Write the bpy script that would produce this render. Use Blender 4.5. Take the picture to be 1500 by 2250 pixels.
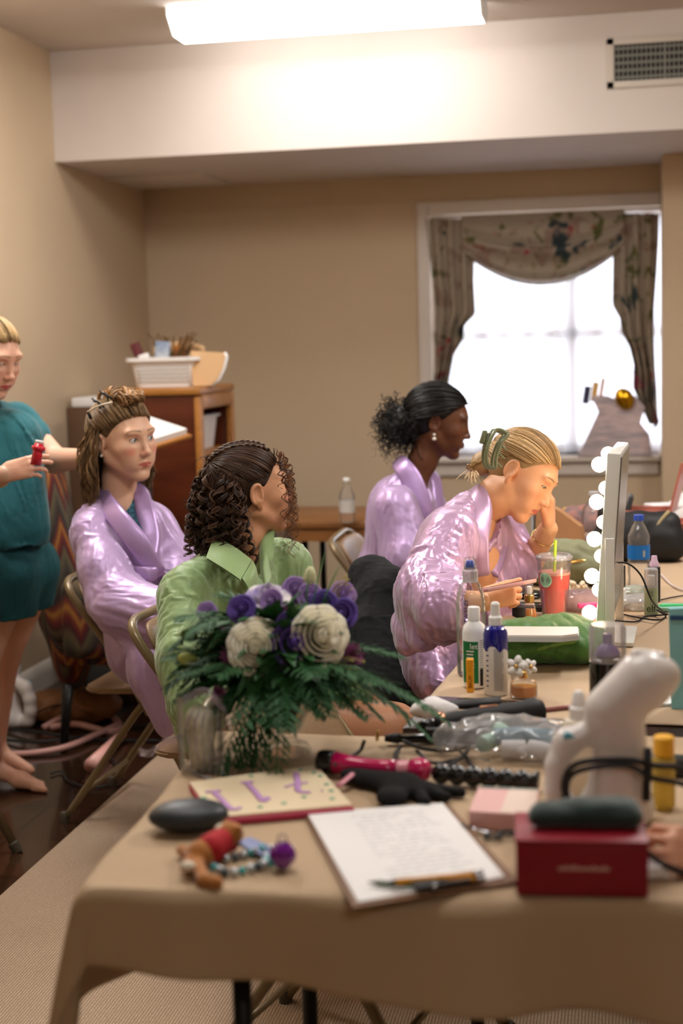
import bpy, bmesh, math, random
import numpy as np
from math import sin, cos, pi, radians, atan, sqrt
from mathutils import Vector, Matrix, Euler, noise as mnoise

SC = bpy.context.scene
for _o in list(bpy.data.objects): bpy.data.objects.remove(_o)
COL = SC.collection

# ------------------------------------------------------------------ camera
FPX = 3200.0; HC = 1.45
ROLL = radians(1.5); PITCH = atan(368 / FPX); YAW = radians(11.2)
_f = np.array([-sin(YAW) * cos(PITCH), cos(YAW) * cos(PITCH), -sin(PITCH)])
_r = np.array([cos(YAW), sin(YAW), 0.0]); _u = np.cross(_r, _f)
_r, _u = _r * cos(ROLL) - _u * sin(ROLL), _u * cos(ROLL) + _r * sin(ROLL)
CAMP = np.array([0, 0, HC])
cd = bpy.data.cameras.new('camera'); cam = bpy.data.objects.new('camera', cd); COL.objects.link(cam)
M = Matrix.Identity(4)
for i in range(3):
    M[i][0] = _r[i]; M[i][1] = _u[i]; M[i][2] = -_f[i]; M[i][3] = CAMP[i]
cam.matrix_world = M
cd.sensor_fit = 'VERTICAL'; cd.sensor_height = 36.0; cd.lens = FPX / 2250 * 36.0
cd.clip_start = 0.05; cd.clip_end = 60
cd.dof.use_dof = True; cd.dof.focus_distance = 3.45; cd.dof.aperture_fstop = 2.4
SC.camera = cam

# ------------------------------------------------------------------ world, exposure, big lights
SC.view_settings.view_transform = 'Standard'; SC.view_settings.look = 'None'
SC.view_settings.gamma = 1.0; SC.view_settings.use_curve_mapping = False
SC.view_settings.exposure = 0.90
w = bpy.data.worlds.new('world'); SC.world = w; w.use_nodes = True
bg = w.node_tree.nodes['Background']; bg.inputs[0].default_value = (0.85, 0.90, 1.0, 1); bg.inputs[1].default_value = 1.2
SC.cycles.use_denoising = True
SC.cycles.max_bounces = 8; SC.cycles.diffuse_bounces = 4; SC.cycles.glossy_bounces = 4
SC.cycles.transmission_bounces = 8; SC.cycles.transparent_max_bounces = 12
SC.cycles.sample_clamp_indirect = 4.0
SC.cycles.caustics_reflective = False; SC.cycles.caustics_refractive = False

LAMP_EMIT = 20.0; LAMP_DIM = 5.6; LAMP_FAR = 8.5; LAMP_COL = (1.0, 0.965, 0.93)
BULB_EMIT = 11.0; BULB_COL = (1.0, 0.74, 0.50)
DAY_W = 15.0
la = bpy.data.lights.new('daylight', 'AREA'); la.shape = 'RECTANGLE'; la.size = 1.7; la.size_y = 1.6; la.energy = DAY_W; la.color = (0.86, 0.88, 1.0)
lo = bpy.data.objects.new('daylight', la); COL.objects.link(lo); lo.location = (-0.4, 7.95, 1.5); lo.rotation_euler = (radians(-90), 0, 0)

# ------------------------------------------------------------------ pixel <-> world helpers (1500x2250 frame)
def ray(x, y): return _f + _r * (x - 750) / FPX + _u * (1125 - y) / FPX
def PZ(x, y, z):
    d = ray(x, y); return CAMP + d * ((z - HC) / d[2])
def PD(x, y, D): return CAMP + ray(x, y) * D
def PXX(x, y, X):
    d = ray(x, y); return CAMP + d * (X / d[0])
def PYY(x, y, Y):
    d = ray(x, y); return CAMP + d * (Y / d[1])
def TT(x, y): return PZ(x, y, TOP)
TOP = 0.742

# ------------------------------------------------------------------ linking
def srgb(r, g, b):
    def c(v):
        v /= 255.0
        return v / 12.92 if v <= 0.04045 else ((v + 0.055) / 1.055) ** 2.4
    return (c(r), c(g), c(b), 1.0)
def V3(p): return np.array(p, float)
def mesh_from(name, verts, faces, m=None, parent=None, smooth=True, colors=None):
    me = bpy.data.meshes.new(name)
    me.from_pydata([tuple(map(float, v)) for v in verts], [], [tuple(int(i) for i in f) for f in faces])
    me.update()
    if smooth: me.shade_smooth()
    if colors is not None:
        a = me.color_attributes.new('Col', 'FLOAT_COLOR', 'POINT')
        a.data.foreach_set('color', np.asarray(colors, np.float32).ravel())
    o = bpy.data.objects.new(name, me); COL.objects.link(o)
    if m is not None:
        for mm in (m if isinstance(m, (list, tuple)) else [m]): me.materials.append(mm)
    if parent is not None:
        o.parent = parent
    return o
def obj_bm(name, bm, m=None, parent=None, smooth=False, angle=None):
    me = bpy.data.meshes.new(name); bm.normal_update(); bm.to_mesh(me); bm.free()
    if smooth:
        me.shade_smooth()
        if angle is not None:
            try: me.set_sharp_from_angle(angle=radians(angle))
            except Exception: pass
    o = bpy.data.objects.new(name, me); COL.objects.link(o)
    if m is not None:
        for mm in (m if isinstance(m, (list, tuple)) else [m]): me.materials.append(mm)
    if parent is not None: o.parent = parent
    return o
def thing(name, label, cat, loc=(0, 0, 0), rz=0.0, group=None, rot=None):
    o = bpy.data.objects.new(name, None); COL.objects.link(o); o.empty_display_size = 0.05
    o.location = tuple(map(float, loc)); o.rotation_euler = rot if rot is not None else (0, 0, rz)
    return tag(o, label, cat, group)
def tag(o, label, cat, group=None, kind=None):
    o['label'] = label; o['category'] = cat
    if group: o['group'] = group
    if kind: o['kind'] = kind
    return o
def struct(o):
    o['kind'] = 'structure'; return o
def lab(o, label): o['label'] = label; return o
def dup(root, loc, rz, label=None, group=None, rot=None, scale=None):
    def cp(o, par):
        c = o.copy(); COL.objects.link(c)
        if par is not None: c.parent = par
        for ch in [x for x in COL.objects if x.parent == o]: cp(ch, c)
        return c
    r = cp(root, None); r.location = tuple(map(float, loc)); r.rotation_euler = rot if rot is not None else (0, 0, rz)
    if scale: r.scale = scale
    if label: r['label'] = label
    if group: r['group'] = group
    return r

# ------------------------------------------------------------------ materials
_mats = {}
def mat(name, col, rough=0.5, metal=0.0, bump=0.0, bscale=40.0, var=0.0, vscale=8.0, sheen=0.0, trans=0.0, ior=1.45, emit=0.0,
        sss=0.0, coat=0.0, spec=0.5, attr=False, stretch=None, alpha=1.0, emit_col=None, aniso=0.0, sss_rad=(1, .35, .2), var_col=None):
    if name in _mats: return _mats[name]
    m = bpy.data.materials.new(name); m.use_nodes = True; nt = m.node_tree; b = nt.nodes['Principled BSDF']
    if len(col) == 3: col = srgb(*col)
    b.inputs['Base Color'].default_value = col; b.inputs['Roughness'].default_value = rough
    b.inputs['Metallic'].default_value = metal; b.inputs['IOR'].default_value = ior
    b.inputs['Transmission Weight'].default_value = trans; b.inputs['Sheen Weight'].default_value = sheen
    b.inputs['Coat Weight'].default_value = coat; b.inputs['Specular IOR Level'].default_value = spec
    b.inputs['Alpha'].default_value = alpha
    if aniso: b.inputs['Anisotropic'].default_value = aniso
    if sss:
        b.inputs['Subsurface Weight'].default_value = sss; b.inputs['Subsurface Radius'].default_value = sss_rad; b.inputs['Subsurface Scale'].default_value = 0.012
    if emit:
        b.inputs['Emission Color'].default_value = tuple(emit_col or col)[:3] + (1,); b.inputs['Emission Strength'].default_value = emit
    tc = nt.nodes.new('ShaderNodeTexCoord'); mp = nt.nodes.new('ShaderNodeMapping'); nt.links.new(tc.outputs['Object'], mp.inputs[0])
    if stretch: mp.inputs['Scale'].default_value = stretch
    src = None
    if attr:
        at = nt.nodes.new('ShaderNodeAttribute'); at.attribute_name = 'Col'; src = at.outputs['Color']
        nt.links.new(src, b.inputs['Base Color'])
    if var:
        n = nt.nodes.new('ShaderNodeTexNoise'); n.inputs['Scale'].default_value = vscale; n.inputs['Detail'].default_value = 4
        nt.links.new(mp.outputs[0], n.inputs['Vector'])
        mx = nt.nodes.new('ShaderNodeMix'); mx.data_type = 'RGBA'; mx.blend_type = 'MIX'
        rr = nt.nodes.new('ShaderNodeMapRange'); rr.inputs[1].default_value = 0.35; rr.inputs[2].default_value = 0.65
        nt.links.new(n.outputs['Fac'], rr.inputs[0]); nt.links.new(rr.outputs[0], mx.inputs['Factor'])
        c2 = var_col if var_col else tuple(c * (1 - var) for c in col[:3]) + (1,)
        if src is not None:
            mx.blend_type = 'MULTIPLY'; nt.links.new(src, mx.inputs['A']); mx.inputs['B'].default_value = (1 - var, 1 - var, 1 - var, 1)
        else:
            mx.inputs['A'].default_value = col; mx.inputs['B'].default_value = c2
        nt.links.new(mx.outputs['Result'], b.inputs['Base Color'])
    if bump:
        n2 = nt.nodes.new('ShaderNodeTexNoise'); n2.inputs['Scale'].default_value = bscale; n2.inputs['Detail'].default_value = 3
        nt.links.new(mp.outputs[0], n2.inputs['Vector'])
        bp = nt.nodes.new('ShaderNodeBump'); bp.inputs['Strength'].default_value = bump; bp.inputs['Distance'].default_value = 0.01
        nt.links.new(n2.outputs['Fac'], bp.inputs['Height']); nt.links.new(bp.outputs[0], b.inputs['Normal'])
    _mats[name] = m
    return m
def nodes(m): return m.node_tree, m.node_tree.nodes['Principled BSDF']

# ------------------------------------------------------------------ simple builders
def rmat(axis):   # rotation taking +Z to axis
    return Vector((0, 0, 1)).rotation_difference(Vector(tuple(map(float, axis)))).to_matrix()
def bm_box(bm, c, s, rot=None, bev=0.0, seg=2):
    r = bmesh.ops.create_cube(bm, size=1.0)
    vs = r['verts']
    for v in vs: v.co = Vector((v.co.x * s[0], v.co.y * s[1], v.co.z * s[2]))
    if bev > 0:
        es = list({e for v in vs for e in v.link_edges})
        rr = bmesh.ops.bevel(bm, geom=es, offset=bev, segments=seg, affect='EDGES', profile=0.5)
        vs = list({v for f in rr['faces'] for v in f.verts} | {v for v in vs if v.is_valid})
    if rot is not None:
        R = rot if isinstance(rot, Matrix) else Euler(rot).to_matrix()
        for v in vs: v.co = R @ v.co
    for v in vs: v.co += Vector(tuple(map(float, c)))
    return vs
def box(name, c, s, m, parent=None, rot=None, bev=0.0, seg=2):
    bm = bmesh.new(); bm_box(bm, c, s, rot, bev, seg); return obj_bm(name, bm, m, parent, smooth=bev > 0, angle=40)
def tube_mesh(path, rad, n=8, caps=True, flat=1.0, up=None):
    """returns verts, faces of a tube along path (list of pts), rad float or list; flat squashes along frame second axis"""
    P = np.array(path, float); L = len(P)
    R = np.full(L, rad, float) if np.isscalar(rad) else np.array(rad, float)
    T = np.gradient(P, axis=0); T /= np.linalg.norm(T, axis=1)[:, None] + 1e-12
    u0 = np.array(up if up is not None else ([0, 0, 1] if abs(T[0][2]) < 0.9 else [1, 0, 0]), float)
    V = []; F = []
    a = u0 - T[0] * (u0 @ T[0]); a /= np.linalg.norm(a)
    ang = np.linspace(0, 2 * pi, n, endpoint=False)
    for i in range(L):
        a = a - T[i] * (a @ T[i]); a /= np.linalg.norm(a) + 1e-12
        b = np.cross(T[i], a)
        V.append(P[i] + R[i] * (np.cos(ang)[:, None] * b + np.sin(ang)[:, None] * a * flat))
    V = np.concatenate(V)
    for i in range(L - 1):
        for j in range(n):
            F.append((i * n + j, i * n + (j + 1) % n, (i + 1) * n + (j + 1) % n, (i + 1) * n + j))
    if caps:
        F.append(tuple(range(n))[::-1]); F.append(tuple((L - 1) * n + j for j in range(n)))
    return V, F
def join_vf(parts):
    V = []; F = []; k = 0
    for v, f in parts:
        V.append(np.asarray(v, float)); F += [tuple(i + k for i in ff) for ff in f]; k += len(v)
    return np.concatenate(V), F
def tube(name, path, rad, m, parent=None, n=8, flat=1.0, up=None):
    v, f = tube_mesh(path, rad, n, True, flat, up); return mesh_from(name, v, f, m, parent)
def smooth_path(pts, n=8):
    """Catmull-Rom"""
    P = [np.array(p, float) for p in pts]; P = [2 * P[0] - P[1]] + P + [2 * P[-1] - P[-2]]; out = []
    for i in range(1, len(P) - 2):
        for t in np.linspace(0, 1, n, endpoint=False):
            out.append(0.5 * ((2 * P[i]) + (P[i + 1] - P[i - 1]) * t + (2 * P[i - 1] - 5 * P[i] + 4 * P[i + 1] - P[i + 2]) * t * t + (3 * P[i] - P[i - 1] - 3 * P[i + 1] + P[i + 2]) * t ** 3))
    out.append(P[-2]); return out
def lathe_vf(prof, n=32, sx=1.0, sy=1.0):
    V = []; F = []
    for r, z in prof:
        for j in range(n):
            a = 2 * pi * j / n; V.append((r * cos(a) * sx, r * sin(a) * sy, z))
    L = len(prof)
    for i in range(L - 1):
        for j in range(n):
            F.append((i * n + j, i * n + (j + 1) % n, (i + 1) * n + (j + 1) % n, (i + 1) * n + j))
    if prof[0][0] > 1e-6: F.append(tuple(range(n))[::-1])
    if prof[-1][0] > 1e-6: F.append(tuple((L - 1) * n + j for j in range(n)))
    return np.array(V, float), F
def lathe(name, prof, m, parent=None, n=32, loc=(0, 0, 0), sx=1.0, sy=1.0, smooth=True, angle=35):
    v, f = lathe_vf(prof, n, sx, sy); v = v + np.array(loc, float)
    o = mesh_from(name, v, f, m, parent, smooth)
    if smooth:
        try: o.data.set_sharp_from_angle(angle=radians(angle))
        except Exception: pass
    return o
def prism_vf(pts2, z0, z1):
    n = len(pts2); V = [(x, y, z0) for x, y in pts2] + [(x, y, z1) for x, y in pts2]
    F = [tuple(range(n))[::-1], tuple(range(n, 2 * n))] + [(i, (i + 1) % n, n + (i + 1) % n, n + i) for i in range(n)]
    return np.array(V, float), F
def rrect(wd, ht, r, seg=5):
    out = []
    for cx, cy, a0 in ((wd / 2 - r, ht / 2 - r, 0), (-wd / 2 + r, ht / 2 - r, pi / 2), (-wd / 2 + r, -ht / 2 + r, pi), (wd / 2 - r, -ht / 2 + r, 1.5 * pi)):
        for i in range(seg + 1):
            a = a0 + pi / 2 * i / seg; out.append((cx + r * cos(a), cy + r * sin(a)))
    return out
def xform(v, R=None, t=(0, 0, 0), s=1.0):
    v = np.asarray(v, float) * s
    if R is not None: v = v @ np.array(R).T
    return v + np.array(t, float)
def Rz(a): return np.array([[cos(a), -sin(a), 0], [sin(a), cos(a), 0], [0, 0, 1]])
def Rx(a): return np.array([[1, 0, 0], [0, cos(a), -sin(a)], [0, sin(a), cos(a)]])
def Ry(a): return np.array([[cos(a), 0, sin(a)], [0, 1, 0], [-sin(a), 0, cos(a)]])
def text_obj(name, s, size, m, parent, loc, rot, extrude=0.0003, shear=0.0, align='CENTER', sx=1.0):
    cu = bpy.data.curves.new(name, 'FONT'); cu.body = s; cu.size = size; cu.extrude = extrude; cu.align_x = align; cu.align_y = 'CENTER'; cu.shear = shear; cu.resolution_u = 3
    t = bpy.data.objects.new(name + '_t', cu); COL.objects.link(t)
    dg = bpy.context.evaluated_depsgraph_get(); me = bpy.data.meshes.new_from_object(t.evaluated_get(dg))
    bpy.data.objects.remove(t)
    o = bpy.data.objects.new(name, me); COL.objects.link(o); me.materials.clear(); me.materials.append(m)
    Rm = rot if isinstance(rot, Matrix) else Euler(rot).to_matrix()
    me.transform(Matrix.Translation(Vector(tuple(map(float, loc)))) @ Rm.to_4x4() @ Matrix.Diagonal((sx, 1, 1, 1)))
    if parent is not None: o.parent = parent
    return o

# ------------------------------------------------------------------ noise (numpy)
_rng = np.random.RandomState(7); _perm = _rng.permutation(256); _perm = np.concatenate([_perm, _perm, _perm]); _grad = _rng.randn(256, 3); _grad /= np.linalg.norm(_grad, axis=1)[:, None]
def pnoise(p):
    p = np.asarray(p, float); i = np.floor(p).astype(int); f = p - i; u = f * f * f * (f * (f * 6 - 15) + 10); i &= 255
    out = 0
    for dx in (0, 1):
        wx = u[..., 0] if dx else 1 - u[..., 0]
        for dy in (0, 1):
            wy = u[..., 1] if dy else 1 - u[..., 1]
            for dz in (0, 1):
                wz = u[..., 2] if dz else 1 - u[..., 2]
                h = _perm[_perm[_perm[(i[..., 0] + dx) & 255] + ((i[..., 1] + dy) & 255)] + ((i[..., 2] + dz) & 255)] & 255
                g = _grad[h]; d = g[..., 0] * (f[..., 0] - dx) + g[..., 1] * (f[..., 1] - dy) + g[..., 2] * (f[..., 2] - dz)
                out = out + wx * wy * wz * d
    return out
# ------------------------------------------------------------------ signed-distance bodies
class Sdf:
    def __init__(self, h): self.h = h; self.ops = []
    def cap(self, a, b, ra, rb=None, k=0.01, op='u', flat=None):
        """tapered capsule; flat=(dir, factor): thickness along dir is factor of the radius"""
        rb = ra if rb is None else rb; self.ops.append(('c', V3(a), V3(b), ra, rb, k, op, flat)); return self
    def ell(self, c, r, R=None, k=0.01, op='u'):
        self.ops.append(('e', V3(c), V3(r), None if R is None else np.array(R, float), None, k, op, None)); return self
    def chain(self, pts, rads, k=0.01, op='u', flat=None):
        for i in range(len(pts) - 1): self.cap(pts[i], pts[i + 1], rads[i], rads[i + 1], k, op, flat)
        return self
    def plane(self, p, n, k=0.004):   # cut away the side n points to
        n = V3(n); n /= np.linalg.norm(n); self.ops.append(('p', V3(p), n, None, None, k, 's', None)); return self
    def build(self, disp=None, smooth=1, custom=None):
        h = self.h; lo = np.full(3, 1e9); hi = -lo
        for o in self.ops:
            if o[6] == 's': continue
            if o[0] == 'c':
                r = max(o[3], o[4]); lo = np.minimum(lo, np.minimum(o[1], o[2]) - r); hi = np.maximum(hi, np.maximum(o[1], o[2]) + r)
            elif o[0] == 'e':
                r = o[2].max() if o[3] is not None else o[2]; lo = np.minimum(lo, o[1] - r); hi = np.maximum(hi, o[1] + r)
        pad = 4 * h + 0.012; lo -= pad; hi += pad
        n = np.ceil((hi - lo) / h).astype(int) + 1
        D = np.full(n, 0.05, np.float32)
        ax = [lo[i] + h * np.arange(n[i]) for i in range(3)]
        for o in self.ops:
            k = max(o[5], 1e-5); mg = k + 0.006 + 2 * h
            if o[0] == 'p': sl = [slice(0, n[i]) for i in range(3)]
            else:
                if o[0] == 'c': r = max(o[3], o[4]); a = np.minimum(o[1], o[2]) - r - mg; b = np.maximum(o[1], o[2]) + r + mg
                else: r = o[2].max() if o[3] is not None else o[2]; a = o[1] - r - mg; b = o[1] + r + mg
                i0 = np.clip(np.floor((a - lo) / h).astype(int), 0, n); i1 = np.clip(np.ceil((b - lo) / h).astype(int) + 1, 0, n)
                if (i1 <= i0).any(): continue
                sl = [slice(i0[i], i1[i]) for i in range(3)]
            X = np.stack(np.meshgrid(*[ax[i][sl[i]] for i in range(3)], indexing='ij'), -1)
            if o[0] == 'c':
                a, b = o[1], o[2]; q = X - a; ba = b - a
                if o[7] is not None:
                    fd = V3(o[7][0]); fd /= np.linalg.norm(fd); s = 1 / o[7][1] - 1
                    q = q + (q @ fd)[..., None] * fd * s; ba = ba + (ba @ fd) * fd * s
                t = np.clip((q @ ba) / (ba @ ba + 1e-12), 0, 1)
                d = np.linalg.norm(q - t[..., None] * ba, axis=-1) - (o[3] + (o[4] - o[3]) * t)
                if o[7] is not None: d = d * min(1.0, o[7][1] * 1.6)
            elif o[0] == 'e':
                q = X - o[1]
                if o[3] is not None: q = q @ o[3]
                k0 = np.linalg.norm(q / o[2], axis=-1); k1 = np.linalg.norm(q / (o[2] ** 2), axis=-1)
                d = np.where(k1 > 1e-9, k0 * (k0 - 1) / np.maximum(k1, 1e-9), -o[2].min())
            else: d = (X - o[1]) @ o[2]
            cur = D[tuple(sl)]
            if o[6] == 'u':
                hh = np.maximum(k - np.abs(cur - d), 0) / k; D[tuple(sl)] = np.minimum(cur, d) - hh * hh * k * 0.25
            else:
                d2 = d if o[0] == 'p' else -d
                hh = np.maximum(k - np.abs(cur - d2), 0) / k; D[tuple(sl)] = np.maximum(cur, d2) + hh * hh * k * 0.25
        self.D, self.lo = D, lo
        if isinstance(disp, tuple): return drape_cloth(self, disp[1])
        if disp is not None:
            near = np.abs(D) < 0.03; idx = np.argwhere(near); pts = lo + idx * h; D[near] = D[near] - disp(pts).astype(np.float32)
        if custom is not None: D = custom(D, lo, h)
        return surface_nets(D, lo, h, smooth)
def surface_nets(D, lo, h, smooth=1):
    S = D < 0; n = np.array(D.shape)
    c = [S[i:n[0] - 1 + i, j:n[1] - 1 + j, k:n[2] - 1 + k] for i in (0, 1) for j in (0, 1) for k in (0, 1)]
    al = c[0].copy(); an = c[0].copy()
    for q in c[1:]: al &= q; an |= q
    act = an & ~al; idx = np.argwhere(act); ids = np.full(act.shape, -1, np.int64); ids[act] = np.arange(len(idx))
    off = np.array([(i, j, k) for i in (0, 1) for j in (0, 1) for k in (0, 1)])
    vals = np.stack([D[tuple((idx + o).T)] for o in off], 1)
    P = np.zeros((len(idx), 3)); cnt = np.zeros(len(idx))
    for a in range(8):
        for b in range(a + 1, 8):
            if np.abs(off[a] - off[b]).sum() != 1: continue
            va, vb = vals[:, a], vals[:, b]; m = (va < 0) != (vb < 0)
            t = np.where(m, va / np.where(m, va - vb, 1), 0); P[m] += (off[a] + t[:, None] * (off[b] - off[a]))[m]; cnt[m] += 1
    P = lo + (idx + P / cnt[:, None]) * h
    F = []
    for axx in range(3):
        o1, o2 = [(1, 2), (2, 0), (0, 1)][axx]
        sl0 = [slice(1, None)] * 3; sl1 = [slice(1, None)] * 3
        sl0[axx] = slice(0, -1); sl1[axx] = slice(1, None)
        sa = S[tuple(sl0)]; sb = S[tuple(sl1)]
        e = np.argwhere(sa != sb)
        if not len(e): continue
        inside = sa[tuple(e.T)]
        base = e.copy(); base[:, [i for i in range(3) if i != axx]] += 1
        ok = (base < (n - 1)).all(1); base = base[ok]; inside = inside[ok]
        d1 = np.zeros(3, int); d1[o1] = 1; d2 = np.zeros(3, int); d2[o2] = 1
        q = np.stack([ids[tuple((base - d1 - d2).T)], ids[tuple((base - d2).T)], ids[tuple(base.T)], ids[tuple((base - d1).T)]], 1)
        q[~inside] = q[~inside][:, ::-1]; F.append(q)
    F = np.concatenate(F); F = F[(F >= 0).all(1)]
    for _ in range(smooth):
        A = np.zeros_like(P); C = np.zeros(len(P))
        for a in range(4):
            i, j = F[:, a], F[:, (a + 1) % 4]
            np.add.at(A, i, P[j]); np.add.at(A, j, P[i]); np.add.at(C, i, 1); np.add.at(C, j, 1)
        P = P * 0.4 + 0.6 * A / np.maximum(C, 1)[:, None]
    return P, F
def vnormals(P, F):
    N = np.zeros_like(P); q = P[F]; fn = np.cross(q[:, 2] - q[:, 0], q[:, 3] - q[:, 1])
    for a in range(4): np.add.at(N, F[:, a], fn)
    return N / (np.linalg.norm(N, axis=1)[:, None] + 1e-12)
# ================================================================== ROOM
WX = -2.5; BY = 7.49; FY = 6.265; CZ = 2.77; SZ = 2.29; RX = 2.9; NY = -2.6
def wallmat(name, col, bump=0.08):
    return mat(name, col, rough=0.75, bump=bump, bscale=220, var=0.04, vscale=3)
m_tan = wallmat('tan_wall_paint', (204, 182, 152)); m_white = wallmat('white_paint', (218, 208, 200))
m_trim = mat('trim_gloss', (226, 220, 210), rough=0.35)
def quadbox(name, x0, x1, y0, y1, z0, z1, m): return struct(box(name, ((x0 + x1) / 2, (y0 + y1) / 2, (z0 + z1) / 2), (x1 - x0, y1 - y0, z1 - z0), m))
quadbox('wall_left', WX - 0.12, WX, NY, BY + 0.12, 0, CZ + .05, m_tan)
# back wall with window opening
WL, WR, WB, WT = -0.985, 0.42, 0.86, 2.09
bm = bmesh.new()
for x0, x1, z0, z1 in ((WX, WL, 0, CZ), (WR, RX, 0, CZ), (WL, WR, 0, WB), (WL, WR, WT, CZ)):
    bm_box(bm, ((x0 + x1) / 2, BY + 0.08, (z0 + z1) / 2), (x1 - x0, 0.16, z1 - z0))
struct(obj_bm('wall_back', bm, m_tan))
quadbox('wall_pier', 0.163, RX, 7.08, BY - 0.002, 0, SZ - 0.001, m_tan)
quadbox('wall_right', RX, RX + 0.12, NY, BY + 0.12, 0, CZ + .05, m_tan)
quadbox('wall_front', WX, RX, NY - 0.12, NY, 0, CZ + .05, m_tan)
quadbox('ceiling', WX, RX, NY, BY + .12, CZ, CZ + 0.1, m_white)
quadbox('trim_beam', WX, RX, FY, BY, SZ, CZ - 0.001, m_white)
# floor: dark brown waxed tiles
mf = mat('dark_tile', (52, 33, 22), rough=0.16, var=0.5, vscale=9, coat=0.3); nt, b = nodes(mf)
br = nt.nodes.new('ShaderNodeTexBrick'); br.offset = 0; br.inputs['Scale'].default_value = 1.0; br.inputs['Mortar Size'].default_value = 0.004
br.inputs['Brick Width'].default_value = 0.305; br.inputs['Row Height'].default_value = 0.305
br.inputs['Color1'].default_value = srgb(60, 38, 24); br.inputs['Color2'].default_value = srgb(40, 25, 17); br.inputs['Mortar'].default_value = srgb(18, 12, 9)
tc = nt.nodes.new('ShaderNodeTexCoord'); nt.links.new(tc.outputs['Object'], br.inputs['Vector'])
vz = nt.nodes.new('ShaderNodeTexVoronoi'); vz.inputs['Scale'].default_value = 38; nt.links.new(tc.outputs['Object'], vz.inputs['Vector'])
rp = nt.nodes.new('ShaderNodeMapRange'); rp.inputs[1].default_value = 0.0; rp.inputs[2].default_value = 0.25; rp.inputs[3].default_value = 1.0; rp.inputs[4].default_value = 0.0
nt.links.new(vz.outputs['Distance'], rp.inputs[0])
mx = nt.nodes.new('ShaderNodeMix'); mx.data_type = 'RGBA'; mx.inputs['B'].default_value = srgb(96, 66, 40)
mt = nt.nodes.new('ShaderNodeMath'); mt.operation = 'MULTIPLY'; mt.inputs[1].default_value = 0.6; nt.links.new(rp.outputs[0], mt.inputs[0])
nt.links.new(mt.outputs[0], mx.inputs['Factor']); nt.links.new(br.outputs['Color'], mx.inputs['A']); nt.links.new(mx.outputs['Result'], b.inputs['Base Color'])
quadbox('floor', WX, RX, NY, BY, -0.1, 0, mf)
# carpet
mc = mat('berber_carpet', (168, 140, 112), rough=0.95, sheen=0.2); nt, b = nodes(mc)
tc = nt.nodes.new('ShaderNodeTexCoord'); wv = nt.nodes.new('ShaderNodeTexWave'); wv.inputs['Scale'].default_value = 44; wv.inputs['Distortion'].default_value = 1.5; wv.inputs['Detail Scale'].default_value = 6
nt.links.new(tc.outputs['Object'], wv.inputs['Vector'])
mx = nt.nodes.new('ShaderNodeMix'); mx.data_type = 'RGBA'; mx.inputs['A'].default_value = srgb(146, 121, 96); mx.inputs['B'].default_value = srgb(208, 182, 152)
nz = nt.nodes.new('ShaderNodeTexNoise'); nz.inputs['Scale'].default_value = 160; nt.links.new(tc.outputs['Object'], nz.inputs['Vector'])
ad = nt.nodes.new('ShaderNodeMath'); ad.operation = 'MULTIPLY'; nt.links.new(wv.outputs['Fac'], ad.inputs[0]); nt.links.new(nz.outputs['Fac'], ad.inputs[1]); ad.use_clamp = True
m2 = nt.nodes.new('ShaderNodeMath'); m2.operation = 'MULTIPLY'; m2.inputs[1].default_value = 1.7; m2.use_clamp = True; nt.links.new(ad.outputs[0], m2.inputs[0])
nt.links.new(m2.outputs[0], mx.inputs['Factor']); nt.links.new(mx.outputs['Result'], b.inputs['Base Color'])
bp = nt.nodes.new('ShaderNodeBump'); bp.inputs['Strength'].default_value = 0.6; bp.inputs['Distance'].default_value = 0.006; nt.links.new(ad.outputs[0], bp.inputs['Height']); nt.links.new(bp.outputs[0], b.inputs['Normal'])
cp = box('carpet', ((-1.65 + 2.2) / 2, (NY + .3 + 5.9) / 2, 0.006), (2.2 + 1.65, 5.9 - NY - .3, 0.012), mc, bev=0.003)
tag(cp, 'beige ribbed low carpet laid over the dark tiled floor', 'carpet')
# baseboards
def baseboard(name, x0, y0, x1, y1, nx, ny):
    prof = [(0, 0), (0.016, 0), (0.016, 0.075), (0.012, 0.095), (0.006, 0.11), (0, 0.115)]
    V = []; 
    for (px_, py_) in ((x0, y0), (x1, y1)):
        for o, z in prof: V.append((px_ + nx * o, py_ + ny * o, z))
    n = len(prof); F = [(i, i + 1, n + i + 1, n + i) for i in range(n - 1)] + [tuple(range(n)), tuple(range(n, 2 * n))]
    return struct(mesh_from(name, V, F, m_trim, smooth=False))
baseboard('baseboard_left', WX, NY, WX, BY, 1, 0); baseboard('baseboard_back', WX, BY, 0.16, BY, 0, -1)

# window
m_sheer = mat('sheer_voile', (245, 245, 250), rough=0.9, trans=0.0); nt, b = nodes(m_sheer)
tr = nt.nodes.new('ShaderNodeBsdfTranslucent'); tr.inputs[0].default_value = (.93, .93, .96, 1); tp = nt.nodes.new('ShaderNodeBsdfTransparent'); tp.inputs[0].default_value = (1, 1, 1, 1)
ms = nt.nodes.new('ShaderNodeMixShader'); ms.inputs[0].default_value = 0.35; m3 = nt.nodes.new('ShaderNodeMixShader'); m3.inputs[0].default_value = 0.3
out = [n for n in nt.nodes if n.type == 'OUTPUT_MATERIAL'][0]
nt.links.new(tr.outputs[0], ms.inputs[1]); nt.links.new(tp.outputs[0], ms.inputs[2]); nt.links.new(ms.outputs[0], m3.inputs[1]); nt.links.new(b.outputs[0], m3.inputs[2]); nt.links.new(m3.outputs[0], out.inputs[0])
m_frame = mat('window_paint', (215, 205, 195), rough=0.45)
bm = bmesh.new(); y = BY + 0.11
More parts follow.
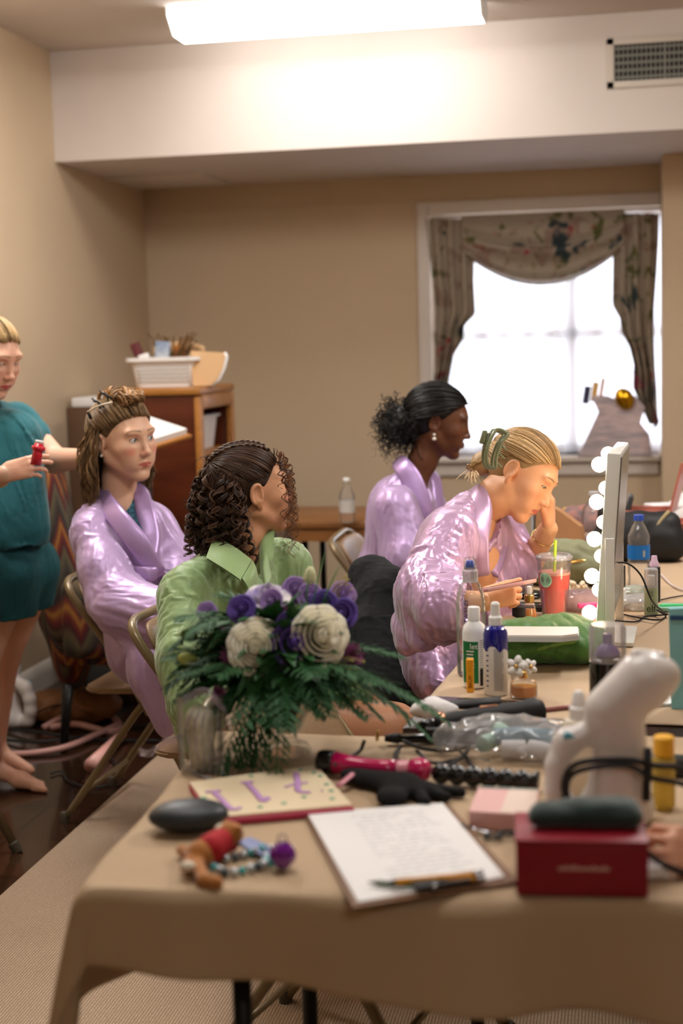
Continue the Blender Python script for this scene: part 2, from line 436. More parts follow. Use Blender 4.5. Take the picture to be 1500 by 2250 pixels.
for x0, x1, z0, z1 in ((WL, WL + .05, WB, WT), (WR - .05, WR, WB, WT), (WL, WR, WB, WB + .05), (WL, WR, WT - .05, WT), ((WL + WR) / 2 - .03, (WL + WR) / 2 + .03, WB, WT), (WL, WR, 1.45, 1.5)):
    bm_box(bm, ((x0 + x1) / 2, y, (z0 + z1) / 2), (x1 - x0, 0.04, z1 - z0))
win = struct(obj_bm('window_1', bm, m_frame))
m_glass = mat('window_glass', (255, 255, 255), rough=0.0, trans=1.0, ior=1.45); nt, b = nodes(m_glass)
lp = nt.nodes.new('ShaderNodeBsdfTransparent'); gl = nt.nodes.new('ShaderNodeBsdfGlossy'); gl.inputs['Roughness'].default_value = 0.02; mm_ = nt.nodes.new('ShaderNodeMixShader'); mm_.inputs[0].default_value = 0.06
out = [n for n in nt.nodes if n.type == 'OUTPUT_MATERIAL'][0]; nt.links.new(lp.outputs[0], mm_.inputs[1]); nt.links.new(gl.outputs[0], mm_.inputs[2]); nt.links.new(mm_.outputs[0], out.inputs[0])
box('pane', ((WL + WR) / 2, y, (WB + WT) / 2), (WR - WL - .02, 0.006, WT - WB - .02), m_glass, win)
# casing + sill
bm = bmesh.new(); cw = 0.065
for x0, x1, z0, z1 in ((WL - cw, WL, WB - .02, WT + cw), (WL, 0.1629, WT, WT + cw), (0.1629, 0.163, WT, WT)):
    if x1 > x0 and z1 > z0: bm_box(bm, ((x0 + x1) / 2, BY - 0.012, (z0 + z1) / 2), (x1 - x0, 0.024, z1 - z0), bev=0.004)
struct(obj_bm('trim_1', bm, m_frame, smooth=True, angle=40))
bm = bmesh.new(); bm_box(bm, ((WL - .09 + 0.16) / 2, BY + 0.02, WB - 0.015), (0.16 - WL + .09, 0.16, 0.03), bev=0.006); bm_box(bm, ((WL - .07 + 0.16) / 2, BY - 0.012, WB - 0.065), (0.16 - WL + .05, 0.022, 0.07), bev=0.004)
struct(obj_bm('trim_2', bm, m_frame, smooth=True, angle=40))
# sheer curtain
def sheet(name, fn, nu, nv, m, parent=None, thick=0.0015):
    V = np.array([fn(i / (nu - 1), j / (nv - 1)) for j in range(nv) for i in range(nu)], float)
    F = [(j * nu + i, j * nu + i + 1, (j + 1) * nu + i + 1, (j + 1) * nu + i) for j in range(nv - 1) for i in range(nu - 1)]
    o = mesh_from(name, V, F, m, parent)
    if thick:
        md = o.modifiers.new('s', 'SOLIDIFY'); md.thickness = thick; md.offset = 0
    return o
def sheer_fn(u, v):
    x = WL + 0.01 + u * (WR - WL - .02); z = WT - .02 - v * (WT - WB - .03)
    return (x, BY + 0.055 + 0.012 * sin(u * 75 + sin(v * 3)) + 0.006 * sin(u * 31 + 2), z)
sh = sheet('sheer_curtain', sheer_fn, 180, 16, m_sheer, thick=0)
tag(sh, 'sheer white curtain filling the bright back window', 'curtain')
# floral valance: swag and two jabots
m_flor = mat('floral_chintz', (168, 146, 122), rough=0.8, bump=0.1, bscale=90); nt, b = nodes(m_flor)
tc = nt.nodes.new('ShaderNodeTexCoord')
def blot(scale, thr, colr, prev, seed):
    mp = nt.nodes.new('ShaderNodeMapping'); mp.inputs['Location'].default_value = (seed, seed * 1.7, seed * .3); nt.links.new(tc.outputs['Object'], mp.inputs[0])
    n = nt.nodes.new('ShaderNodeTexNoise'); n.inputs['Scale'].default_value = scale; n.inputs['Detail'].default_value = 2.5; n.inputs['Distortion'].default_value = 0.6; nt.links.new(mp.outputs[0], n.inputs['Vector'])
    r = nt.nodes.new('ShaderNodeMapRange'); r.inputs[1].default_value = thr; r.inputs[2].default_value = thr + 0.05; nt.links.new(n.outputs['Fac'], r.inputs[0])
    x = nt.nodes.new('ShaderNodeMix'); x.data_type = 'RGBA'; x.inputs['B'].default_value = srgb(*colr); nt.links.new(r.outputs[0], x.inputs['Factor'])
    if prev is None: x.inputs['A'].default_value = srgb(158, 145, 128)
    else: nt.links.new(prev, x.inputs['A'])
    return x.outputs['Result']
c = blot(9, .56, (138, 116, 102), None, 1); c = blot(11, .60, (92, 92, 52), c, 4.1); c = blot(8, .62, (44, 58, 62), c, 9.3); c = blot(10, .68, (140, 40, 44), c, 15.7)
nt.links.new(c, b.inputs['Base Color'])
m_burg = mat('burgundy_lining', (96, 20, 44), rough=0.8)
val = thing('curtain_valance', 'brown floral swag valance with tails on the back window', 'valance', (0, 0, 0))
VY = BY + 0.005
def pw(x, y): return PYY(x, y, VY)[[0, 2]]
XL0, XR0 = pw(937, 480)[0], 0.41
zt = 2.075
TLX = pw(1043, 560)[0]; TRX = pw(1345, 545)[0]
swb = pw(1180, 636)[1]; swe = pw(1045, 555)[1]
def swag(u, v):
    x = (TLX - .06) * (1 - u) + (TRX + .06) * u; s = 4 * u * (1 - u)
    zb = swe + (swb - swe) * s
    z = zt - (zt - zb) * v
    fold = 0.028 * sin(v * 20 + 0) * (0.35 + s) * (0.3 + v * .7)
    return (x, VY - 0.05 - 0.05 * s * sin(v * pi * .8) + fold, z + 0.02 * s * sin(v * 14))
sheet('swag', swag, 60, 60, m_flor, val, 0.003)
def jabot(pts_in, pts_out, side):
    Zs = np.linspace(0, 1, 60)
    def fn(u, v):
        zi = np.interp(v, np.linspace(0, 1, len(pts_in)), [p[1] for p in pts_in]); xi = np.interp(v, np.linspace(0, 1, len(pts_in)), [p[0] for p in pts_in])
        zo = np.interp(v, np.linspace(0, 1, len(pts_out)), [p[1] for p in pts_out]); xo = np.interp(v, np.linspace(0, 1, len(pts_out)), [p[0] for p in pts_out])
        return (xo + (xi - xo) * u, VY - 0.035 + 0.03 * sin(u * 22 + v * 1.5) * (0.5 + v * .5) , zo + (zi - zo) * u)
    return fn
li = [pw(x, y) for x, y in ((1043, 482), (1043, 560), (1042, 620), (1046, 690), (1022, 715), (1020, 745), (1000, 775), (990, 830), (985, 880))]
lo_ = [pw(x, y) for x, y in ((937, 482), (942, 530), (950, 600), (958, 680), (958, 740), (955, 800), (953, 860), (950, 930), (950, 990))]
sheet('tail', jabot(li, lo_, -1), 50, 50, m_flor, val, 0.003)
ri = [pw(x, y) for x, y in ((1345, 470), (1347, 545), (1345, 670), (1362, 700), (1365, 730), (1382, 760), (1392, 800), (1390, 850), (1425, 930))]
ro = [(pw(x, y)) for x, y in ((1447, 470), (1446, 530), (1442, 600), (1436, 680), (1436, 740), (1438, 800), (1442, 850), (1444, 890), (1446, 935))]
sheet('tail', jabot(ri, ro, 1), 50, 50, m_flor, val, 0.003)
a = [pw(1390, 812), pw(1418, 850), pw(1392, 856)]
V = [(p[0], VY - 0.06, p[1]) for p in a] + [(p[0], VY - 0.05, p[1]) for p in a]
b_ = [pw(1434, 880), pw(1448, 925), pw(1436, 945)]
V += [(p[0], VY - 0.06, p[1]) for p in b_] + [(p[0], VY - 0.05, p[1]) for p in b_]
F = [(0, 1, 2), (5, 4, 3), (0, 3, 4, 1), (1, 4, 5, 2), (2, 5, 3, 0)]; F += [tuple(i + 6 for i in f) for f in F]
lab(mesh_from('lining', V, F, m_burg, val, smooth=False), 'burgundy lining showing at the tail')
lab(tube('rod', [(WL + .01, VY - .02, zt + 0.002), (0.3, VY - .02, zt + 0.002)], 0.008, m_frame, val), 'white curtain rod')

# ceiling light fixtures (wraparound)
m_diff = mat('lit_diffuser', (255, 250, 245), rough=0.4, emit=LAMP_EMIT, emit_col=LAMP_COL + (1,))
m_diff2 = mat('lit_diffuser_dimmed', (255, 250, 245), rough=0.4, emit=LAMP_DIM, emit_col=LAMP_COL + (1,))  # visible fixture's glow turned down so the beam does not blow out
m_whmetal = mat('white_enamel', (235, 235, 232), rough=0.35)
def fixture(loc, rz, label, md=None):
    t = thing('ceiling_light', label, 'light', loc, rz, 'fluorescent ceiling lights')
    prof = [(-.145, 0), (-.145, -.035), (-.075, -.095), (.075, -.095), (.145, -.035), (.145, 0)]
    V = [(x, y, z) for x in (-.605, .605) for y, z in prof]; n = len(prof)
    F = [(i, i + 1, n + i + 1, n + i) for i in range(n - 1)]
    bm = bmesh.new(); me_v = [bm.verts.new(v) for v in V]
    for f in F: bm.faces.new([me_v[i] for i in f])
    obj_bm('diffuser', bm, md or m_diff, t)
    for x in (-.609, .609):
        v, f = prism_vf(prof, -.004, .004); v = v[:, [2, 0, 1]]; v[:, 0] += x
        mesh_from('end_cap', v, f, m_whmetal, t, smooth=False)
    box('mounting_pan', (0, 0, -.003), (1.2, .28, .005), m_whmetal, t)
    return t
fixture((-1.145, 5.76, CZ - .001), 0, 'long lit fluorescent ceiling light in front of the white beam', m_diff2)
m_diff3 = mat('lit_diffuser_far', (255, 250, 245), rough=0.4, emit=LAMP_FAR, emit_col=LAMP_COL + (1,))
m_diff4 = mat('lit_diffuser_rear', (255, 250, 245), rough=0.4, emit=LAMP_FAR * .75, emit_col=LAMP_COL + (1,))
for p, rz_, l, md_ in (((-1.78, 4.25, CZ - .001), pi / 2, 'fluorescent ceiling light near the left wall, out of the picture', m_diff), ((.9, 4.2, CZ - .001), pi / 2, 'added unseen fluorescent ceiling light over the right of the room', m_diff), ((-.55, 2.35, CZ - .001), 0, 'added unseen fluorescent ceiling light over the near table', m_diff3), ((.9, -.8, CZ - .001), 0, 'added unseen fluorescent ceiling light behind the camera', m_diff4)):  # right, near-table and rear fixtures are unseen, added as fill light
    fixture(p, rz_, l, md_)
# air register on the beam
vt = thing('air_register', 'white metal air vent grille high on the white beam', 'air vent', (0.2, FY - 0.001, 2.567))
m_grey = mat('grille_grey', (128, 128, 118), rough=0.5); m_dark = mat('grille_dark', (22, 24, 22), rough=0.8)
bm = bmesh.new(); W_, H_ = 0.56, 0.2
for c_, s_ in (((0, 0, .0865), (W_, .012, .027)), ((0, 0, -.0865), (W_, .012, .027)), ((-.265, 0, 0), (.03, .012, .2)), ((.265, 0, 0), (.03, .012, .2))):
    bm_box(bm, (c_[0], -.006, c_[2]), s_, bev=0.002)
obj_bm('frame', bm, mat('vent_white', (205, 196, 184), rough=0.5), vt, smooth=True, angle=40)
box('backing', (0, -.001, 0), (.5, .002, .146), m_dark, vt)
bm = bmesh.new()
for i in range(28): bm_box(bm, (-.25 + .0185 * i, -.005, 0), (.005 if i % 11 else .009, .006, .146))
for j in range(5): bm_box(bm, (0, -.003, -.058 + .029 * j), (.5, .004, .009))
obj_bm('grille', bm, m_grey, vt)
# ceiling hatch on the beam's underside, near the left wall
hc = PZ(365, 396, SZ)
tag(box('access_panel', (hc[0], hc[1], SZ - .006), (.52, .5, .012), m_white, bev=0.002), 'white square panel under the beam near the left wall', 'panel')
# ================================================================== TABLES
m_lam = mat('dark_laminate', (46, 26, 20), rough=0.25); m_legs = mat('black_table_leg', (20, 19, 18), rough=0.4, metal=0.4)
m_kraft = mat('kraft_cloth', (186, 160, 128), rough=0.8, bump=0.25, bscale=14, var=0.06, vscale=5)
def folding_table(name, label, cx, cy, rz, L, Wd, ztop, apron=False, m_top=m_lam):
    t = thing(name, label, 'table', (cx, cy, 0), rz)
    box('tabletop', (0, 0, ztop - .015), (L, Wd, .03), m_top, t, bev=0.006)
    box('apron', (0, 0, ztop - .045), (L - .1, Wd - .08, .03), m_legs, t)
    for sx in (-1, 1):
        for sy in (-1, 1):
            tube('leg', [(sx * (L / 2 - .18), sy * (Wd / 2 - .1), .0), (sx * (L / 2 - .18), sy * (Wd / 2 - .1), ztop - .05)], .014, m_legs, t)
        tube('crossbar', [(sx * (L / 2 - .18), -(Wd / 2 - .1), .22), (sx * (L / 2 - .18), (Wd / 2 - .1), .22)], .010, m_legs, t)
    return t
T1 = dict(rz=radians(3.4), L=1.83, W=.76)
_c, _s = cos(T1['rz']), sin(T1['rz']); T1X = -.705 + _c * .915 - _s * .38; T1Y = 1.768 + _s * .915 + _c * .38
folding_table('folding_table', 'near folding table under the tan cloth, dark legs showing below', T1X, T1Y, T1['rz'], T1['L'], T1['W'], TOP - .003)
def drape(L, W, ztop, ovs, seed, nx=150, ny=110, bend=.03, amp=1.0, hemfn=None):
    """cloth over a rectangle; ovs=(left,right,front,back) overhang; local coords"""
    def f(u, v):
        ov2 = ovs[2] * (.62 + 1.0 * u ** .8) if ovs[2] > .08 else ovs[2]
        X = -L / 2 - ovs[0] + u * (L + ovs[0] + ovs[1]); Y = -W / 2 - ov2 + v * (W + ov2 + ovs[3])
        ex = max(0, abs(X) - L / 2); ey = max(0, abs(Y) - W / 2); sx = 1 if X > 0 else -1; sy = 1 if Y > 0 else -1
        e = math.hypot(ex, ey); bx = min(abs(X), L / 2) * sx; by = min(abs(Y), W / 2) * sy
        if e < 1e-6:
            z = ztop + .0016 * mnoise.noise(Vector((X * 9 + seed, Y * 9, 0))) + .0012
            edge = min(L / 2 - abs(X), W / 2 - abs(Y))
            return (X, Y, z)
        nx_, ny_ = ex * sx / e, ey * sy / e
        dn = max(0, e - bend * .57); out = bend * .9 * min(1, e / bend) ; dn = e - out * .6 if e > bend else e * e / bend * .5
        s = bx * 1.0 + by * 1.0 + (0.15 * math.atan2(ex * sx, ey * sy) if ex > 0 and ey > 0 else 0)
        fold = (sin(s * 17 + seed) * .5 + sin(s * 31 + 2 * seed) * .25 + mnoise.noise(Vector((s * 4, e * 3, seed))) * .6) * .05 * amp * min(1, e / .22)
        if ex > 0 and ey > 0:
            out += .22 * e * (min(ex, ey) / max(ex, ey)); 
        o = .006 + out * .35 + fold * .55 + .10 * e
        return (bx + nx_ * o, by + ny_ * o, ztop - dn + .004 * sin(s * 9))
    return f
o = sheet('tablecloth', drape(T1['L'], T1['W'], TOP - .0012, (.23, .2, .15, .06), 3.1, amp=1.5), 190, 120, m_kraft, thick=.0012)
o.location = (T1X, T1Y, 0); o.rotation_euler = (0, 0, T1['rz'])
tag(o, 'tan cloth draped over the near table, hanging down in front', 'tablecloth')
m_krafp = mat('kraft_paper', (186, 160, 130), rough=0.6, bump=0.2, bscale=10, var=0.05, vscale=6)
T2 = dict(rz=radians(-4.5 + 90), L=3.0, W=.76)
a = T2['rz'] - pi / 2
T2X = -.415 + cos(a) * .38 - sin(a) * 1.5; T2Y = 2.62 + sin(a) * .38 + cos(a) * 1.5
folding_table('folding_table', 'long dark folding table beyond, carrying the lighted mirror', T2X, T2Y, T2['rz'], T2['L'], T2['W'], TOP - .003)
def paper(u, v):
    x = -1.50 + .085 + u * 2.9; y = -.375 + v * .75
    return (x, y, TOP - .0012 + .0018 * (mnoise.noise(Vector((x * 14, y * 10, 4))) + .6) + .001)
o = sheet('table_runner', paper, 170, 60, m_krafp, thick=.001); o.location = (T2X, T2Y, 0); o.rotation_euler = (0, 0, T2['rz'])
tag(o, 'brown kraft paper spread over the table with the lighted mirror', 'table cover')
m_oak = mat('brown_wood', (134, 88, 46), rough=0.4, var=0.3, vscale=5, stretch=(1, 8, 1))
bt = folding_table('side_table', 'brown wooden table standing by the back wall', -1.10, 6.04, radians(0), .80, .56, .735, m_top=m_oak)
box('front_rail', (0, -.26, .68), (.76, .02, .055), m_oak, bt)

# ================================================================== FOLDING CHAIRS
m_ctube = mat('beige_enamel', (126, 108, 76), rough=0.35, metal=0.25, coat=0.2); m_cpanel = mat('beige_vinyl', (140, 112, 82), rough=0.38, bump=0.1, bscale=180)
m_rub = mat('rubber_tip', (70, 62, 48), rough=0.7)
def folding_chair(label, loc, rz, group='beige folding chairs'):
    t = thing('folding_chair', label, 'chair', loc, rz, group); t.scale = (1, 1, .95)
    Wd = .215
    # continuous front-leg / back-frame loop
    pts = []
    side = [(.25, .015), (.16, .20), (.04, .43), (-.07, .60), (-.165, .735)]
    L = [(x, -Wd, z) for x, z in side]
    top = [(-.195, -Wd + .012, .778), (-.212, -Wd + .05, .796), (-.216, -.1, .80), (-.216, .1, .80), (-.212, Wd - .05, .796), (-.195, Wd - .012, .778)]
    Rr = [(x, Wd, z) for x, z in side[::-1]]
    tube('frame', smooth_path(L + top + Rr, 5), .0125, m_ctube, t, n=10)
    for s in (-1, 1):
        tube('leg', smooth_path([(.10, s * (Wd - .028), .455), (.02, s * (Wd - .028), .40), (-.12, s * (Wd - .028), .2), (-.25, s * (Wd - .028), .012)], 5), .0115, m_ctube, t, n=10)
        box('hinge', (.035, s * (Wd - .012), .415), (.03, .022, .085), m_ctube, t, rot=(0, radians(-28), 0), bev=.006)
        lathe('foot_cap', [(.0, 0), (.016, 0), (.016, .03), (.012, .035)], m_rub, t, 12, loc=(.252, s * Wd, 0))
        lathe('foot_cap', [(.0, 0), (.015, 0), (.015, .03), (.012, .035)], m_rub, t, 12, loc=(-.252, s * (Wd - .028), 0))
    tube('crossbar', [(-.19, -Wd + .03, .10), (-.19, Wd - .03, .10)], .008, m_ctube, t)
    tube('crossbar', [(.175, -Wd, .165), (.175, Wd, .165)], .008, m_ctube, t)
    # seat: padded rounded slab
    v, f = prism_vf(rrect(.40, .385, .06), -.016, .0); 
    bm = bmesh.new(); vs = [bm.verts.new(p) for p in v]; [bm.faces.new([vs[i] for i in ff]) for ff in f]
    bmesh.ops.bevel(bm, geom=[e for e in bm.edges if abs(e.verts[0].co.z - e.verts[1].co.z) < 1e-5], offset=.006, segments=2, affect='EDGES')
    for v_ in bm.verts: v_.co = Vector((v_.co.x + .02, v_.co.y, v_.co.z + .455 + .03 * v_.co.x))
    obj_bm('seat', bm, m_cpanel, t, smooth=True, angle=50)
    # backrest panel, curved
    nu, nv = 26, 14; Vv = []; ang = math.atan2(-.165 + .07, .735 - .60)
    out = []
    for th in (0, 1):
        for j in range(nv):
            for i in range(nu):
                y = (i / (nu - 1) - .5) * 2 * (Wd - .012); q = j / (nv - 1)
                # rounded corners
                top = .262; yy = abs(y) / (Wd - .012); ce = max(0, (yy - .72) / .28)
                z0 = .0 + .045 * ce ** 2.5; z1 = top - .05 * ce ** 2.5
                s = z0 + (z1 - z0) * q
                x = -.052 - .115 * (s / .262) - .028 * (1 - yy ** 2) ; z = .56 + s * .88
                bulge = .007 * (1 - ce) * sin(pi * q) ** .3
                out.append((x - (bulge + .004 if th else -.004 - bulge), y, z))
    F = []
    n1 = nu * nv
    for j in range(nv - 1):
        for i in range(nu - 1):
            a0 = j * nu + i; F.append((a0, a0 + 1, a0 + nu + 1, a0 + nu)); F.append((n1 + a0, n1 + a0 + nu, n1 + a0 + nu + 1, n1 + a0 + 1))
    for i in range(nu - 1):
        F.append((i + 1, i, n1 + i, n1 + i + 1)); k = (nv - 1) * nu + i; F.append((k, k + 1, n1 + k + 1, n1 + k))
    for j in range(nv - 1):
        k = j * nu; F.append((k, k + nu, n1 + k + nu, n1 + k)); k += nu - 1; F.append((k + nu, k, n1 + k, n1 + k + nu))
    mesh_from('backrest', out, F, m_cpanel, t)
    return t
ch1 = folding_chair('beige folding chair under the woman whose hair is clipped up', (-1.455, 4.30, 0), radians(-3))
CH2 = (-1.00, 3.60, .012)
dup(ch1, CH2, radians(-6), 'beige folding chair under the woman in the green shirt')
CH4 = (-.545, 2.74, .012)
dup(ch1, CH4, radians(-14), 'empty beige folding chair right behind the flower vase, pushed under the mirror table')
CH3 = (-.53, 4.16, .012)
dup(ch1, CH3, radians(-4), 'beige folding chair of the blonde woman, with a black garment thrown over it')
CH6 = (-.80, 5.06, .012)
dup(ch1, CH6, radians(2), 'beige folding chair under the woman with the black curly bun')
c5 = PZ(40, 1872, 0); fc = thing('folded_chair', 'folded beige chair leaning at the left edge, only one leg tip showing', 'chair', c5, radians(6)); fc.rotation_euler = (0, radians(-27), radians(6))
for y in (0, -.40): tube('frame', [(0, y, .012), (0, y, .90)], .0125, m_ctube, fc, n=10); lathe('foot_cap', [(0, 0), (.016, 0), (.016, .03), (.012, .035)], m_rub, fc, 12, loc=(0, y, 0))
box('seat', (.0, -.20, .44), (.03, .36, .36), m_cpanel, fc, bev=.01); box('backrest', (.0, -.20, .78), (.02, .38, .18), m_cpanel, fc, bev=.009); tube('crossbar', [(0, 0, .22), (0, -.40, .22)], .008, m_ctube, fc)
# ================================================================== BOOKCASE, side furniture
m_bk = mat('bookcase_wood', (96, 44, 22), rough=0.35, var=0.35, vscale=4, stretch=(1, 1, 5)); m_bktrim = mat('bookcase_trim', (170, 112, 48), rough=0.4, var=0.2, vscale=7, stretch=(1, 1, 4))
bc = thing('bookcase', 'brown wooden bookcase with honey trim in the back left corner', 'bookcase', (0, 0, 0))
X0, X1, Y0, Y1, ZB = -2.16, -1.765, 5.88, 6.40, 1.272
box('side_panel', ((X0 + X1) / 2, Y0 + .012, ZB / 2), (X1 - X0 - .02, .024, ZB), m_bk, bc)
box('side_panel', ((X0 + X1) / 2, Y1 - .012, ZB / 2), (X1 - X0 - .02, .024, ZB), m_bk, bc)
box('back_panel', (X0 + .006, (Y0 + Y1) / 2, ZB / 2), (.012, Y1 - Y0, ZB), m_bk, bc)
box('top', ((X0 + X1) / 2, (Y0 + Y1) / 2, ZB), (X1 - X0 + .03, Y1 - Y0 + .03, .03), m_bktrim, bc, bev=.006)
for z in (.08, .40, .72, 1.0): box('shelf', ((X0 + X1) / 2, (Y0 + Y1) / 2, z), (X1 - X0 - .03, Y1 - Y0 - .05, .022), m_bk if z < .9 else m_bktrim, bc)
for y in (Y0 + .012, Y1 - .012): lab(box('face_frame', (X1, y, ZB / 2 - .01), (.028, .045, ZB - .03), m_bktrim, bc, bev=.004), 'honey-coloured front edge strip')
box('face_frame', (X1, (Y0 + Y1) / 2, 1.225), (.026, Y1 - Y0 - .04, .06), m_bktrim, bc, bev=.004)
m_wplast = mat('white_plastic', (228, 226, 224), rough=0.4)
sb = thing('storage_bin', 'white box on the upper shelf of the bookcase', 'bin', (X1 - .16, 6.18, 1.012)); 
v, f = prism_vf(rrect(.24, .30, .03), 0, .14); v[:, :2] *= (0.86 + .14 * v[:, 2:3] / .14); mesh_from('body', v, f, m_wplast, sb, smooth=False); box('rim', (0, 0, .14), (.255, .315, .012), m_wplast, sb, bev=.004)
# laundry basket on top
def basket(loc, rz):
    t = thing('laundry_basket', 'white perforated plastic basket on top of the bookcase', 'basket', loc, rz)
    L, W2, H = .40, .28, .155
    bm = bmesh.new()
    def ring(s, z, th):
        return [(x * 1.0, y * 1.0, z) for x, y in rrect(L * s, W2 * s, .05)]
    prof = [(.82, 0), (.86, .05), (.93, .12), (.97, H - .02), (1.0, H)]; V = []; F = []; n = 24
    for s, z in prof: V += ring(s, z, 0)
    for s, z in prof[::-1]: V += ring(s - .025, z + (.006 if z == 0 else 0), 0)
    R = len(prof) * 2
    for i in range(R - 1):
        for j in range(n): F.append((i * n + j, i * n + (j + 1) % n, (i + 1) * n + (j + 1) % n, (i + 1) * n + j))
    F.append(tuple(range(n))[::-1]); F.append(tuple((R - 1) * n + j for j in range(n)))
    mesh_from('body', V, F, m_wplast, t, smooth=False)
    v, f = prism_vf(rrect(L + .03, W2 + .03, .055), H - .016, H + .004); v2, f2 = prism_vf(rrect(L - .012, W2 - .012, .045), H - .016, H + .004)
    nn = 24; V = np.concatenate([v, v2]); F = [(i, (i + 1) % nn, nn + (i + 1) % nn, nn + i) for i in range(nn)] + [(2 * nn + (i + 1) % nn, 2 * nn + i, 3 * nn + i, 3 * nn + (i + 1) % nn) for i in range(nn)]
    F += [(nn + i, nn + (i + 1) % nn, 3 * nn + (i + 1) % nn, 3 * nn + i) for i in range(nn)] + [((i + 1) % nn, i, 2 * nn + i, 2 * nn + (i + 1) % nn) for i in range(nn)]
    mesh_from('rim', V, F, m_wplast, t, smooth=False)
    bm = bmesh.new(); mh = mat('basket_hole', (150, 146, 138), rough=.8)
    for r in range(5):
        for c_ in range(16):
            s = .90 + .02 * r; z = .03 + .021 * r
            bm_box(bm, (-.14 + .0187 * c_, -W2 / 2 * (.852 + .10 * (z / H)) + .0, z), (.011, .003, .011), rot=(radians(-9), 0, 0))
    obj_bm('perforations', bm, mh, t)
    return t
bk = PYY(356, 840, 5.98)
basket((bk[0], bk[1] + .09, 1.288), radians(4)).scale = (.76, .76, .80)
m_green = mat('dull_green', (58, 66, 36), rough=.8); m_brownbag = mat('manila', (206, 168, 124), rough=.7)
# folders / big manila rolls
def arc_sheet(name, label, x, y, w_, h_, rz, bend, m):
    def fn(u, v):
        a = (u - .5) * bend; r = w_ / bend
        z = v * h_ * (1 - .12 * (2 * abs(u - .5)) ** 2) ; return (r * sin(a), r * cos(a) - r, z)
    o = sheet(name, fn, 20, 10, m, thick=.003); o.location = (x, y, 1.289); o.rotation_euler = (radians(8), 0, rz); tag(o, label, 'folder'); return o
p = PYY(405, 838, 6.22); arc_sheet('folder', 'tan folder standing behind the white basket on the bookcase', p[0], p[1], .26, .195, radians(-12), 0.6, m_brownbag)
def wedge(name, label, cx, cy, z, pts, th, rz, m, rx=pi / 2 - .12):
    v, f = prism_vf(pts, -th / 2, th / 2); v = v @ Rx(rx).T @ Rz(rz).T + np.array([cx, cy, z]); o = mesh_from(name, v, f, m, smooth=False); return tag(o, label, 'folder')
p = PYY(455, 838, 6.0)
pts = [(-.06, 0), (.02, 0), (.05, .03), (.072, .075), (.083, .125), (.073, .14), (-.07, .15)]
o = wedge('folder', 'large tan folder with a white curved edge at the right of the bookcase top', p[0] + .0, p[1], 1.289, pts, .03, radians(2), m_brownbag)
tubep = [(x, z) for x, z in pts[1:6]]
m_paper = mat('white_paper', (236, 234, 232), rough=.8)
V = [Vector((p[0] + x + .004, p[1] - .002 + z * .12, 1.289 + z * .993)) for x, z in tubep]
lab(tube('edge', [tuple(Vector(v)) for v in V], .007, m_paper, o), 'white curved edge')
# dried grass / books sprouting from the basket
hb = thing('dried_bouquet', 'dried brown grass and leaves sticking out of the white basket', 'dried flowers', (bk[0] + .02, bk[1] + .11, 1.30)); hb.scale = (.8, .8, .75)
random.seed(5); vf = []
for i in range(70):
    a = random.uniform(-.9, .9); b_ = random.uniform(-.5, .5); L = random.uniform(.15, .30)
    vf.append(tube_mesh([(0, 0, .0), (a * .02, b_ * .03, L * .5), (a * .14 * L / .25, b_ * .12, L)], [.002, .002, .004], 4))
v, f = join_vf(vf); mesh_from('stems', v, f, mat('dried_straw', (92, 62, 30), rough=.9), hb)
def small_box(name, label, cat, c, s, m, rz=0, ry=0, rx=0, bev=.002):
    o = box(name, (0, 0, s[2] / 2), s, m, bev=bev); o.location = tuple(map(float, c)); o.rotation_euler = (rx, ry, rz); return tag(o, label, cat)
bx, by_ = bk[0], bk[1] + .09
small_box('book', 'white and blue booklet standing in the basket', 'book', (bx - .03, by_ - .03, 1.31), (.065, .010, .175), mat('booklet', (196, 200, 204), rough=.6, var=.5, vscale=14, var_col=srgb(70, 100, 140)), radians(5), radians(6), radians(-6))
small_box('book', 'dark red book leaning at the left end of the basket', 'book', (bx - .085, by_ + .0, 1.31), (.04, .022, .18), mat('maroon_cover', (86, 24, 30), rough=.6), radians(5), radians(-20))
small_box('notepad', 'white notepad leaning in the left of the basket', 'notepad', (bx - .065, by_ - .04, 1.31), (.045, .010, .125), m_paper, radians(5), radians(-14))
small_box('orange_pouch', 'orange pouch sticking up behind the booklet in the basket', 'pouch', (bx + .045, by_ + .03, 1.31), (.055, .03, .155), mat('orange_cloth', (160, 96, 36), rough=.8), radians(5), 0, 0, .015)
# slanted paper rack in front of the bookcase side
rk = thing('paper_rack', 'dark slanted rack with white papers against the side of the bookcase', 'rack', tuple(PD(322, 940, 5.70)))
box('ledge', (0, 0, -.02), (.28, .22, .014), m_bktrim, rk, rot=(radians(8), radians(14), radians(-22)), bev=.003)
box('paper_stack', (0, 0, -.001), (.25, .19, .022), m_paper, rk, rot=(radians(8), radians(14), radians(-22)))
box('shadow_block', (-.08, .03, -.24), (.10, .20, .44), mat('shadow_black', (16, 16, 16), rough=.5), rk)  # black block stands in for the shadow beneath the ledge
# narrow brown cabinet with papers by the left wall
cb = thing('cabinet', 'narrow brown cabinet with papers on top against the left wall', 'cabinet', (WX + .075, 6.42, 0))
box('body', (0, 0, .60), (.14, .34, 1.2), mat('brown_laminate', (92, 66, 46), rough=.5), cb, bev=.004)
o = small_box('paper_pile', 'white papers lying on the narrow cabinet by the left wall', 'papers', (WX + .08, 6.42, 1.2), (.13, .30, .04), m_paper, radians(4)); 
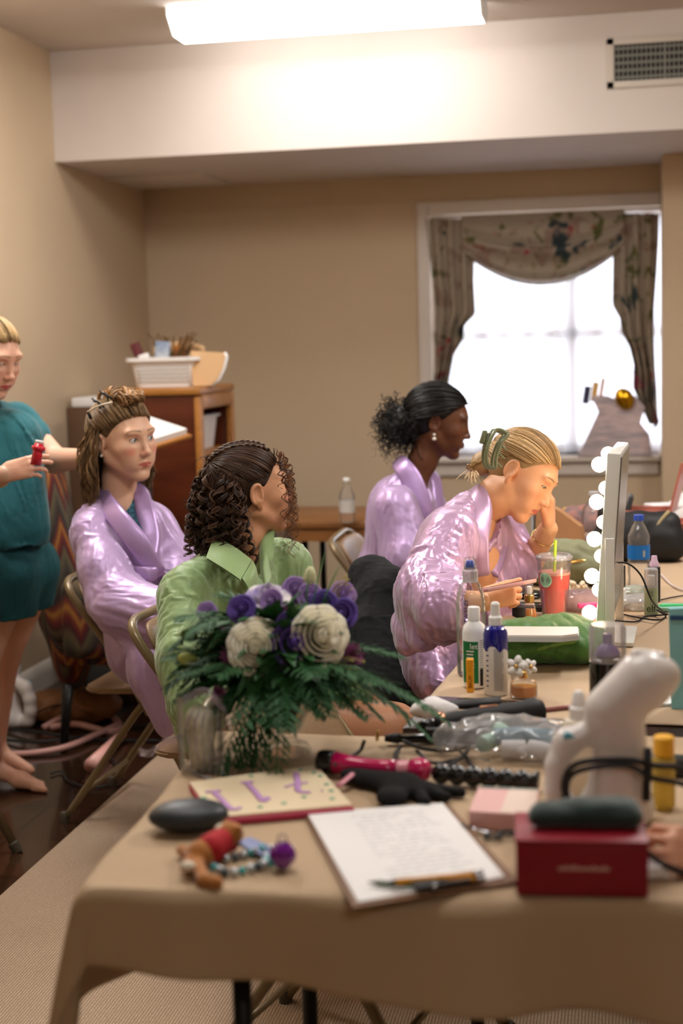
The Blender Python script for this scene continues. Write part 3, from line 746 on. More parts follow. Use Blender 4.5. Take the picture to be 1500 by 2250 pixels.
# ================================================================== FLAME-STITCH ARMCHAIRS
m_flame = mat('flame_stitch', (90, 40, 30), rough=.9); nt, b = nodes(m_flame)
tc = nt.nodes.new('ShaderNodeTexCoord'); sp = nt.nodes.new('ShaderNodeSeparateXYZ'); nt.links.new(tc.outputs['Object'], sp.inputs[0])
def mth(op, a, b_=None, c=None):
    n = nt.nodes.new('ShaderNodeMath'); n.operation = op
    for i, q in enumerate((a, b_, c)):
        if q is None: continue
        if isinstance(q, (int, float)): n.inputs[i].default_value = q
        else: nt.links.new(q, n.inputs[i])
    return n.outputs[0]
s = mth('ADD', sp.outputs['Y'], mth('MULTIPLY', sp.outputs['X'], .8)); tri = mth('PINGPONG', s, .05); zz = mth('ADD', sp.outputs['Z'], mth('MULTIPLY', tri, 2.6)); fr = mth('FRACT', mth('MULTIPLY', zz, 4.3))
rmp = nt.nodes.new('ShaderNodeValToRGB'); rmp.color_ramp.interpolation = 'LINEAR'
el = rmp.color_ramp.elements; cs = [(0, (62, 56, 44)), (.16, (84, 74, 52)), (.3, (60, 18, 20)), (.45, (96, 30, 24)), (.58, (140, 96, 36)), (.66, (98, 42, 28)), (.8, (36, 26, 28)), (1, (62, 56, 44))]
el[0].position = 0; el[0].color = srgb(*cs[0][1]); el[1].position = 1; el[1].color = srgb(*cs[-1][1])
for p_, c_ in cs[1:-1]: e = el.new(p_); e.color = srgb(*c_)
nt.links.new(fr, rmp.inputs[0]); nt.links.new(rmp.outputs[0], b.inputs['Base Color'])
def armchair(label, loc, rz, hb_=1.1):
    t = thing('armchair', label, 'armchair', loc, rz, 'flame-stitch armchairs')
    S = Sdf(.014)
    S.cap((-.25, -.22, .45), (-.34, -.22, hb_ - .12), .09, .075, .05).cap((-.25, .22, .45), (-.34, .22, hb_ - .12), .09, .075, .05).cap((-.27, 0, .45), (-.36, 0, hb_ - .06), .11, .09, .08)
    S.cap((-.26, 0, .35), (-.35, 0, hb_ - .15), .2, .18, .05, flat=((1, 0, 0), .42))
    P, F = S.build(smooth=2); mesh_from('backrest', P, F, m_flame, t)
    box('seat', (.02, 0, .40), (.56, .54, .15), m_flame, t, bev=.045, seg=4)
    for s in (-1, 1): box('arm', (.0, s * .32, .49), (.56, .12, .30), m_flame, t, bev=.05, seg=4)
    box('base', (0, 0, .34), (.56, .62, .07), m_flame, t, bev=.02)
    for sx in (-1, 1):
        for sy in (-1, 1): tube('leg', [(sx * .25 * (1.08 if sx < 0 else 1), sy * .29, .24), (sx * .27 * (1.1 if sx < 0 else 1), sy * .29, 0)], [.022, .014], m_legs, t)
    return t
ac = armchair('flame-stitch patterned armchair behind the girl with clipped-up hair', (-1.86, 5.30, 0), radians(20), 1.10)
dup(ac, (-1.80, 5.42 + .13, 0), radians(-60), 'flame-stitch patterned armchair in front of the bookcase') if False else None
a2 = armchair('flame-stitch patterned chair in front of the bookcase', (-1.46, 5.55, 0), radians(-75), .95); a2.scale = (.60, .60, .78)
# ================================================================== PEOPLE
def unit(v): v = V3(v); return v / (np.linalg.norm(v) + 1e-12)
def m_skin(name, rough=.45, sss=.25): return mat(name, (200, 150, 120), rough=rough, attr=True, sss=sss, bump=.05, bscale=300)
SKIN = m_skin('skin')
m_eye = mat('eye_white', (225, 220, 215), rough=.15, attr=True, coat=.5)
m_hair = mat('hair', (90, 60, 40), rough=.42, attr=True, spec=.35)
def frame_from(fwd, up):
    f = unit(fwd); u = V3(up); u = unit(u - f * (u @ f)); r = np.cross(f, u); return np.stack([r, f, u], 1)   # columns: right, fwd, up
def azim(az, pitch=0, roll=0):
    f = np.array([cos(radians(az)) * cos(radians(pitch)), sin(radians(az)) * cos(radians(pitch)), sin(radians(pitch))])
    B = frame_from(f, (0, 0, 1))
    if roll:
        a = radians(roll); r, u = B[:, 0].copy(), B[:, 2].copy(); B[:, 0] = r * cos(a) - u * sin(a); B[:, 2] = u * cos(a) + r * sin(a)
    return B
def head_mesh(c, B, neck_pts, s=1.0, skin=(214, 160, 130), lip=(176, 84, 78), brow=(110, 80, 56), blush=0.25, open_=.0052, lash=(50, 34, 26), jaw=1.0, nose=1.0, h=.0023):
    """returns world verts, faces, colours + eye verts"""
    S = Sdf(h); k = .016
    S.ell((0, -.018, .036), (.074, .094, .080), k=.02)
    S.ell((0, .022, .012), (.066, .072, .075), k=.03)
    S.ell((0, .028, -.035), (.054 * jaw, .060, .076), k=.03)
    for sx in (-1, 1):
        S.cap((sx * .054 * jaw, -.004, -.048), (sx * .016, .066, -.094), .019, .015, k=.022)
        S.ell((sx * .040, .056, -.018), (.026, .028, .024), k=.022)
        S.ell((sx * .030, .066, -.052), (.022, .022, .026), k=.02)
        S.ell((sx * .028, .078, .034), (.026, .012, .010), k=.016)
    S.ell((0, .070, -.098), (.019, .017, .014), k=.018)
    S.ell((0, .074, -.062), (.026, .020, .022), k=.016)
    for sx in (-1, 1): S.ell((sx * .032, .0955, .009), (.019, .014, .0125), k=.012, op='s')
    S.cap((0, .082, .022), (0, .104 * nose ** .3, -.022), .0068, .0088, k=.010)
    S.ell((0, .106 * nose ** .3, -.028), (.0105, .0105, .0092), k=.007)
    for sx in (-1, 1):
        S.ell((sx * .0112, .096, -.031), (.0072, .0095, .0068), k=.006)
        S.ell((sx * .0062, .102, -.0375), (.0034, .0045, .003), k=.003, op='s')
    # lips
    for sx in (-1, 1):
        S.cap((0, .0950, -.0575), (sx * .026, .0815, -.0616), .0044, .0022, k=.004)
        S.cap((0, .0935, -.0665), (sx * .024, .0805, -.0630), .0048, .0022, k=.004)
        S.cap((0, .1012, -.0622), (sx * .026, .0855, -.0624), .0012, .0010, k=.002, op='s')
    S.ell((0, .092, -.080), (.018, .006, .006), k=.008, op='s')
    # eyelids
    for sx in (-1, 1):
        S.ell((sx * .031, .0725, .010), (.0146, .0142, .0140), k=.004)
        S.ell((sx * .0318, .0885, .0088), (.0145, .0095, open_ * 1.12), k=.0012, op='s')
    # ears
    for sx in (-1, 1):
        R = Rz(-sx * .35) @ Rx(.12)
        S.ell((sx * .0765, -.010, -.004), (.0070, .0175, .0270), R, k=.007)
        S.ell((sx * .0745, -.004, -.030), (.006, .008, .010), k=.006)
        S.ell((sx * .0850, -.006, -.002), (.0070, .0095, .0150), k=.004, op='s')
        arc = [(sx * (.080 + .002 * sin(t)), -.010 - .0160 * cos(t), -.001 + .0255 * sin(t)) for t in np.linspace(-1.0, 2.3, 12)]
        S.chain(arc, [.0036] * 12, k=.005)
        S.cap((sx * .079, .003, -.008), (sx * .078, .002, .004), .004, .003, k=.004)
    # neck
    Bi = B.T; loc = [(Bi @ (V3(p) - V3(c))) / s for p, r in neck_pts]; rad = [r / s for p, r in neck_pts]
    S.cap((0, -.022, -.035), loc[0], .050, rad[0], k=.022)
    for i in range(len(loc) - 1): S.cap(loc[i], loc[i + 1], rad[i], rad[i + 1], k=.025)
    P, F = S.build(smooth=1)
    col = np.tile(np.array(srgb(*skin))[:3], (len(P), 1))
    lipc = np.array(srgb(*lip))[:3]; x, y, z = P.T; ax = np.abs(x)
    def bl(w, c2):
        nonlocal col
        w = np.clip(w, 0, 1)[:, None]; col = col * (1 - w) + np.array(c2)[:3] * w
    bc_ = np.array(srgb(min(255, skin[0] + 10), int(skin[1] * .66), int(skin[2] * .66)))
    d = np.sqrt(((ax - .046) / .022) ** 2 + ((z + .022) / .018) ** 2); bl(blush * (1 - d) * (y > .02), bc_)
    d = np.sqrt((ax / .0265) ** 2 + ((z + .0620) / (.0088 * (1 - .55 * np.clip(ax / .0265, 0, 1)))) ** 2); bl((1.12 - d) * 5 * .85 * (y > .080), lipc)
    d = np.sqrt(((ax - .013) / .012) ** 2 + ((z + .028) / .012) ** 2); bl(.25 * (1 - d) * (y > .08), bc_)
    # brows
    bz = .0352 + .0035 * np.sin(np.clip((ax - .012) / .040, 0, 1) * 2.6); w = (1 - np.abs(z - bz) / (.0032 * (1.15 - .6 * np.clip((ax - .012) / .042, 0, 1)))) * 3
    bl(np.clip(w, 0, 1) * .8 * (ax > .011) * (ax < .053) * (y > .045), srgb(*brow))
    # lashes / lid line
    ez = .0088 + open_ * np.sqrt(np.clip(1 - ((ax - .0315) / .0135) ** 2, 0, 1)); w = (1 - np.abs(z - ez) / .0022) * 2 * (np.abs(ax - .0318) < .0145) * (y > .066)
    bl(w * .9, srgb(*lash))
    ez = .0088 - open_ * np.sqrt(np.clip(1 - ((ax - .0315) / .0135) ** 2, 0, 1)); w = (1 - np.abs(z - ez) / .0016) * 1.5 * (np.abs(ax - .0315) < .013) * (y > .066)
    bl(w * .5, srgb(*lash))
    d = np.sqrt(((ax - .033) / .02) ** 2 + ((z - .022) / .009) ** 2); bl(.35 * (1 - d) * (y > .05), bc_ * .7)
    Pw = (P * s) @ B.T + V3(c)
    return Pw, F, col
def eyes(par, c, B, s, gaze=(0, 1, 0), iris=(96, 120, 140)):
    for sx in (-1, 1):
        v, f = lathe_vf([(sin(t) * .0126 if 0 < t < pi else 0, -cos(t) * .0126) for t in np.linspace(0, pi, 17)], 20)
        R = rmat(gaze); R = np.array(R); q = v @ R.T
        d = v[:, 2] / .0126; col = np.tile(np.array(srgb(226, 220, 216))[:3], (len(v), 1))
        col[d > .86] = np.array(srgb(*iris))[:3]; col[d > .955] = 0.004
        q = q + np.array([sx * .031, .0725, .010]); mesh_from('eye', (q * s) @ B.T + V3(c), f, m_eye, par, colors=np.c_[col, np.ones(len(v))])
def hand_sdf(S, wrist, F, N, thumb=1, curls=(.3, .3, .35, .4), tdir=None, s=1.0, spread=.04, tbend=.3):
    """F: wrist to knuckles; N: back-of-hand normal; thumb=+1: thumb on side cross(F,N)"""
    F = unit(F); N = unit(V3(N) - F * (V3(N) @ F)); Lt = np.cross(F, N) * thumb; w = V3(wrist)
    offs = (.027, .009, -.009, -.025); LN = (.070, .078, .073, .058); rr = (.0086, .0088, .0084, .0074); tips = []
    for i in range(4):
        b = w + (F * (.088 - (.004, 0, .003, .010)[i]) + Lt * offs[i] + N * (.003 - .002 * abs(i - 1.2))) * s
        S.cap(w + (F * .012 + Lt * offs[i] * .62) * s, b, .0135 * s, .0105 * s, k=.012 * s)
        d = unit(F + Lt * spread * (1.2 - i)); p = b; a = 0
        for j, (fr_, cu) in enumerate(((.46, 1.0), (.30, 1.15), (.24, .8))):
            a += curls[i] * cu; dd = d * cos(a) - N * sin(a); q = p + dd * LN[i] * fr_ * s
            r0 = rr[i] * (1 - .10 * j) * s; S.cap(p, q, r0, r0 * .92, k=.0025 * s); p = q
        tips.append(p)
    S.cap(w, w + F * .04 * s, .021 * s, .020 * s, k=.012, flat=(N, .7))
    td = unit(tdir) if tdir is not None else unit(F * .75 + Lt * .62 - N * .25)
    tb = w + (F * .022 + Lt * .024 - N * .004) * s; t1 = tb + td * .040 * s; td2 = unit(td - Lt * tbend * .6 + F * tbend * .6 ); t2 = t1 + td2 * .032 * s; t3 = t2 + unit(td2 + F * tbend * .3) * .024 * s
    S.cap(tb, t1, .0145 * s, .0108 * s, k=.012 * s); S.cap(t1, t2, .0100 * s, .0094 * s, k=.003); S.cap(t2, t3, .0092 * s, .0076 * s, k=.003); tips.append(t3)
    return tips
def fold_disp(fields): return ('drape', fields)
def drape_cloth(S, fields, iters=170, inner=-.006, outer=.021, grav=.00006, base=.09, smooth=.06, seed=1):
    """relax an over-long cloth skin round the body shape so that it buckles into folds along the given axes"""
    P, F = S.build(smooth=1); D, lo, h = S.D, S.lo, S.h
    G = np.stack(np.gradient(D, h), -1)
    E = np.concatenate([F[:, [0, 1]], F[:, [1, 2]], F[:, [2, 3]], F[:, [3, 0]]]); E = np.unique(np.sort(E, 1), axis=0)
    X = np.unique(np.sort(np.concatenate([F[:, [0, 2]], F[:, [1, 3]]]), 1), axis=0)
    A = np.concatenate([E, X]); n = len(P)
    wbest = np.full(n, 1e-3); axis = np.tile(np.array([0, 0, 1.0]), (n, 1)); ex = np.full(n, base); lam = np.full(n, .055); sc = np.zeros(n)
    for k, (c, R, a, e_, l_) in enumerate(fields):
        r = np.linalg.norm(P - V3(c), axis=1) / R; w = np.clip(1 - r * r, 0, 1); m = w > wbest
        axis[m] = unit(a); lam[m] = l_ * 1.35; wbest[m] = w[m]; ex = np.maximum(ex, base + (e_ - base) * np.minimum(1, w * 1.8))
    d = P[A[:, 1]] - P[A[:, 0]]; L = np.linalg.norm(d, axis=1); ax = (axis[A[:, 0]] + axis[A[:, 1]]) * .5
    ct = np.abs((d * ax).sum(1)) / np.maximum(L, 1e-9); e2 = (ex[A[:, 0]] + ex[A[:, 1]]) * .5
    L0 = L * (1 + e2 * (1 - ct ** 2) + .015)
    N = vnormals(P, F); par = (P * axis).sum(1)[:, None] * axis
    q = (P - par) / lam[:, None] + par / lam[:, None] * .16 + seed * 3.7
    q = q + .9 * np.stack([pnoise(q * .35 + 3), pnoise(q * .35 + 13), pnoise(q * .35 + 23)], 1)
    P = P + N * (pnoise(q) * .014 * np.clip(ex / .15, .3, 1.2))[:, None]
    cnt = np.maximum(np.bincount(A.ravel(), minlength=n), 1).astype(float)
    cE = np.maximum(np.bincount(E.ravel(), minlength=n), 1).astype(float)
    shp = np.array(D.shape) - 2
    for it in range(iters):
        P[:, 2] -= grav
        for _ in range(2):
            d = P[A[:, 1]] - P[A[:, 0]]; l = np.linalg.norm(d, axis=1) + 1e-9; c = (d * ((l - L0) / l)[:, None]) * .5
            C = np.stack([np.bincount(A[:, 0], c[:, k], n) - np.bincount(A[:, 1], c[:, k], n) for k in range(3)], 1); P = P + C / cnt[:, None] * 1.5
        M_ = np.stack([np.bincount(E[:, 0], P[E[:, 1], k], n) + np.bincount(E[:, 1], P[E[:, 0], k], n) for k in range(3)], 1) / cE[:, None]
        P = P + (M_ - P) * (smooth if it < iters - 12 else .22)
        g = (P - lo) / h; i0 = np.clip(np.floor(g).astype(int), 0, shp); f = np.clip(g - i0, 0, 1)
        val = 0
        for dx in (0, 1):
            for dy in (0, 1):
                for dz in (0, 1):
                    w = (f[:, 0] if dx else 1 - f[:, 0]) * (f[:, 1] if dy else 1 - f[:, 1]) * (f[:, 2] if dz else 1 - f[:, 2]); val = val + w * D[i0[:, 0] + dx, i0[:, 1] + dy, i0[:, 2] + dz]
        nr = np.round(g).astype(int); nr = np.clip(nr, 0, shp); gn = G[nr[:, 0], nr[:, 1], nr[:, 2]]; gn = gn / (np.linalg.norm(gn, axis=1)[:, None] + 1e-9)
        push = np.where(val < inner, inner - val, np.where(val > outer, (outer - val) * .6, 0)); P = P + gn * push[:, None]
    return P, F
def tagp(o, label, group=None): return tag(o, label, 'person', group)
def body_object(root, parts, m=SKIN):
    V = []; F = []; C = []; k = 0
    for P, f, c in parts:
        V.append(P); F.append(np.asarray(f) + k); C.append(np.broadcast_to(c, (len(P), 3)) if np.ndim(c) == 1 else c); k += len(P)
    V = np.concatenate(V); C = np.concatenate(C); F = np.concatenate(F)
    return mesh_from('body', V, F, m, root, colors=np.c_[C, np.ones(len(V))])
# ---------------------------------------------------------------- hair
class Hair:
    def __init__(self, c, B, s, base, seed=1): self.c = V3(c); self.B = B; self.s = s; self.v = []; self.base = np.array(srgb(*base))[:3]; self.rs = np.random.RandomState(seed); self.C = []
    def W(self, p): return (np.asarray(p, float) * self.s) @ self.B.T + self.c
    def add(self, path, rad, n=5, flat=1.0, col=None, world=False):
        v, f = tube_mesh(path if world else self.W(path), rad, n, True, flat)
        self.v.append((v, f)); b = self.base if col is None else np.array(srgb(*col))[:3]
        j = self.rs.uniform(.6, 1.35); self.C.append(np.tile(np.clip(b * j, 0, 1), (len(v), 1)))
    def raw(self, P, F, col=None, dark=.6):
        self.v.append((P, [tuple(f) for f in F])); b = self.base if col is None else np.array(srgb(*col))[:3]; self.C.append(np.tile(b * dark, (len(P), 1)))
    def done(self, root, name='hair'):
        v, f = join_vf(self.v); C = np.concatenate(self.C); return mesh_from(name, v, f, m_hair, root, colors=np.c_[C, np.ones(len(v))])
E_C = np.array([0, -.014, .034]); E_R = np.array([.0775, .0975, .083])
def on_scalp(d, off=0.0): d = unit(d); return E_C + d * (E_R + off)
def hair_line(az, el_front=.58):   # direction elevations of hairline: az 0=front, pi=back
    # front hairline high, falls past the temples to behind the ears, low at the nape
    a = abs((az + pi) % (2 * pi) - pi)
    return np.interp(a, [0, .5, .95, 1.22, 1.42, 1.75, 1.95, 2.2, 3.15], [.52, .47, .30, .06, .06, .03, -.45, -.9, -1.2])
def dirv(az, el): return np.array([sin(az) * cos(el), cos(az) * cos(el), sin(el)])
def cap_strands(H, G, n=420, r=.0021, off=.004, col2=None, az_rng=(-pi, pi), seg=12, puff=.006, jitter=.02, el_top=1.45, wave=0.0):
    """strands from all over the scalp (hairline and above) flowing on the ellipsoid to gather direction G (dir vector)"""
    Gd = unit(G)
    for i in range(n):
        az = H.rs.uniform(*az_rng); e0 = hair_line(az); el = e0 + (el_top - e0) * (0 if H.rs.rand() < .3 else H.rs.rand() ** 1.3)
        a = unit(dirv(az, el)); ca = np.clip(a @ Gd, -1, 1); om = math.acos(ca)
        if om < .15: continue
        path = []; oo = off + H.rs.rand() * .004; ph = H.rs.rand() * 6
        for t in np.linspace(0, 1, seg):
            d = (sin((1 - t) * om) * a + sin(t * om) * Gd) / sin(om); o_ = oo + puff * sin(pi * t) + (wave * sin(t * 14 + ph) if wave else 0)
            path.append(on_scalp(d, o_) + H.rs.randn(3) * jitter * .01)
        H.add(path, [r * (.5 + .9 * sin(pi * min(1, .15 + t))) for t in np.linspace(0, 1, seg)], 5, .55, col=col2 if (col2 and H.rs.rand() < .35) else None)
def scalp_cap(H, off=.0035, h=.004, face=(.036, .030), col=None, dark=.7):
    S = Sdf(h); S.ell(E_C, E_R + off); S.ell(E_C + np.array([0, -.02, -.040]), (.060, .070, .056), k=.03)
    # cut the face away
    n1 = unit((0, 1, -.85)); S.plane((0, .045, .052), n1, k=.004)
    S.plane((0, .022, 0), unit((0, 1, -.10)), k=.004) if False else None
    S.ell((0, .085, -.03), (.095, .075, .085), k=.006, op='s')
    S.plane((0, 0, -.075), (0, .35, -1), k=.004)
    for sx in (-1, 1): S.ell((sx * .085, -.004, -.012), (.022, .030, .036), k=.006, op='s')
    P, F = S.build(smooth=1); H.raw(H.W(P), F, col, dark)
def curl(H, root, guide, R=.011, turns=5, r=.0026, n=3, world=True, seg=9, grow=1.0, col=None):
    """helical lock along guide polyline (world)"""
    g = np.array(smooth_path(guide, 10)); L = len(g); T = np.gradient(g, axis=0); T /= np.linalg.norm(T, axis=1)[:, None]
    ref = np.array([.3, .5, .8]); a = np.cross(T, ref); a /= np.linalg.norm(a, axis=1)[:, None]; b = np.cross(T, a)
    N = int(turns * seg) + 2; tt = np.linspace(0, 1, N); ph0 = H.rs.rand() * 6.28; sg = 1 if H.rs.rand() < .5 else -1
    ix = tt * (L - 1); 
    def interp(A): return np.stack([np.interp(ix, np.arange(L), A[:, q]) for q in range(3)], 1)
    G, A_, B_ = interp(g), interp(a), interp(b)
    for j in range(n):
        ph = ph0 + sg * tt * turns * 2 * pi + j * .35 + H.rs.rand() * .1
        rr = R * np.clip(tt * 4, .15, 1) * (1 + (grow - 1) * tt) * H.rs.uniform(.85, 1.15)
        path = G + A_ * (np.cos(ph) * rr)[:, None] + B_ * (np.sin(ph) * rr)[:, None]
        H.add(path, [r * (1 - .65 * t) for t in tt], 5, .7, col, world=True)

m_satin = mat('lavender_satin', (186, 158, 202), rough=.42, metal=.32, sheen=.3, bump=.35, bscale=16, spec=.6, stretch=(1, 1, .3))
m_satin_band = mat('lavender_satin_band', (180, 150, 200), rough=.36, metal=.35, bump=.15, bscale=20, spec=.6)
m_pearl = mat('pearl', (236, 228, 214), rough=.2, coat=.6)
def band(name, pts, wid, th, up, m, par, n=14):
    """flat ribbon following points; up = list/const of surface normals"""
    P = np.array(smooth_path(pts, 6)); U = np.array(smooth_path(up, 6)) if np.ndim(up) > 1 else np.tile(V3(up), (len(P), 1))
    T = np.gradient(P, axis=0); T /= np.linalg.norm(T, axis=1)[:, None]; V = []; F = []
    W_ = np.interp(np.linspace(0, 1, len(P)), np.linspace(0, 1, len(wid)), wid) if not np.isscalar(wid) else np.full(len(P), wid)
    for i in range(len(P)):
        u = U[i] - T[i] * (U[i] @ T[i]); u /= np.linalg.norm(u); s = np.cross(T[i], u)
        for j in range(n):
            a = 2 * pi * j / n; V.append(P[i] + s * cos(a) * W_[i] + u * sin(a) * th * (1 if abs(cos(a)) < .7 else 1.2))
    for i in range(len(P) - 1):
        for j in range(n): F.append((i * n + j, i * n + (j + 1) % n, (i + 1) * n + (j + 1) % n, (i + 1) * n + j))
    F.append(tuple(range(n))[::-1]); F.append(tuple((len(P) - 1) * n + j for j in range(n)))
    return mesh_from(name, V, F, m, par)
# ------------------------------------------------------------------ woman in the green shirt
def person_green():
    D = 3.66
    root = thing('person', 'seated person in an oversized green shirt with half-braided curly dark hair, looking away', 'person', PZ(520, 1750, .012))
    root.location = (0, 0, 0)
    c = PD(548, 1080, D); B = azim(36, 4)
    hc = (212, 158, 122)
    nb = PD(508, 1245, D)
    P, F, C = head_mesh(c, B, [(PD(536, 1170, D), .047), (nb, .056)], s=.98, skin=hc, blush=.45)
    parts = [(P, F, C)]
    sk = np.array(srgb(*hc))[:3]
    # torso under the shirt, thighs, calves
    hip = PD(505, 1545, 3.72); chest = PD(500, 1350, D)
    S1 = PD(408, 1285, 3.54); S2 = PD(612, 1240, 3.80)
    hR = PD(480, 1560, 3.62); hL = PD(540, 1550, 3.82)
    kR = PD(866, 1598, 3.55); kL = PD(905, 1556, 3.74)
    fR = (kR[0] - .02, kR[1] - .02, .06); fL = (kL[0] + .03, kL[1] + .03, .06)
    S = Sdf(.009)
    S.cap(nb, chest, .052, .085, k=.03).cap(chest, hip, .085, .11, k=.04).cap(S1 + [0, 0, -.03], S2 + [0, 0, -.03], .032, .032, k=.03)
    S.cap(hR, kR, .085, .060, k=.03).cap(hL, kL, .085, .060, k=.03)
    for kn, ft in ((kR, fR), (kL, fL)):
        S.cap(kn, ft, .055, .036, k=.02); S.cap(ft, V3(ft) + [.13, -.02, -.025], .034, .025, k=.02)
    a1 = PD(400, 1470, 3.40); a2 = PD(590, 1530, 3.42)
    S.cap(S1 + [0, 0, -.03], a1, .032, .036, k=.02).cap(a1, a2, .038, .028, k=.01)
    e2 = PD(650, 1450, 3.85); w2 = PD(740, 1515, 3.66); S.cap(S2 + [0, 0, -.03], e2, .032, .034, k=.02).cap(e2, w2, .036, .026, k=.01)
    P, F = S.build(smooth=2); parts.append((P, F, sk * np.array([1, .97, .95])))
    S = Sdf(.0028); hand_sdf(S, a2, PD(680, 1545, 3.44) - a2, (0, -.3, 1), thumb=-1, curls=(.25, .25, .3, .3)); P, F = S.build(); parts.append((P, F, sk))
    S = Sdf(.0028); hand_sdf(S, w2, PD(820, 1535, 3.58) - w2, (0, -.2, 1), thumb=1, curls=(.3, .3, .3, .3)); P, F = S.build(); parts.append((P, F, sk))
    body_object(root, parts)
    # shirt
    S = Sdf(.0065); k = .05
    S.cap(PD(502, 1300, 3.68), PD(498, 1430, 3.68), .115, .15, k=.05)
    S.cap(PD(498, 1430, 3.68), PD(520, 1560, 3.70), .15, .155, k=.05)
    S.cap(S1 + [0, 0, -.02], S2 + [0, 0, -.02], .050, .050, k=.05)
    S.cap(PD(420, 1270, 3.56), PD(500, 1232, 3.66), .040, .046, k=.04); S.cap(PD(600, 1215, 3.78), PD(520, 1230, 3.68), .042, .042, k=.04)
    # back bulge
    S.ell(PD(432, 1370, 3.72), (.07, .11, .15), k=.05)
    # near sleeve
    S.cap(PD(404, 1310, 3.54), PD(408, 1440, 3.43), .062, .064, k=.035); S.cap(PD(408, 1440, 3.43), PD(430, 1540, 3.38), .064, .064, k=.02)
    S.cap(PD(430, 1535, 3.38), PD(530, 1545, 3.40), .060, .048, k=.02)
    # far sleeve
    S.cap(PD(628, 1235, 3.80), PD(655, 1400, 3.84), .064, .072, k=.035); S.cap(PD(655, 1400, 3.84), PD(720, 1500, 3.70), .07, .055, k=.03)
    # lap of the shirt
    S.cap(PD(540, 1540, 3.70), PD(752, 1515, 3.60), .14, .070, k=.05)
    # neckline opening
    S.cap(PD(530, 1190, 3.66), PD(556, 1238, 3.62), .050, .030, k=.008, op='s')
    S.cap(PD(552, 1235, 3.60), PD(570, 1330, 3.52), .022, .010, k=.006, op='s')
    ax = (0, 0, 1)
    F_ = [(PD(500, 1370, 3.6), .5, (.1, 0, 1), 0.272, 0.083), (PD(395, 1370, 3.45), .22, (.05, 0, 1), 0.238, 0.058), (PD(610, 1290, 3.75), .26, (.25, .05, 1), 0.272, 0.05), (PD(660, 1500, 3.6), .3, (1, 0, .2), 0.204, 0.083), (PD(540, 1330, 3.5), .25, (.45, 0, -.9), 0.204, 0.054), (PD(430, 1260, 3.5), .16, (.5, 0, -1), 0.102, 0.062)]
    P, F = S.build(disp=fold_disp(F_), smooth=1)
    m_gs = mat('green_shirt', (136, 164, 108), rough=.46, sheen=.4, bump=.10, bscale=12, spec=.45, stretch=(1, 1, .4))
    mesh_from('shirt', P, F, m_gs, root)
    # collar: two wings + stand
    cl = []
    n_ = (.35, -.9, .2)
    def wing(pts, th=.004):
        P3 = [V3(p) for p in pts]; nn = unit(np.cross(P3[1] - P3[0], P3[2] - P3[0])); 
        if nn @ V3((.2, -1, .3)) < 0: nn = -nn
        V = []; F = []; ng = 10
        for t in (0, 1):
            for i in range(ng + 1):
                for j in range(ng + 1):
                    u, v_ = i / ng, j / ng; a = P3[0] * (1 - u) + P3[1] * u; b = P3[3] * (1 - u) + P3[2] * u
                    V.append(a * (1 - v_) + b * v_ + nn * (.012 * sin(pi * u) * sin(pi * (.15 + v_ * .8)) + (th if t else 0)))
        for t in (0, 1):
            o = t * (ng + 1) ** 2
            for i in range(ng):
                for j in range(ng): a0 = o + i * (ng + 1) + j; F.append((a0, a0 + 1, a0 + ng + 2, a0 + ng + 1) if t else (a0, a0 + ng + 1, a0 + ng + 2, a0 + 1))
        return np.array(V), F
    q = lambda x, y, d: PD(x, y, d)
    cl.append(wing([q(470, 1180, 3.60), q(553, 1233, 3.53), q(528, 1277, 3.45), q(452, 1228, 3.50)]))
    cl.append(wing([q(553, 1233, 3.53), q(566, 1275, 3.50), q(548, 1304, 3.46), q(530, 1272, 3.46)]))
    cl.append(wing([q(570, 1170, 3.70), q(603, 1166, 3.66), q(600, 1225, 3.60), q(574, 1262, 3.56)]))
    cl.append(wing([q(574, 1262, 3.56), q(586, 1210, 3.60), q(596, 1268, 3.54), q(584, 1300, 3.50)]))
    v, f = join_vf(cl); mesh_from('collar', v, f, m_gs, root)
    lathe('button', [(0, 0), (.0055, 0), (.0055, .002), (0, .0025)], m_gs, root, 14, loc=tuple(q(556, 1304, 3.455)))
    # ---------------- hair
    H = Hair(c, B, .98, (58, 38, 26), 3)
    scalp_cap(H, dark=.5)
    G = (-.05, -.80, .62)
    cap_strands(H, G, 1000, r=.0016, col2=(86, 60, 42), az_rng=(-1.95, 1.95))
    # lower back strands fall down
    H2 = H
    for i in range(260):
        az = H.rs.uniform(1.85, 2 * pi - 1.85); d0 = dirv(az, H.rs.uniform(-.4, .9)); p0 = on_scalp(d0, .006)
        p1 = on_scalp(unit(d0 + np.array([0, -.15, -.5])), .012); p2 = p1 + np.array([0, -.012, -.035])
        H.add(smooth_path([p0, p1, p2], 4), .0026, 5, .6)
    # braid along the side to the gather point (on the camera side = person's right)
    gp = on_scalp(G, .008)
    for sgn, az0 in ((1, 0.62), (-1, -.5), (1, .15)):
        a = unit(dirv(az0, .78 if az0 != .15 else .95)); Gd = unit(G); om = math.acos(a @ Gd)
        for st in range(3):
            path = []
            for t in np.linspace(0, 1, 44):
                d = (sin((1 - t) * om) * a + sin(t * om) * Gd) / sin(om); sag = np.array([sgn * .03 * sin(pi * t), 0, -.22 * sin(pi * t ** 1.3)]) if az0 == .62 else 0
                p = on_scalp(unit(d + sag * .8), .0105); ph = t * 24 + st * 2.094; tn = np.array([cos(ph) * .0052, 0, cos(ph) * .0052 * .6]); p = p + tn + unit(p - E_C) * .0028 * sin(2 * ph)
                path.append(p)
            H.add(path, .0042, 7, .8, col=(74, 52, 38))
    # curls falling at the back: roots over back of head
    R = H.rs
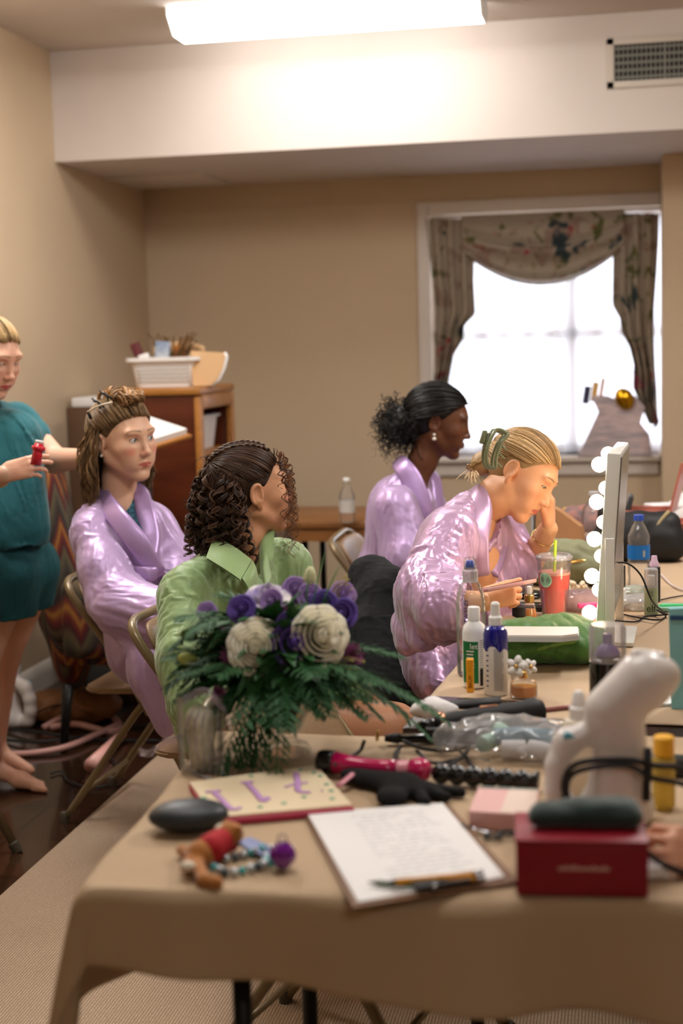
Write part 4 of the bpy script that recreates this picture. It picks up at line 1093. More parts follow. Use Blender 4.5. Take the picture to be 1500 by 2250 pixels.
    for i in range(125):
        az = R.uniform(1.98, 2 * pi - 1.7); el = R.uniform(-.7, .8); d = dirv(az, el); p0 = H.W(on_scalp(d, .005)); out = H.B @ unit(d * np.array([1, 1, 0]) + 1e-9)
        zend = c[2] - R.uniform(.09, .20); k1 = R.uniform(.0, .030) * (1.3 if el > 0 else .8); sd = R.randn(3) * .010
        dz = p0[2] - zend; gpts = [p0, p0 + out * k1 + [0, 0, -dz * .35] + sd * .5, p0 + out * k1 * .95 + [0, 0, -dz * .7] + sd, p0 + out * k1 * R.uniform(.2, 1.3) + [0, 0, -dz] + sd * 1.6]
        curl(H, None, gpts, R=R.uniform(.005, .0115), turns=max(2.5, dz / R.uniform(.026, .042)), r=.0023, n=6, grow=1.2, col=(76, 50, 33) if R.rand() < .35 else (46, 30, 21))
        if i % 2 == 0: curl(H, None, [g + R.randn(3) * .006 for g in gpts], R=.011, turns=dz / .036, r=.0008, n=2, col=(96, 66, 44))
    # tight front curls beside the face
    for (x, y, dd, x2, y2, col) in ((612, 1000, -.08, 622, 1150, (64, 42, 28)), (612, 1005, -.06, 640, 1205, (84, 54, 32)), (622, 995, .06, 648, 1190, (98, 62, 34)), (618, 992, .02, 636, 1130, (70, 44, 28)), (606, 985, -.02, 642, 1175, (110, 70, 38)), (625, 1010, .08, 650, 1215, (104, 66, 38)), (600, 985, -.06, 618, 1075, (58, 38, 26)), (624, 1004, .04, 640, 1225, (120, 78, 42)), (618, 1000, .07, 652, 1160, (96, 60, 34))):
        p0 = PD(x, y, D + dd * .6); p3 = PD(x2, y2, D + dd + .02); m1 = PD(x + 14, y + 40, D + dd * .8)
        curl(H, None, [p0, m1, (m1 + p3) / 2 + [.004, 0, 0], p3], R=.010, turns=(p0[2] - p3[2]) / .036, r=.0014, n=2, col=col)
    for i in range(26):
        x2 = 632 + R.randn() * 13; p0 = PD(614 + R.randn() * 6, 990 + R.rand() * 14, D + R.randn() * .02); p3 = PD(x2, 1150 + R.rand() * 80, D + .03 + R.randn() * .04)
        curl(H, None, [p0, PD(634, 1060, D + .02), (p0 + p3) / 2 + [.015, 0, -.03], p3], R=.010, turns=6, r=.0009, n=1, col=(120, 76, 42))
    # flyaways at the back ends
    for i in range(40):
        p0 = H.W(on_scalp(dirv(R.uniform(1.6, 4.8), R.uniform(-.3, 1.2)), .01)); d = R.randn(3) * .02; H.add([p0, p0 + d * .7, p0 + d * 1.4 + [0, 0, -.015]], .0005, 4, world=True)
    H.done(root)
person_green()
# ------------------------------------------------------------------ woman in lavender, hair clipped up (left)
def person_left():
    D = 4.30
    root = thing('person', 'seated person in a lavender satin robe whose brown hair is clipped up, facing right', 'person', (0, 0, 0))
    c = PD(272, 968, D); B = azim(-31, -3, 3); s = 1.0
    sk = (222, 176, 148)
    nb = PD(262, 1112, 4.34)
    P, F, C = head_mesh(c, B, [(PD(262, 1050, 4.34), .046), (nb, .055)], s=s, skin=sk, blush=.55, open_=.0066, brow=(140, 108, 80), lip=(190, 104, 92))
    g = B.T @ unit(V3((.95, -.25, -.06))); eyes(root, c, B, s, gaze=g, iris=(108, 130, 150))
    skc = np.array(srgb(*sk))[:3]; parts = [(P, F, C)]
    hip = PD(325, 1410, 4.36); S1 = PD(200, 1165, 4.22); S2 = PD(340, 1150, 4.46)
    S = Sdf(.010); S.cap(nb, PD(272, 1210, 4.38), .052, .085, k=.03).cap(PD(272, 1210, 4.38), hip, .085, .10, k=.04).cap(S1, S2, .036, .036, k=.04)
    kR = PD(440, 1440, 4.10); kL = PD(470, 1420, 4.36); S.cap(hip, kR, .09, .06, k=.03).cap(hip, kL, .09, .06, k=.03)
    for kn in (kR, kL):
        ft = V3((kn[0] - .03, kn[1] + .05, .05)); S.cap(kn, ft, .052, .035, k=.02); S.cap(ft, ft + [.14, -.05, -.02], .032, .024, k=.02)
    e1 = PD(225, 1310, 4.14); w1 = PD(345, 1360, 4.08); S.cap(S1, e1, .042, .036, k=.02).cap(e1, w1, .034, .025, k=.02)
    e2 = PD(395, 1270, 4.40); w2 = PD(400, 1350, 4.22); S.cap(S2, e2, .042, .036, k=.02).cap(e2, w2, .034, .025, k=.02)
    P, F = S.build(smooth=2); parts.append((P, F, skc))
    S = Sdf(.004); hand_sdf(S, w1, PD(390, 1375, 4.10) - w1, (0, -.2, 1), thumb=-1, curls=(.3, .3, .3, .3)); hand_sdf(S, w2, PD(400, 1395, 4.12) - w2, (0, -.3, 1), thumb=1, curls=(.3, .3, .3, .3)); P, F = S.build(); parts.append((P, F, skc))
    body_object(root, parts)
    # robe
    S = Sdf(.007)
    S.cap(PD(268, 1170, 4.36), PD(290, 1300, 4.36), .10, .11, k=.04); S.cap(PD(290, 1300, 4.36), PD(335, 1410, 4.36), .11, .115, k=.04)
    S.cap(S1 + [0, 0, -.01], S2 + [0, 0, -.01], .052, .050, k=.05); S.cap(PD(215, 1135, 4.26), PD(262, 1092, 4.36), .04, .045, k=.03); S.cap(PD(325, 1125, 4.44), PD(280, 1092, 4.37), .04, .04, k=.03)
    S.ell(PD(206, 1170, 4.36), (.06, .09, .10), k=.04)
    # wide near sleeve to the lap
    S.cap(S1, PD(226, 1245, 4.16), .058, .068, k=.03); S.cap(PD(226, 1245, 4.16), PD(266, 1325, 4.10), .070, .075, k=.03); S.cap(PD(258, 1316, 4.12), PD(345, 1345, 4.05), .08, .075, k=.03)
    # far sleeve
    S.cap(S2, PD(385, 1235, 4.44), .055, .065, k=.03); S.cap(PD(385, 1235, 4.44), PD(395, 1320, 4.28), .062, .055, k=.03)
    # lap and skirt hanging beside the chair
    S.cap(hip, PD(440, 1435, 4.15), .115, .09, k=.04); S.cap(hip, PD(470, 1420, 4.38), .115, .08, k=.04)
    S.cap(PD(285, 1345, 4.12), PD(335, 1470, 4.08), .04, .060, k=.04); S.cap(PD(335, 1470, 4.06), PD(375, 1575, 4.04), .072, .050, k=.03, flat=((.2, 1, 0), .6)); S.cap(PD(395, 1440, 4.08), PD(400, 1580, 4.06), .06, .045, k=.04, flat=((.2, 1, 0), .6))
    # V opening
    S.cap(PD(268, 1075, 4.34), PD(292, 1130, 4.28), .040, .026, k=.008, op='s'); S.cap(PD(292, 1130, 4.26), PD(300, 1165, 4.20), .020, .006, k=.006, op='s')
    F_ = [(PD(270, 1230, 4.28), .3, (-.3, 0, 1), 0.221, 0.062), (PD(215, 1250, 4.12), .2, (.15, 0, -1), 0.221, 0.05), (PD(310, 1340, 4.05), .25, (1, 0, -.2), 0.221, 0.062), (PD(350, 1500, 4.05), .28, (.25, 0, -1), 0.204, 0.05), (PD(370, 1200, 4.4), .2, (.3, 0, -1), 0.204, 0.05)]
    P, F = S.build(disp=fold_disp(F_), smooth=1); mesh_from('robe', P, F, m_satin, root)
    # collar bands crossing over
    b1 = [PD(232, 1062, 4.40), PD(226, 1090, 4.30), PD(252, 1130, 4.20), PD(300, 1190, 4.16), PD(345, 1262, 4.18)]
    b2 = [PD(290, 1058, 4.42), PD(308, 1078, 4.34), PD(318, 1120, 4.30), PD(330, 1180, 4.27), PD(326, 1235, 4.22)]
    u1 = [(-.4, -.6, .6), (-.2, -.9, .4), (.1, -1, .3), (.2, -1, .2), (.2, -1, .1)]
    band('lapel', b1, [.022, .026, .030, .032, .028], .007, u1, m_satin_band, root); band('lapel', b2, [.018, .024, .028, .028, .022], .007, [(.5, -.5, .6), (.5, -.8, .3), (.4, -1, .2), (.4, -1, .2), (.4, -1, .1)], m_satin_band, root)
    band('sash', [PD(205, 1290, 4.40), PD(255, 1262, 4.235), PD(330, 1262, 4.16), PD(372, 1262, 4.30)], .022, .008, (0, -1, .1), m_satin_band, root)
    tp = Sdf(.006); tp.cap(PD(285, 1105, 4.355), PD(300, 1180, 4.31), .045, .05, k=.03); P, F = tp.build(); lab(mesh_from('top', P, F, mat('dark_blue_print', (30, 52, 74), rough=.8, var=.6, vscale=60, var_col=srgb(70, 130, 150)), root), 'dark blue printed top under the robe')
    lathe('earring', [(0, -.005), (.0045, -.0022), (.005, 0), (.0045, .0022), (0, .005)], m_pearl, root, 14, loc=tuple(V3(c) + B @ (V3((.083, -.004, -.035)) * s)))
    # hair
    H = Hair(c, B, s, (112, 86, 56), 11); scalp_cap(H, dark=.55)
    cap_strands(H, (-.0, -.75, .75), 1150, r=.0016, col2=(150, 120, 82), puff=.010, wave=.0015)
    R = H.rs
    # waves falling behind
    for i in range(150):
        az = R.uniform(1.5, 2 * pi - 1.5); d = dirv(az, R.uniform(-.5, .55)); p0 = H.W(on_scalp(d, .006)); out = H.B @ unit(d * np.array([1, 1, 0]) + 1e-9)
        zend = c[2] - R.uniform(.10, .19); k1 = R.uniform(.010, .03); dz = p0[2] - zend
        curl(H, None, [p0, p0 + out * k1 + [0, 0, -dz * .4], p0 + out * k1 * 1.2 + [0, 0, -dz * .7], p0 + out * k1 * 1.0 + [0, 0, -dz]], R=.008, turns=1.6, r=.0022, n=7, col=(150, 118, 78) if R.rand() < .3 else (104, 78, 50))
    # piled-up twists on the crown
    for i in range(16):
        d = unit(dirv(R.uniform(-.9, .9) + (pi if R.rand() < .3 else 0), R.uniform(.9, 1.4))); p0 = H.W(on_scalp(d, .006)); u = H.B @ d
        t1 = unit(np.cross(u, R.randn(3))); pp = []
        for t in np.linspace(0, 2 * pi * .85, 9): pp.append(p0 + t1 * sin(t) * .019 + u * (.012 + .012 * (1 - cos(t))))
        for q in range(5): H.add(np.array(smooth_path(pp, 3)) + R.randn(3) * .003, .0034, 5, .7, (172, 130, 84) if q % 2 else (132, 98, 62), world=True)
    for sx, y0 in ((-1, .05),):
        for i in range(8):
            p0 = H.W(on_scalp(dirv(-1.35 + R.randn() * .1, .0), .004)); H.add(smooth_path([p0, p0 + H.B @ V3((-.012, .0, -.05)), p0 + H.B @ V3((-.006, .006, -.10)), p0 + H.B @ V3((-.016, .010, -.14))], 5), .0018, 4, world=True)
    H.done(root)
    # clips
    m_blk = mat('black_plastic', (18, 18, 20), rough=.35); m_pl = mat('pale_plastic', (226, 214, 190), rough=.3)
    cl = thing('hair_clip', 'long pale alligator clip in the brown clipped-up hair', 'hair clip', (0, 0, 0)); e0, e1 = PD(193, 905, 4.16), PD(247, 884, 4.14)
    tube('prong', smooth_path([e0, (e0 + e1) / 2 + [0, -.01, .004], e1], 4), [.005] * 8 + [.004], m_pl, cl, 8, .5)
    tube('grip', [e0, e0 + V3((.004, .012, -.02))], .0045, m_blk, cl, 8)
    for (x, y, l) in ((215, 883, 'black hair clip beside the pale alligator clip'), (232, 866, 'small black hair clip on top of the brown hair')):
        p = PD(x, y, 4.22); k_ = thing('hair_clip', l, 'hair clip', (0, 0, 0)); tube('prong', [p + V3((-.018, 0, .010)), p, p + V3((.010, -.004, -.02))], .0045, m_blk, k_, 8, .6); tube('prong', [p + V3((-.016, .01, .002)), p, p + V3((.018, .002, -.016))], .0035, m_blk, k_, 8)
person_left()
# ------------------------------------------------------------------ woman with the black bun
def person_bun():
    D = 4.85
    root = thing('person', 'seated person in a lavender satin robe with a black curly bun and pearl earring', 'person', (0, 0, 0))
    c = PD(965, 928, D); B = azim(4, -13); s = .98; sk = (104, 62, 38)
    nb = PD(905, 1055, 4.88)
    P, F, C = head_mesh(c, B, [(PD(930, 1010, 4.87), .045), (nb, .054)], s=s, skin=sk, blush=.3, brow=(30, 20, 14), lip=(96, 44, 38), open_=.0016, lash=(16, 10, 8), nose=.95)
    eyes(root, c, B, s, gaze=(0, .9, -.4), iris=(40, 24, 16))
    skc = np.array(srgb(*sk))[:3]; parts = [(P, F, C)]
    S1 = PD(868, 1110, 4.72); S2 = PD(925, 1080, 5.04); hip = PD(868, 1280, 4.95); chest = PD(880, 1140, 4.9)
    S = Sdf(.010); S.cap(nb, chest, .055, .10, k=.03).cap(chest, hip, .10, .11, k=.04).cap(S1, S2, .045, .045, k=.03)
    for dd in (-.1, .1):
        k_ = V3((hip[0] + .42, hip[1] + dd, .50)); S.cap(hip + [0, dd, -.02], k_, .085, .06, k=.02); ft = V3((k_[0] - .02, k_[1], .05)); S.cap(k_, ft, .052, .035, k=.02); S.cap(ft, ft + [.15, 0, -.02], .032, .022, k=.02)
    w = []
    for sg, Sx in ((-1, S1), (1, S2)):
        e_ = Sx + [.10, sg * .02, -.27]; wr = e_ + [.22, -sg * .03, .02]; S.cap(Sx, e_, .043, .036, k=.02).cap(e_, wr, .034, .025, k=.01); w.append((wr, e_))
    P, F = S.build(smooth=2); parts.append((P, F, skc)); S = Sdf(.004)
    for i, (wr, e_) in enumerate(w): hand_sdf(S, wr, wr - e_, (0, 0, 1), thumb=-1 if i == 0 else 1, curls=(.5, .5, .5, .5))
    P, F = S.build(); parts.append((P, F, skc)); body_object(root, parts)
    S = Sdf(.008)
    S.cap(PD(885, 1115, 4.9), PD(865, 1290, 4.95), .105, .125, k=.05); S.cap(S1, S2, .052, .052, k=.05); S.cap(PD(880, 1060, 4.86), PD(925, 1070, 4.98), .04, .045, k=.04)
    S.ell(PD(852, 1140, 4.92), (.06, .11, .13), k=.05)
    S.cap(S1, S1 + [.05, -.03, -.16], .07, .085, k=.03); S.cap(S1 + [.05, -.03, -.16], S1 + [.16, -.03, -.27], .09, .085, k=.03); S.cap(S2, S2 + [.10, .0, -.24], .062, .075, k=.03)
    S.cap(hip, hip + [.40, -.06, .0], .135, .10, k=.04); S.cap(hip, hip + [.40, .10, .0], .13, .09, k=.04); S.cap(hip + [.1, -.1, 0], hip + [.1, -.12, -.3], .08, .06, k=.05, flat=((0, 1, 0), .6))
    S.cap(PD(930, 1020, 4.86), PD(948, 1110, 4.82), .048, .018, k=.008, op='s')
    F_ = [(PD(880, 1180, 4.75), .3, (-.1, 0, 1), 0.238, 0.062), (PD(930, 1180, 4.8), .25, (.4, 0, -1), 0.238, 0.058), (PD(850, 1240, 4.8), .25, (.2, 0, 1), 0.238, 0.054)]
    P, F = S.build(disp=fold_disp(F_), smooth=1); mesh_from('robe', P, F, m_satin, root)
    band('lapel', [PD(872, 1012, 4.93), PD(880, 1020, 4.80), PD(905, 1055, 4.77), PD(930, 1120, 4.76), PD(938, 1180, 4.78)], [.025, .03, .034, .032, .03], .008, [(-.5, -.6, .6), (-.3, -.8, .5), (0, -1, .3), (.2, -1, .2), (.3, -1, .1)], m_satin_band, root)
    band('lapel', [PD(935, 1030, 5.02), PD(955, 1052, 4.98), PD(962, 1110, 4.94), PD(955, 1170, 4.90)], [.02, .028, .028, .02], .008, [(.5, -.5, .5), (.8, -.6, .2), (.8, -.6, .1), (.6, -.8, .1)], m_satin_band, root)
    er = V3(c) + B @ (V3((.086, -.004, -.040)) * s); lathe('earring', [(0, -.007), (.006, -.003), (.007, 0), (.006, .003), (0, .007)], m_pearl, root, 14, loc=tuple(er + [0, 0, -.012])); lathe('earring', [(0, -.005), (.0045, -.002), (.005, 0), (.0045, .002), (0, .005)], m_pearl, root, 14, loc=tuple(er + [0, 0, .002]))
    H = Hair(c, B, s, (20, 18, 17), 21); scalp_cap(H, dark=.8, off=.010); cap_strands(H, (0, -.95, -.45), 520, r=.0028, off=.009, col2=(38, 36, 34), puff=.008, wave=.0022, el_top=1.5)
    G = H.W(on_scalp((0, -1, -.60), .034)) + [0, 0, -.01]; R = H.rs
    S = Sdf(.006); S.ell(G, (.07, .06, .062), k=.02); S.ell(G + H.B @ V3((0, .03, .02)), (.06, .06, .06), k=.03); P, F = S.build(disp=lambda p: .012 * pnoise(p * 30)); H.raw(P, F, None, .7)
    for i in range(260):
        d = unit(R.randn(3)); p0 = G + d * .048; p1 = G + d * R.uniform(.068, .098) + R.randn(3) * .012; curl(H, None, [p0, (p0 + p1) / 2 + R.randn(3) * .01, p1, p1 + R.randn(3) * .02 + [0, 0, -.012]], R=.006, turns=2.5, r=.0016, n=2, col=(32, 30, 28) if R.rand() < .4 else (14, 13, 12))
    for i in range(40):
        p0 = G + R.randn(3) * .03 + [0, 0, -.04]; curl(H, None, [p0, p0 + [-.01, 0, -.03], p0 + [-.015 + R.randn() * .01, 0, -.05 - R.rand() * .035]], R=.005, turns=2.5, r=.0012, n=1)
    H.done(root)
person_bun()
# ------------------------------------------------------------------ blonde woman leaning over the table
def person_blonde():
    D = 3.76
    root = thing('person', 'blonde person in a lavender satin robe bending over the table, hand at her eye', 'person', (0, 0, 0))
    c = PD(1146, 1045, D); f = _r * .80 - _u * .60 - _f * .42; up = _r * .56 + _u * .80 - _f * .10
    B = frame_from(f, up); s = .91; sk = (234, 176, 134)
    nb = PD(1052, 1125, 3.80)
    P, F, C = head_mesh(c, B, [(PD(1090, 1090, 3.76), .046), (nb, .058)], s=s, skin=sk, blush=.4, brow=(120, 84, 54), lip=(196, 104, 86), open_=.0030, lash=(44, 30, 24))
    eyes(root, c, B, s, gaze=(.1, .9, -.35), iris=(70, 70, 60))
    skc = np.array(srgb(*sk))[:3]; parts = [(P, F, C)]
    S1 = PD(988, 1185, 3.62); S2 = PD(1095, 1160, 3.96); chest = PD(1010, 1225, 3.80); hip = PD(965, 1440, 3.90)
    e1 = PD(955, 1325, 3.50); w1 = PD(1058, 1322, 3.46)
    e2 = PD(1166, 1228, 3.90); w2 = PD(1204, 1162, 3.82)
    S = Sdf(.009); S.cap(nb, chest, .058, .11, k=.03).cap(chest, hip, .10, .09, k=.05).cap(S1, S2, .045, .045, k=.03)
    S.cap(S1, e1, .046, .038, k=.02)
    for dd in (-.12, .08):
        k_ = V3((hip[0] + .43, hip[1] + dd, .50)); S.cap(hip + [.05, dd * .8, -.02], k_, .065, .055, k=.02); ft = V3((k_[0] - .06, k_[1], .06)); S.cap(k_, ft, .052, .035, k=.02); S.cap(ft, ft + [.15, 0, -.02], .032, .022, k=.02)
    P, F = S.build(smooth=2); parts.append((P, F, skc))
    S = Sdf(.0035); S.cap(e1, w1, .037, .025, k=.01); S.cap(S2, e2, .044, .036, k=.01); S.cap(e2, w2, .036, .0255, k=.01); P, F = S.build(smooth=1); parts.append((P, F, skc))
    # left-hand side hand holding the phone (near), far hand at the eye
    S = Sdf(.0022); n1 = unit(V3(_r * -.1 + _u * .35 - _f * .9)); S.cap(w1 - unit(w1 - e1) * .03, w1, .026, .022, k=.006)
    hand_sdf(S, w1, _r * .93 + _u * .28 + _f * .1, n1, thumb=-1, curls=(.75, .8, .85, .9), s=.88, tdir=_r * .95 + _u * .30, tbend=-.1)
    P, F = S.build(); parts.append((P, F, skc))
    S = Sdf(.0022); S.cap(w2 - unit(w2 - e2) * .03, w2, .026, .022, k=.006)
    hand_sdf(S, w2, _r * .10 + _u * .97, _r * .95 - _u * .1 - _f * .25, thumb=-1, curls=(.45, .55, .65, .75), s=.86, tdir=-_r * .30 + _u * .90 - _f * .05, tbend=.3)
    P, F = S.build(); parts.append((P, F, skc))
    body_object(root, parts)
    # robe
    S = Sdf(.0062)
    S.cap(PD(1030, 1170, 3.80), PD(988, 1280, 3.84), .098, .112, k=.05); S.cap(PD(988, 1280, 3.84), PD(978, 1420, 3.88), .11, .11, k=.05)
    S.cap(PD(1000, 1165, 3.66), PD(1090, 1150, 3.92), .055, .052, k=.05); S.cap(PD(1010, 1130, 3.70), PD(1058, 1100, 3.80), .040, .040, k=.04)
    S.ell(PD(975, 1195, 3.86), (.075, .11, .09), k=.05)
    S.cap(PD(985, 1180, 3.63), PD(945, 1300, 3.55), .070, .085, k=.04)     # upper near sleeve
    S.cap(PD(945, 1295, 3.55), PD(980, 1325, 3.48), .085, .085, k=.02)      # wide cuff
    S.cap(PD(925, 1310, 3.54), PD(928, 1395, 3.50), .055, .030, k=.03, flat=((0, 1, 0), .6))   # hanging sleeve corner
    S.cap(PD(985, 1338, 3.47), PD(896, 1405, 3.56), .030, .028, k=.03); S.cap(PD(960, 1310, 3.5), PD(900, 1370, 3.58), .045, .045, k=.03); S.cap(PD(932, 1330, 3.76), PD(935, 1480, 3.70), .055, .050, k=.05)
    S.cap(PD(1092, 1165, 3.94), PD(1128, 1225, 3.90), .070, .070, k=.03); S.cap(PD(1085, 1240, 3.86), PD(1130, 1250, 3.86), .06, .05, k=.03)   # far sleeve
    S.cap(PD(1050, 1200, 3.86), PD(1065, 1280, 3.84), .09, .085, k=.04)   # front of the body
    S.cap(PD(1000, 1320, 3.84), PD(1040, 1330, 3.84), .12, .10, k=.05)
    # skirt
    S.cap(PD(965, 1400, 3.80), PD(968, 1490, 3.72), .095, .075, k=.05); S.cap(PD(928, 1420, 3.70), PD(958, 1500, 3.62), .050, .038, k=.04); S.cap(hip, hip + [.42, -.1, .02], .13, .09, k=.04); S.cap(hip, hip + [.42, .1, .02], .12, .09, k=.04)
    # cuff opening and neck opening
    d = unit(w1 - e1); S.cap(e1 + d * .06, w1 + d * .02, .058, .075, k=.006, op='s')
    S.cap(PD(1066, 1110, 3.76), PD(1072, 1180, 3.68), .046, .022, k=.008, op='s'); S.cap(PD(1072, 1180, 3.68), PD(1076, 1240, 3.70), .014, .006, k=.006, op='s')
    F_ = [(PD(1020, 1180, 3.62), .24, (-.35, 0, -1), 0.221, 0.05), (PD(950, 1290, 3.5), .24, (.3, 0, -1), 0.289, 0.062), (PD(1100, 1230, 3.8), .2, (.3, 0, -1), 0.255, 0.044), (PD(940, 1450, 3.6), .28, (.2, 0, -1), 0.238, 0.05), (PD(1010, 1340, 3.6), .2, (.6, 0, -.7), 0.204, 0.054), (PD(910, 1230, 3.7), .2, (-.3, 0, -1), 0.17, 0.068)]
    P, F = S.build(disp=fold_disp(F_), smooth=1)
    m_sp = mat('lilac_pink_satin', (200, 164, 202), rough=.36, metal=.35, sheen=.3, bump=.35, bscale=16, spec=.6, stretch=(1, 1, .3))
    mesh_from('robe', P, F, m_sp, root)
    band('lapel', [PD(1030, 1085, 3.88), PD(1046, 1080, 3.74), PD(1060, 1120, 3.68), PD(1052, 1190, 3.62), PD(1056, 1265, 3.64)], [.018, .024, .026, .026, .024], .007, [(-.5, -.5, .6), (-.1, -.9, .4), (.3, -1, .1), (.4, -1, .1), (.4, -1, 0)], m_sp, root)
    band('lapel', [PD(1096, 1112, 3.88), PD(1108, 1150, 3.82), PD(1098, 1210, 3.76), PD(1082, 1262, 3.72)], [.014, .020, .022, .018], .006, [(.5, -.7, .2), (.5, -.8, .1), (.5, -.8, .1), (.4, -.9, 0)], m_satin_band, root)
    # cuff trim + ruched seam of small gathers
    R0 = frame_from(d, (0, 0, 1)); q = e1 + d * .075
    ring = [q + R0[:, 0] * .070 * cos(t) + R0[:, 2] * (.074 * sin(t) - .01) for t in np.linspace(0, 2 * pi, 25)]
    tube('cuff', ring, .0035, m_satin_band, root, 6)
    v = []
    for i in range(16):
        t = i / 15; p = PD(950 + 4 * sin(i), 1400 + 98 * t, 3.655 - .015 * t); a, b_ = lathe_vf([(0, -.0045), (.0075, -.002), (.0075, .002), (0, .0045)], 8); v.append((a + p, b_))
    v, f_ = join_vf(v); lab(mesh_from('gathered_seam', v, f_, m_satin_band, root), 'gathered seam down the robe')
    # bracelet
    R0 = frame_from(unit(w2 - e2), (0, 0, 1)); q = w2 - unit(w2 - e2) * .035
    tube('bracelet', [q + R0[:, 0] * .031 * cos(t) + R0[:, 2] * .031 * sin(t) for t in np.linspace(0, 2 * pi, 25)], .0016, mat('gold', (214, 176, 104), rough=.25, metal=1), root, 6)
    # hair
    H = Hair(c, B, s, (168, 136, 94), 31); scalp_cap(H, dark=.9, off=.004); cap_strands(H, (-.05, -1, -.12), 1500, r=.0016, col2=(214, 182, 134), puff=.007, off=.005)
    G = H.W(np.array([0, -.112, -.022])); R = H.rs
    S = Sdf(.005); S.ell(G + H.B @ V3((0, -.004, -.012)), (.032, .032, .032), k=.02); S.ell(G + H.B @ V3((0, .012, .022)), (.026, .026, .028), k=.02); P, F = S.build(disp=lambda p: .004 * pnoise(p * 60)); H.raw(P, F, None, 1.0)
    for i in range(60):
        t0 = R.rand() * 6.3; pts = [G + H.B @ V3((.036 * cos(t), -.006 + .030 * sin(t) * .7 + R.randn() * .003, -.012 + .034 * sin(t))) for t in np.linspace(t0, t0 + 3.2, 8)]; H.add(pts, .0022, 5, world=True, col=(210, 176, 126) if R.rand() < .4 else None)
    for i in range(30):
        p0 = G + H.B @ V3((.0, -.01, -.055)); pe = PD(1035 + R.randn() * 14, 1040 + R.rand() * 26, 3.7 + R.randn() * .03); H.add(smooth_path([p0, (p0 + pe) / 2 + [0, 0, .012], pe], 5), .0009, 4, world=True, col=(216, 188, 146))
    H.done(root)
    # claw clip
    m_cl = mat('sage_plastic', (112, 118, 86), rough=.25, coat=.4)
    k_ = thing('hair_claw', 'sage green claw clip holding the blonde hair', 'hair clip', (0, 0, 0))
    KA = unit(_u * .95 + _r * .28); KO = unit(-_r * .9 + _u * .26); KN = -_f; K0 = PD(1086, 988, 3.66)
    def kp(a, o, n): return K0 + KA * a + KO * o + KN * n
    for nn_, o0 in ((.018, .0), (-.03, .004)):
        loop = [kp(a, o0 + o, nn_ + .006 * cos(a * 40)) for a, o in ((.046, -.020), (.050, 0), (.042, .014), (.0, .020), (-.034, .012), (-.046, -.002), (-.042, -.014), (-.02, -.008), (.02, -.010), (.038, -.018), (.046, -.020))]
        tube('jaw', smooth_path(loop, 4), .0048, m_cl, k_, 8)
    for a in (-.03, -.008, .014): tube('tooth', [kp(a, -.010, .018), kp(a - .008, -.03, .014)], [.004, .0025], m_cl, k_, 6)
    box('hinge', kp(.016, .024, -.004), (.012, .034, .040), m_cl, k_, rot=Matrix([list(r) for r in np.stack([KO, KN, KA], 1)]), bev=.003)
    box('grip', kp(.022, .036, .004), (.012, .022, .034), m_cl, k_, rot=Matrix([list(r) for r in np.stack([KO, KN, KA], 1)]), bev=.003)
    box('grip', kp(.050, -.006, .000), (.032, .020, .007), m_cl, k_, rot=Matrix([list(r) for r in np.stack([KO, KN, KA], 1)]), bev=.002)
    # phone
    ph = thing('phone', 'pink-cased phone in the blonde person\'s hand', 'phone', (0, 0, 0))
    pc = PD(1115, 1287, 3.42); ax_ = unit(_r * .95 + _u * .17 + _f * .25); nn = unit(_u * .97 + _f * .06 - _r * .15); nn = unit(nn - ax_ * (nn @ ax_)); mm = Matrix([list(r) for r in np.stack([ax_, np.cross(nn, ax_), nn], 1)])
    box('case', pc, (.125, .064, .010), mat('rose_case', (206, 150, 150), rough=.3, coat=.3), ph, rot=mm, bev=.004)
    box('screen', pc + nn * .0055, (.115, .056, .001), mat('screen_glass', (20, 22, 26), rough=.08), ph, rot=mm)
person_blonde()
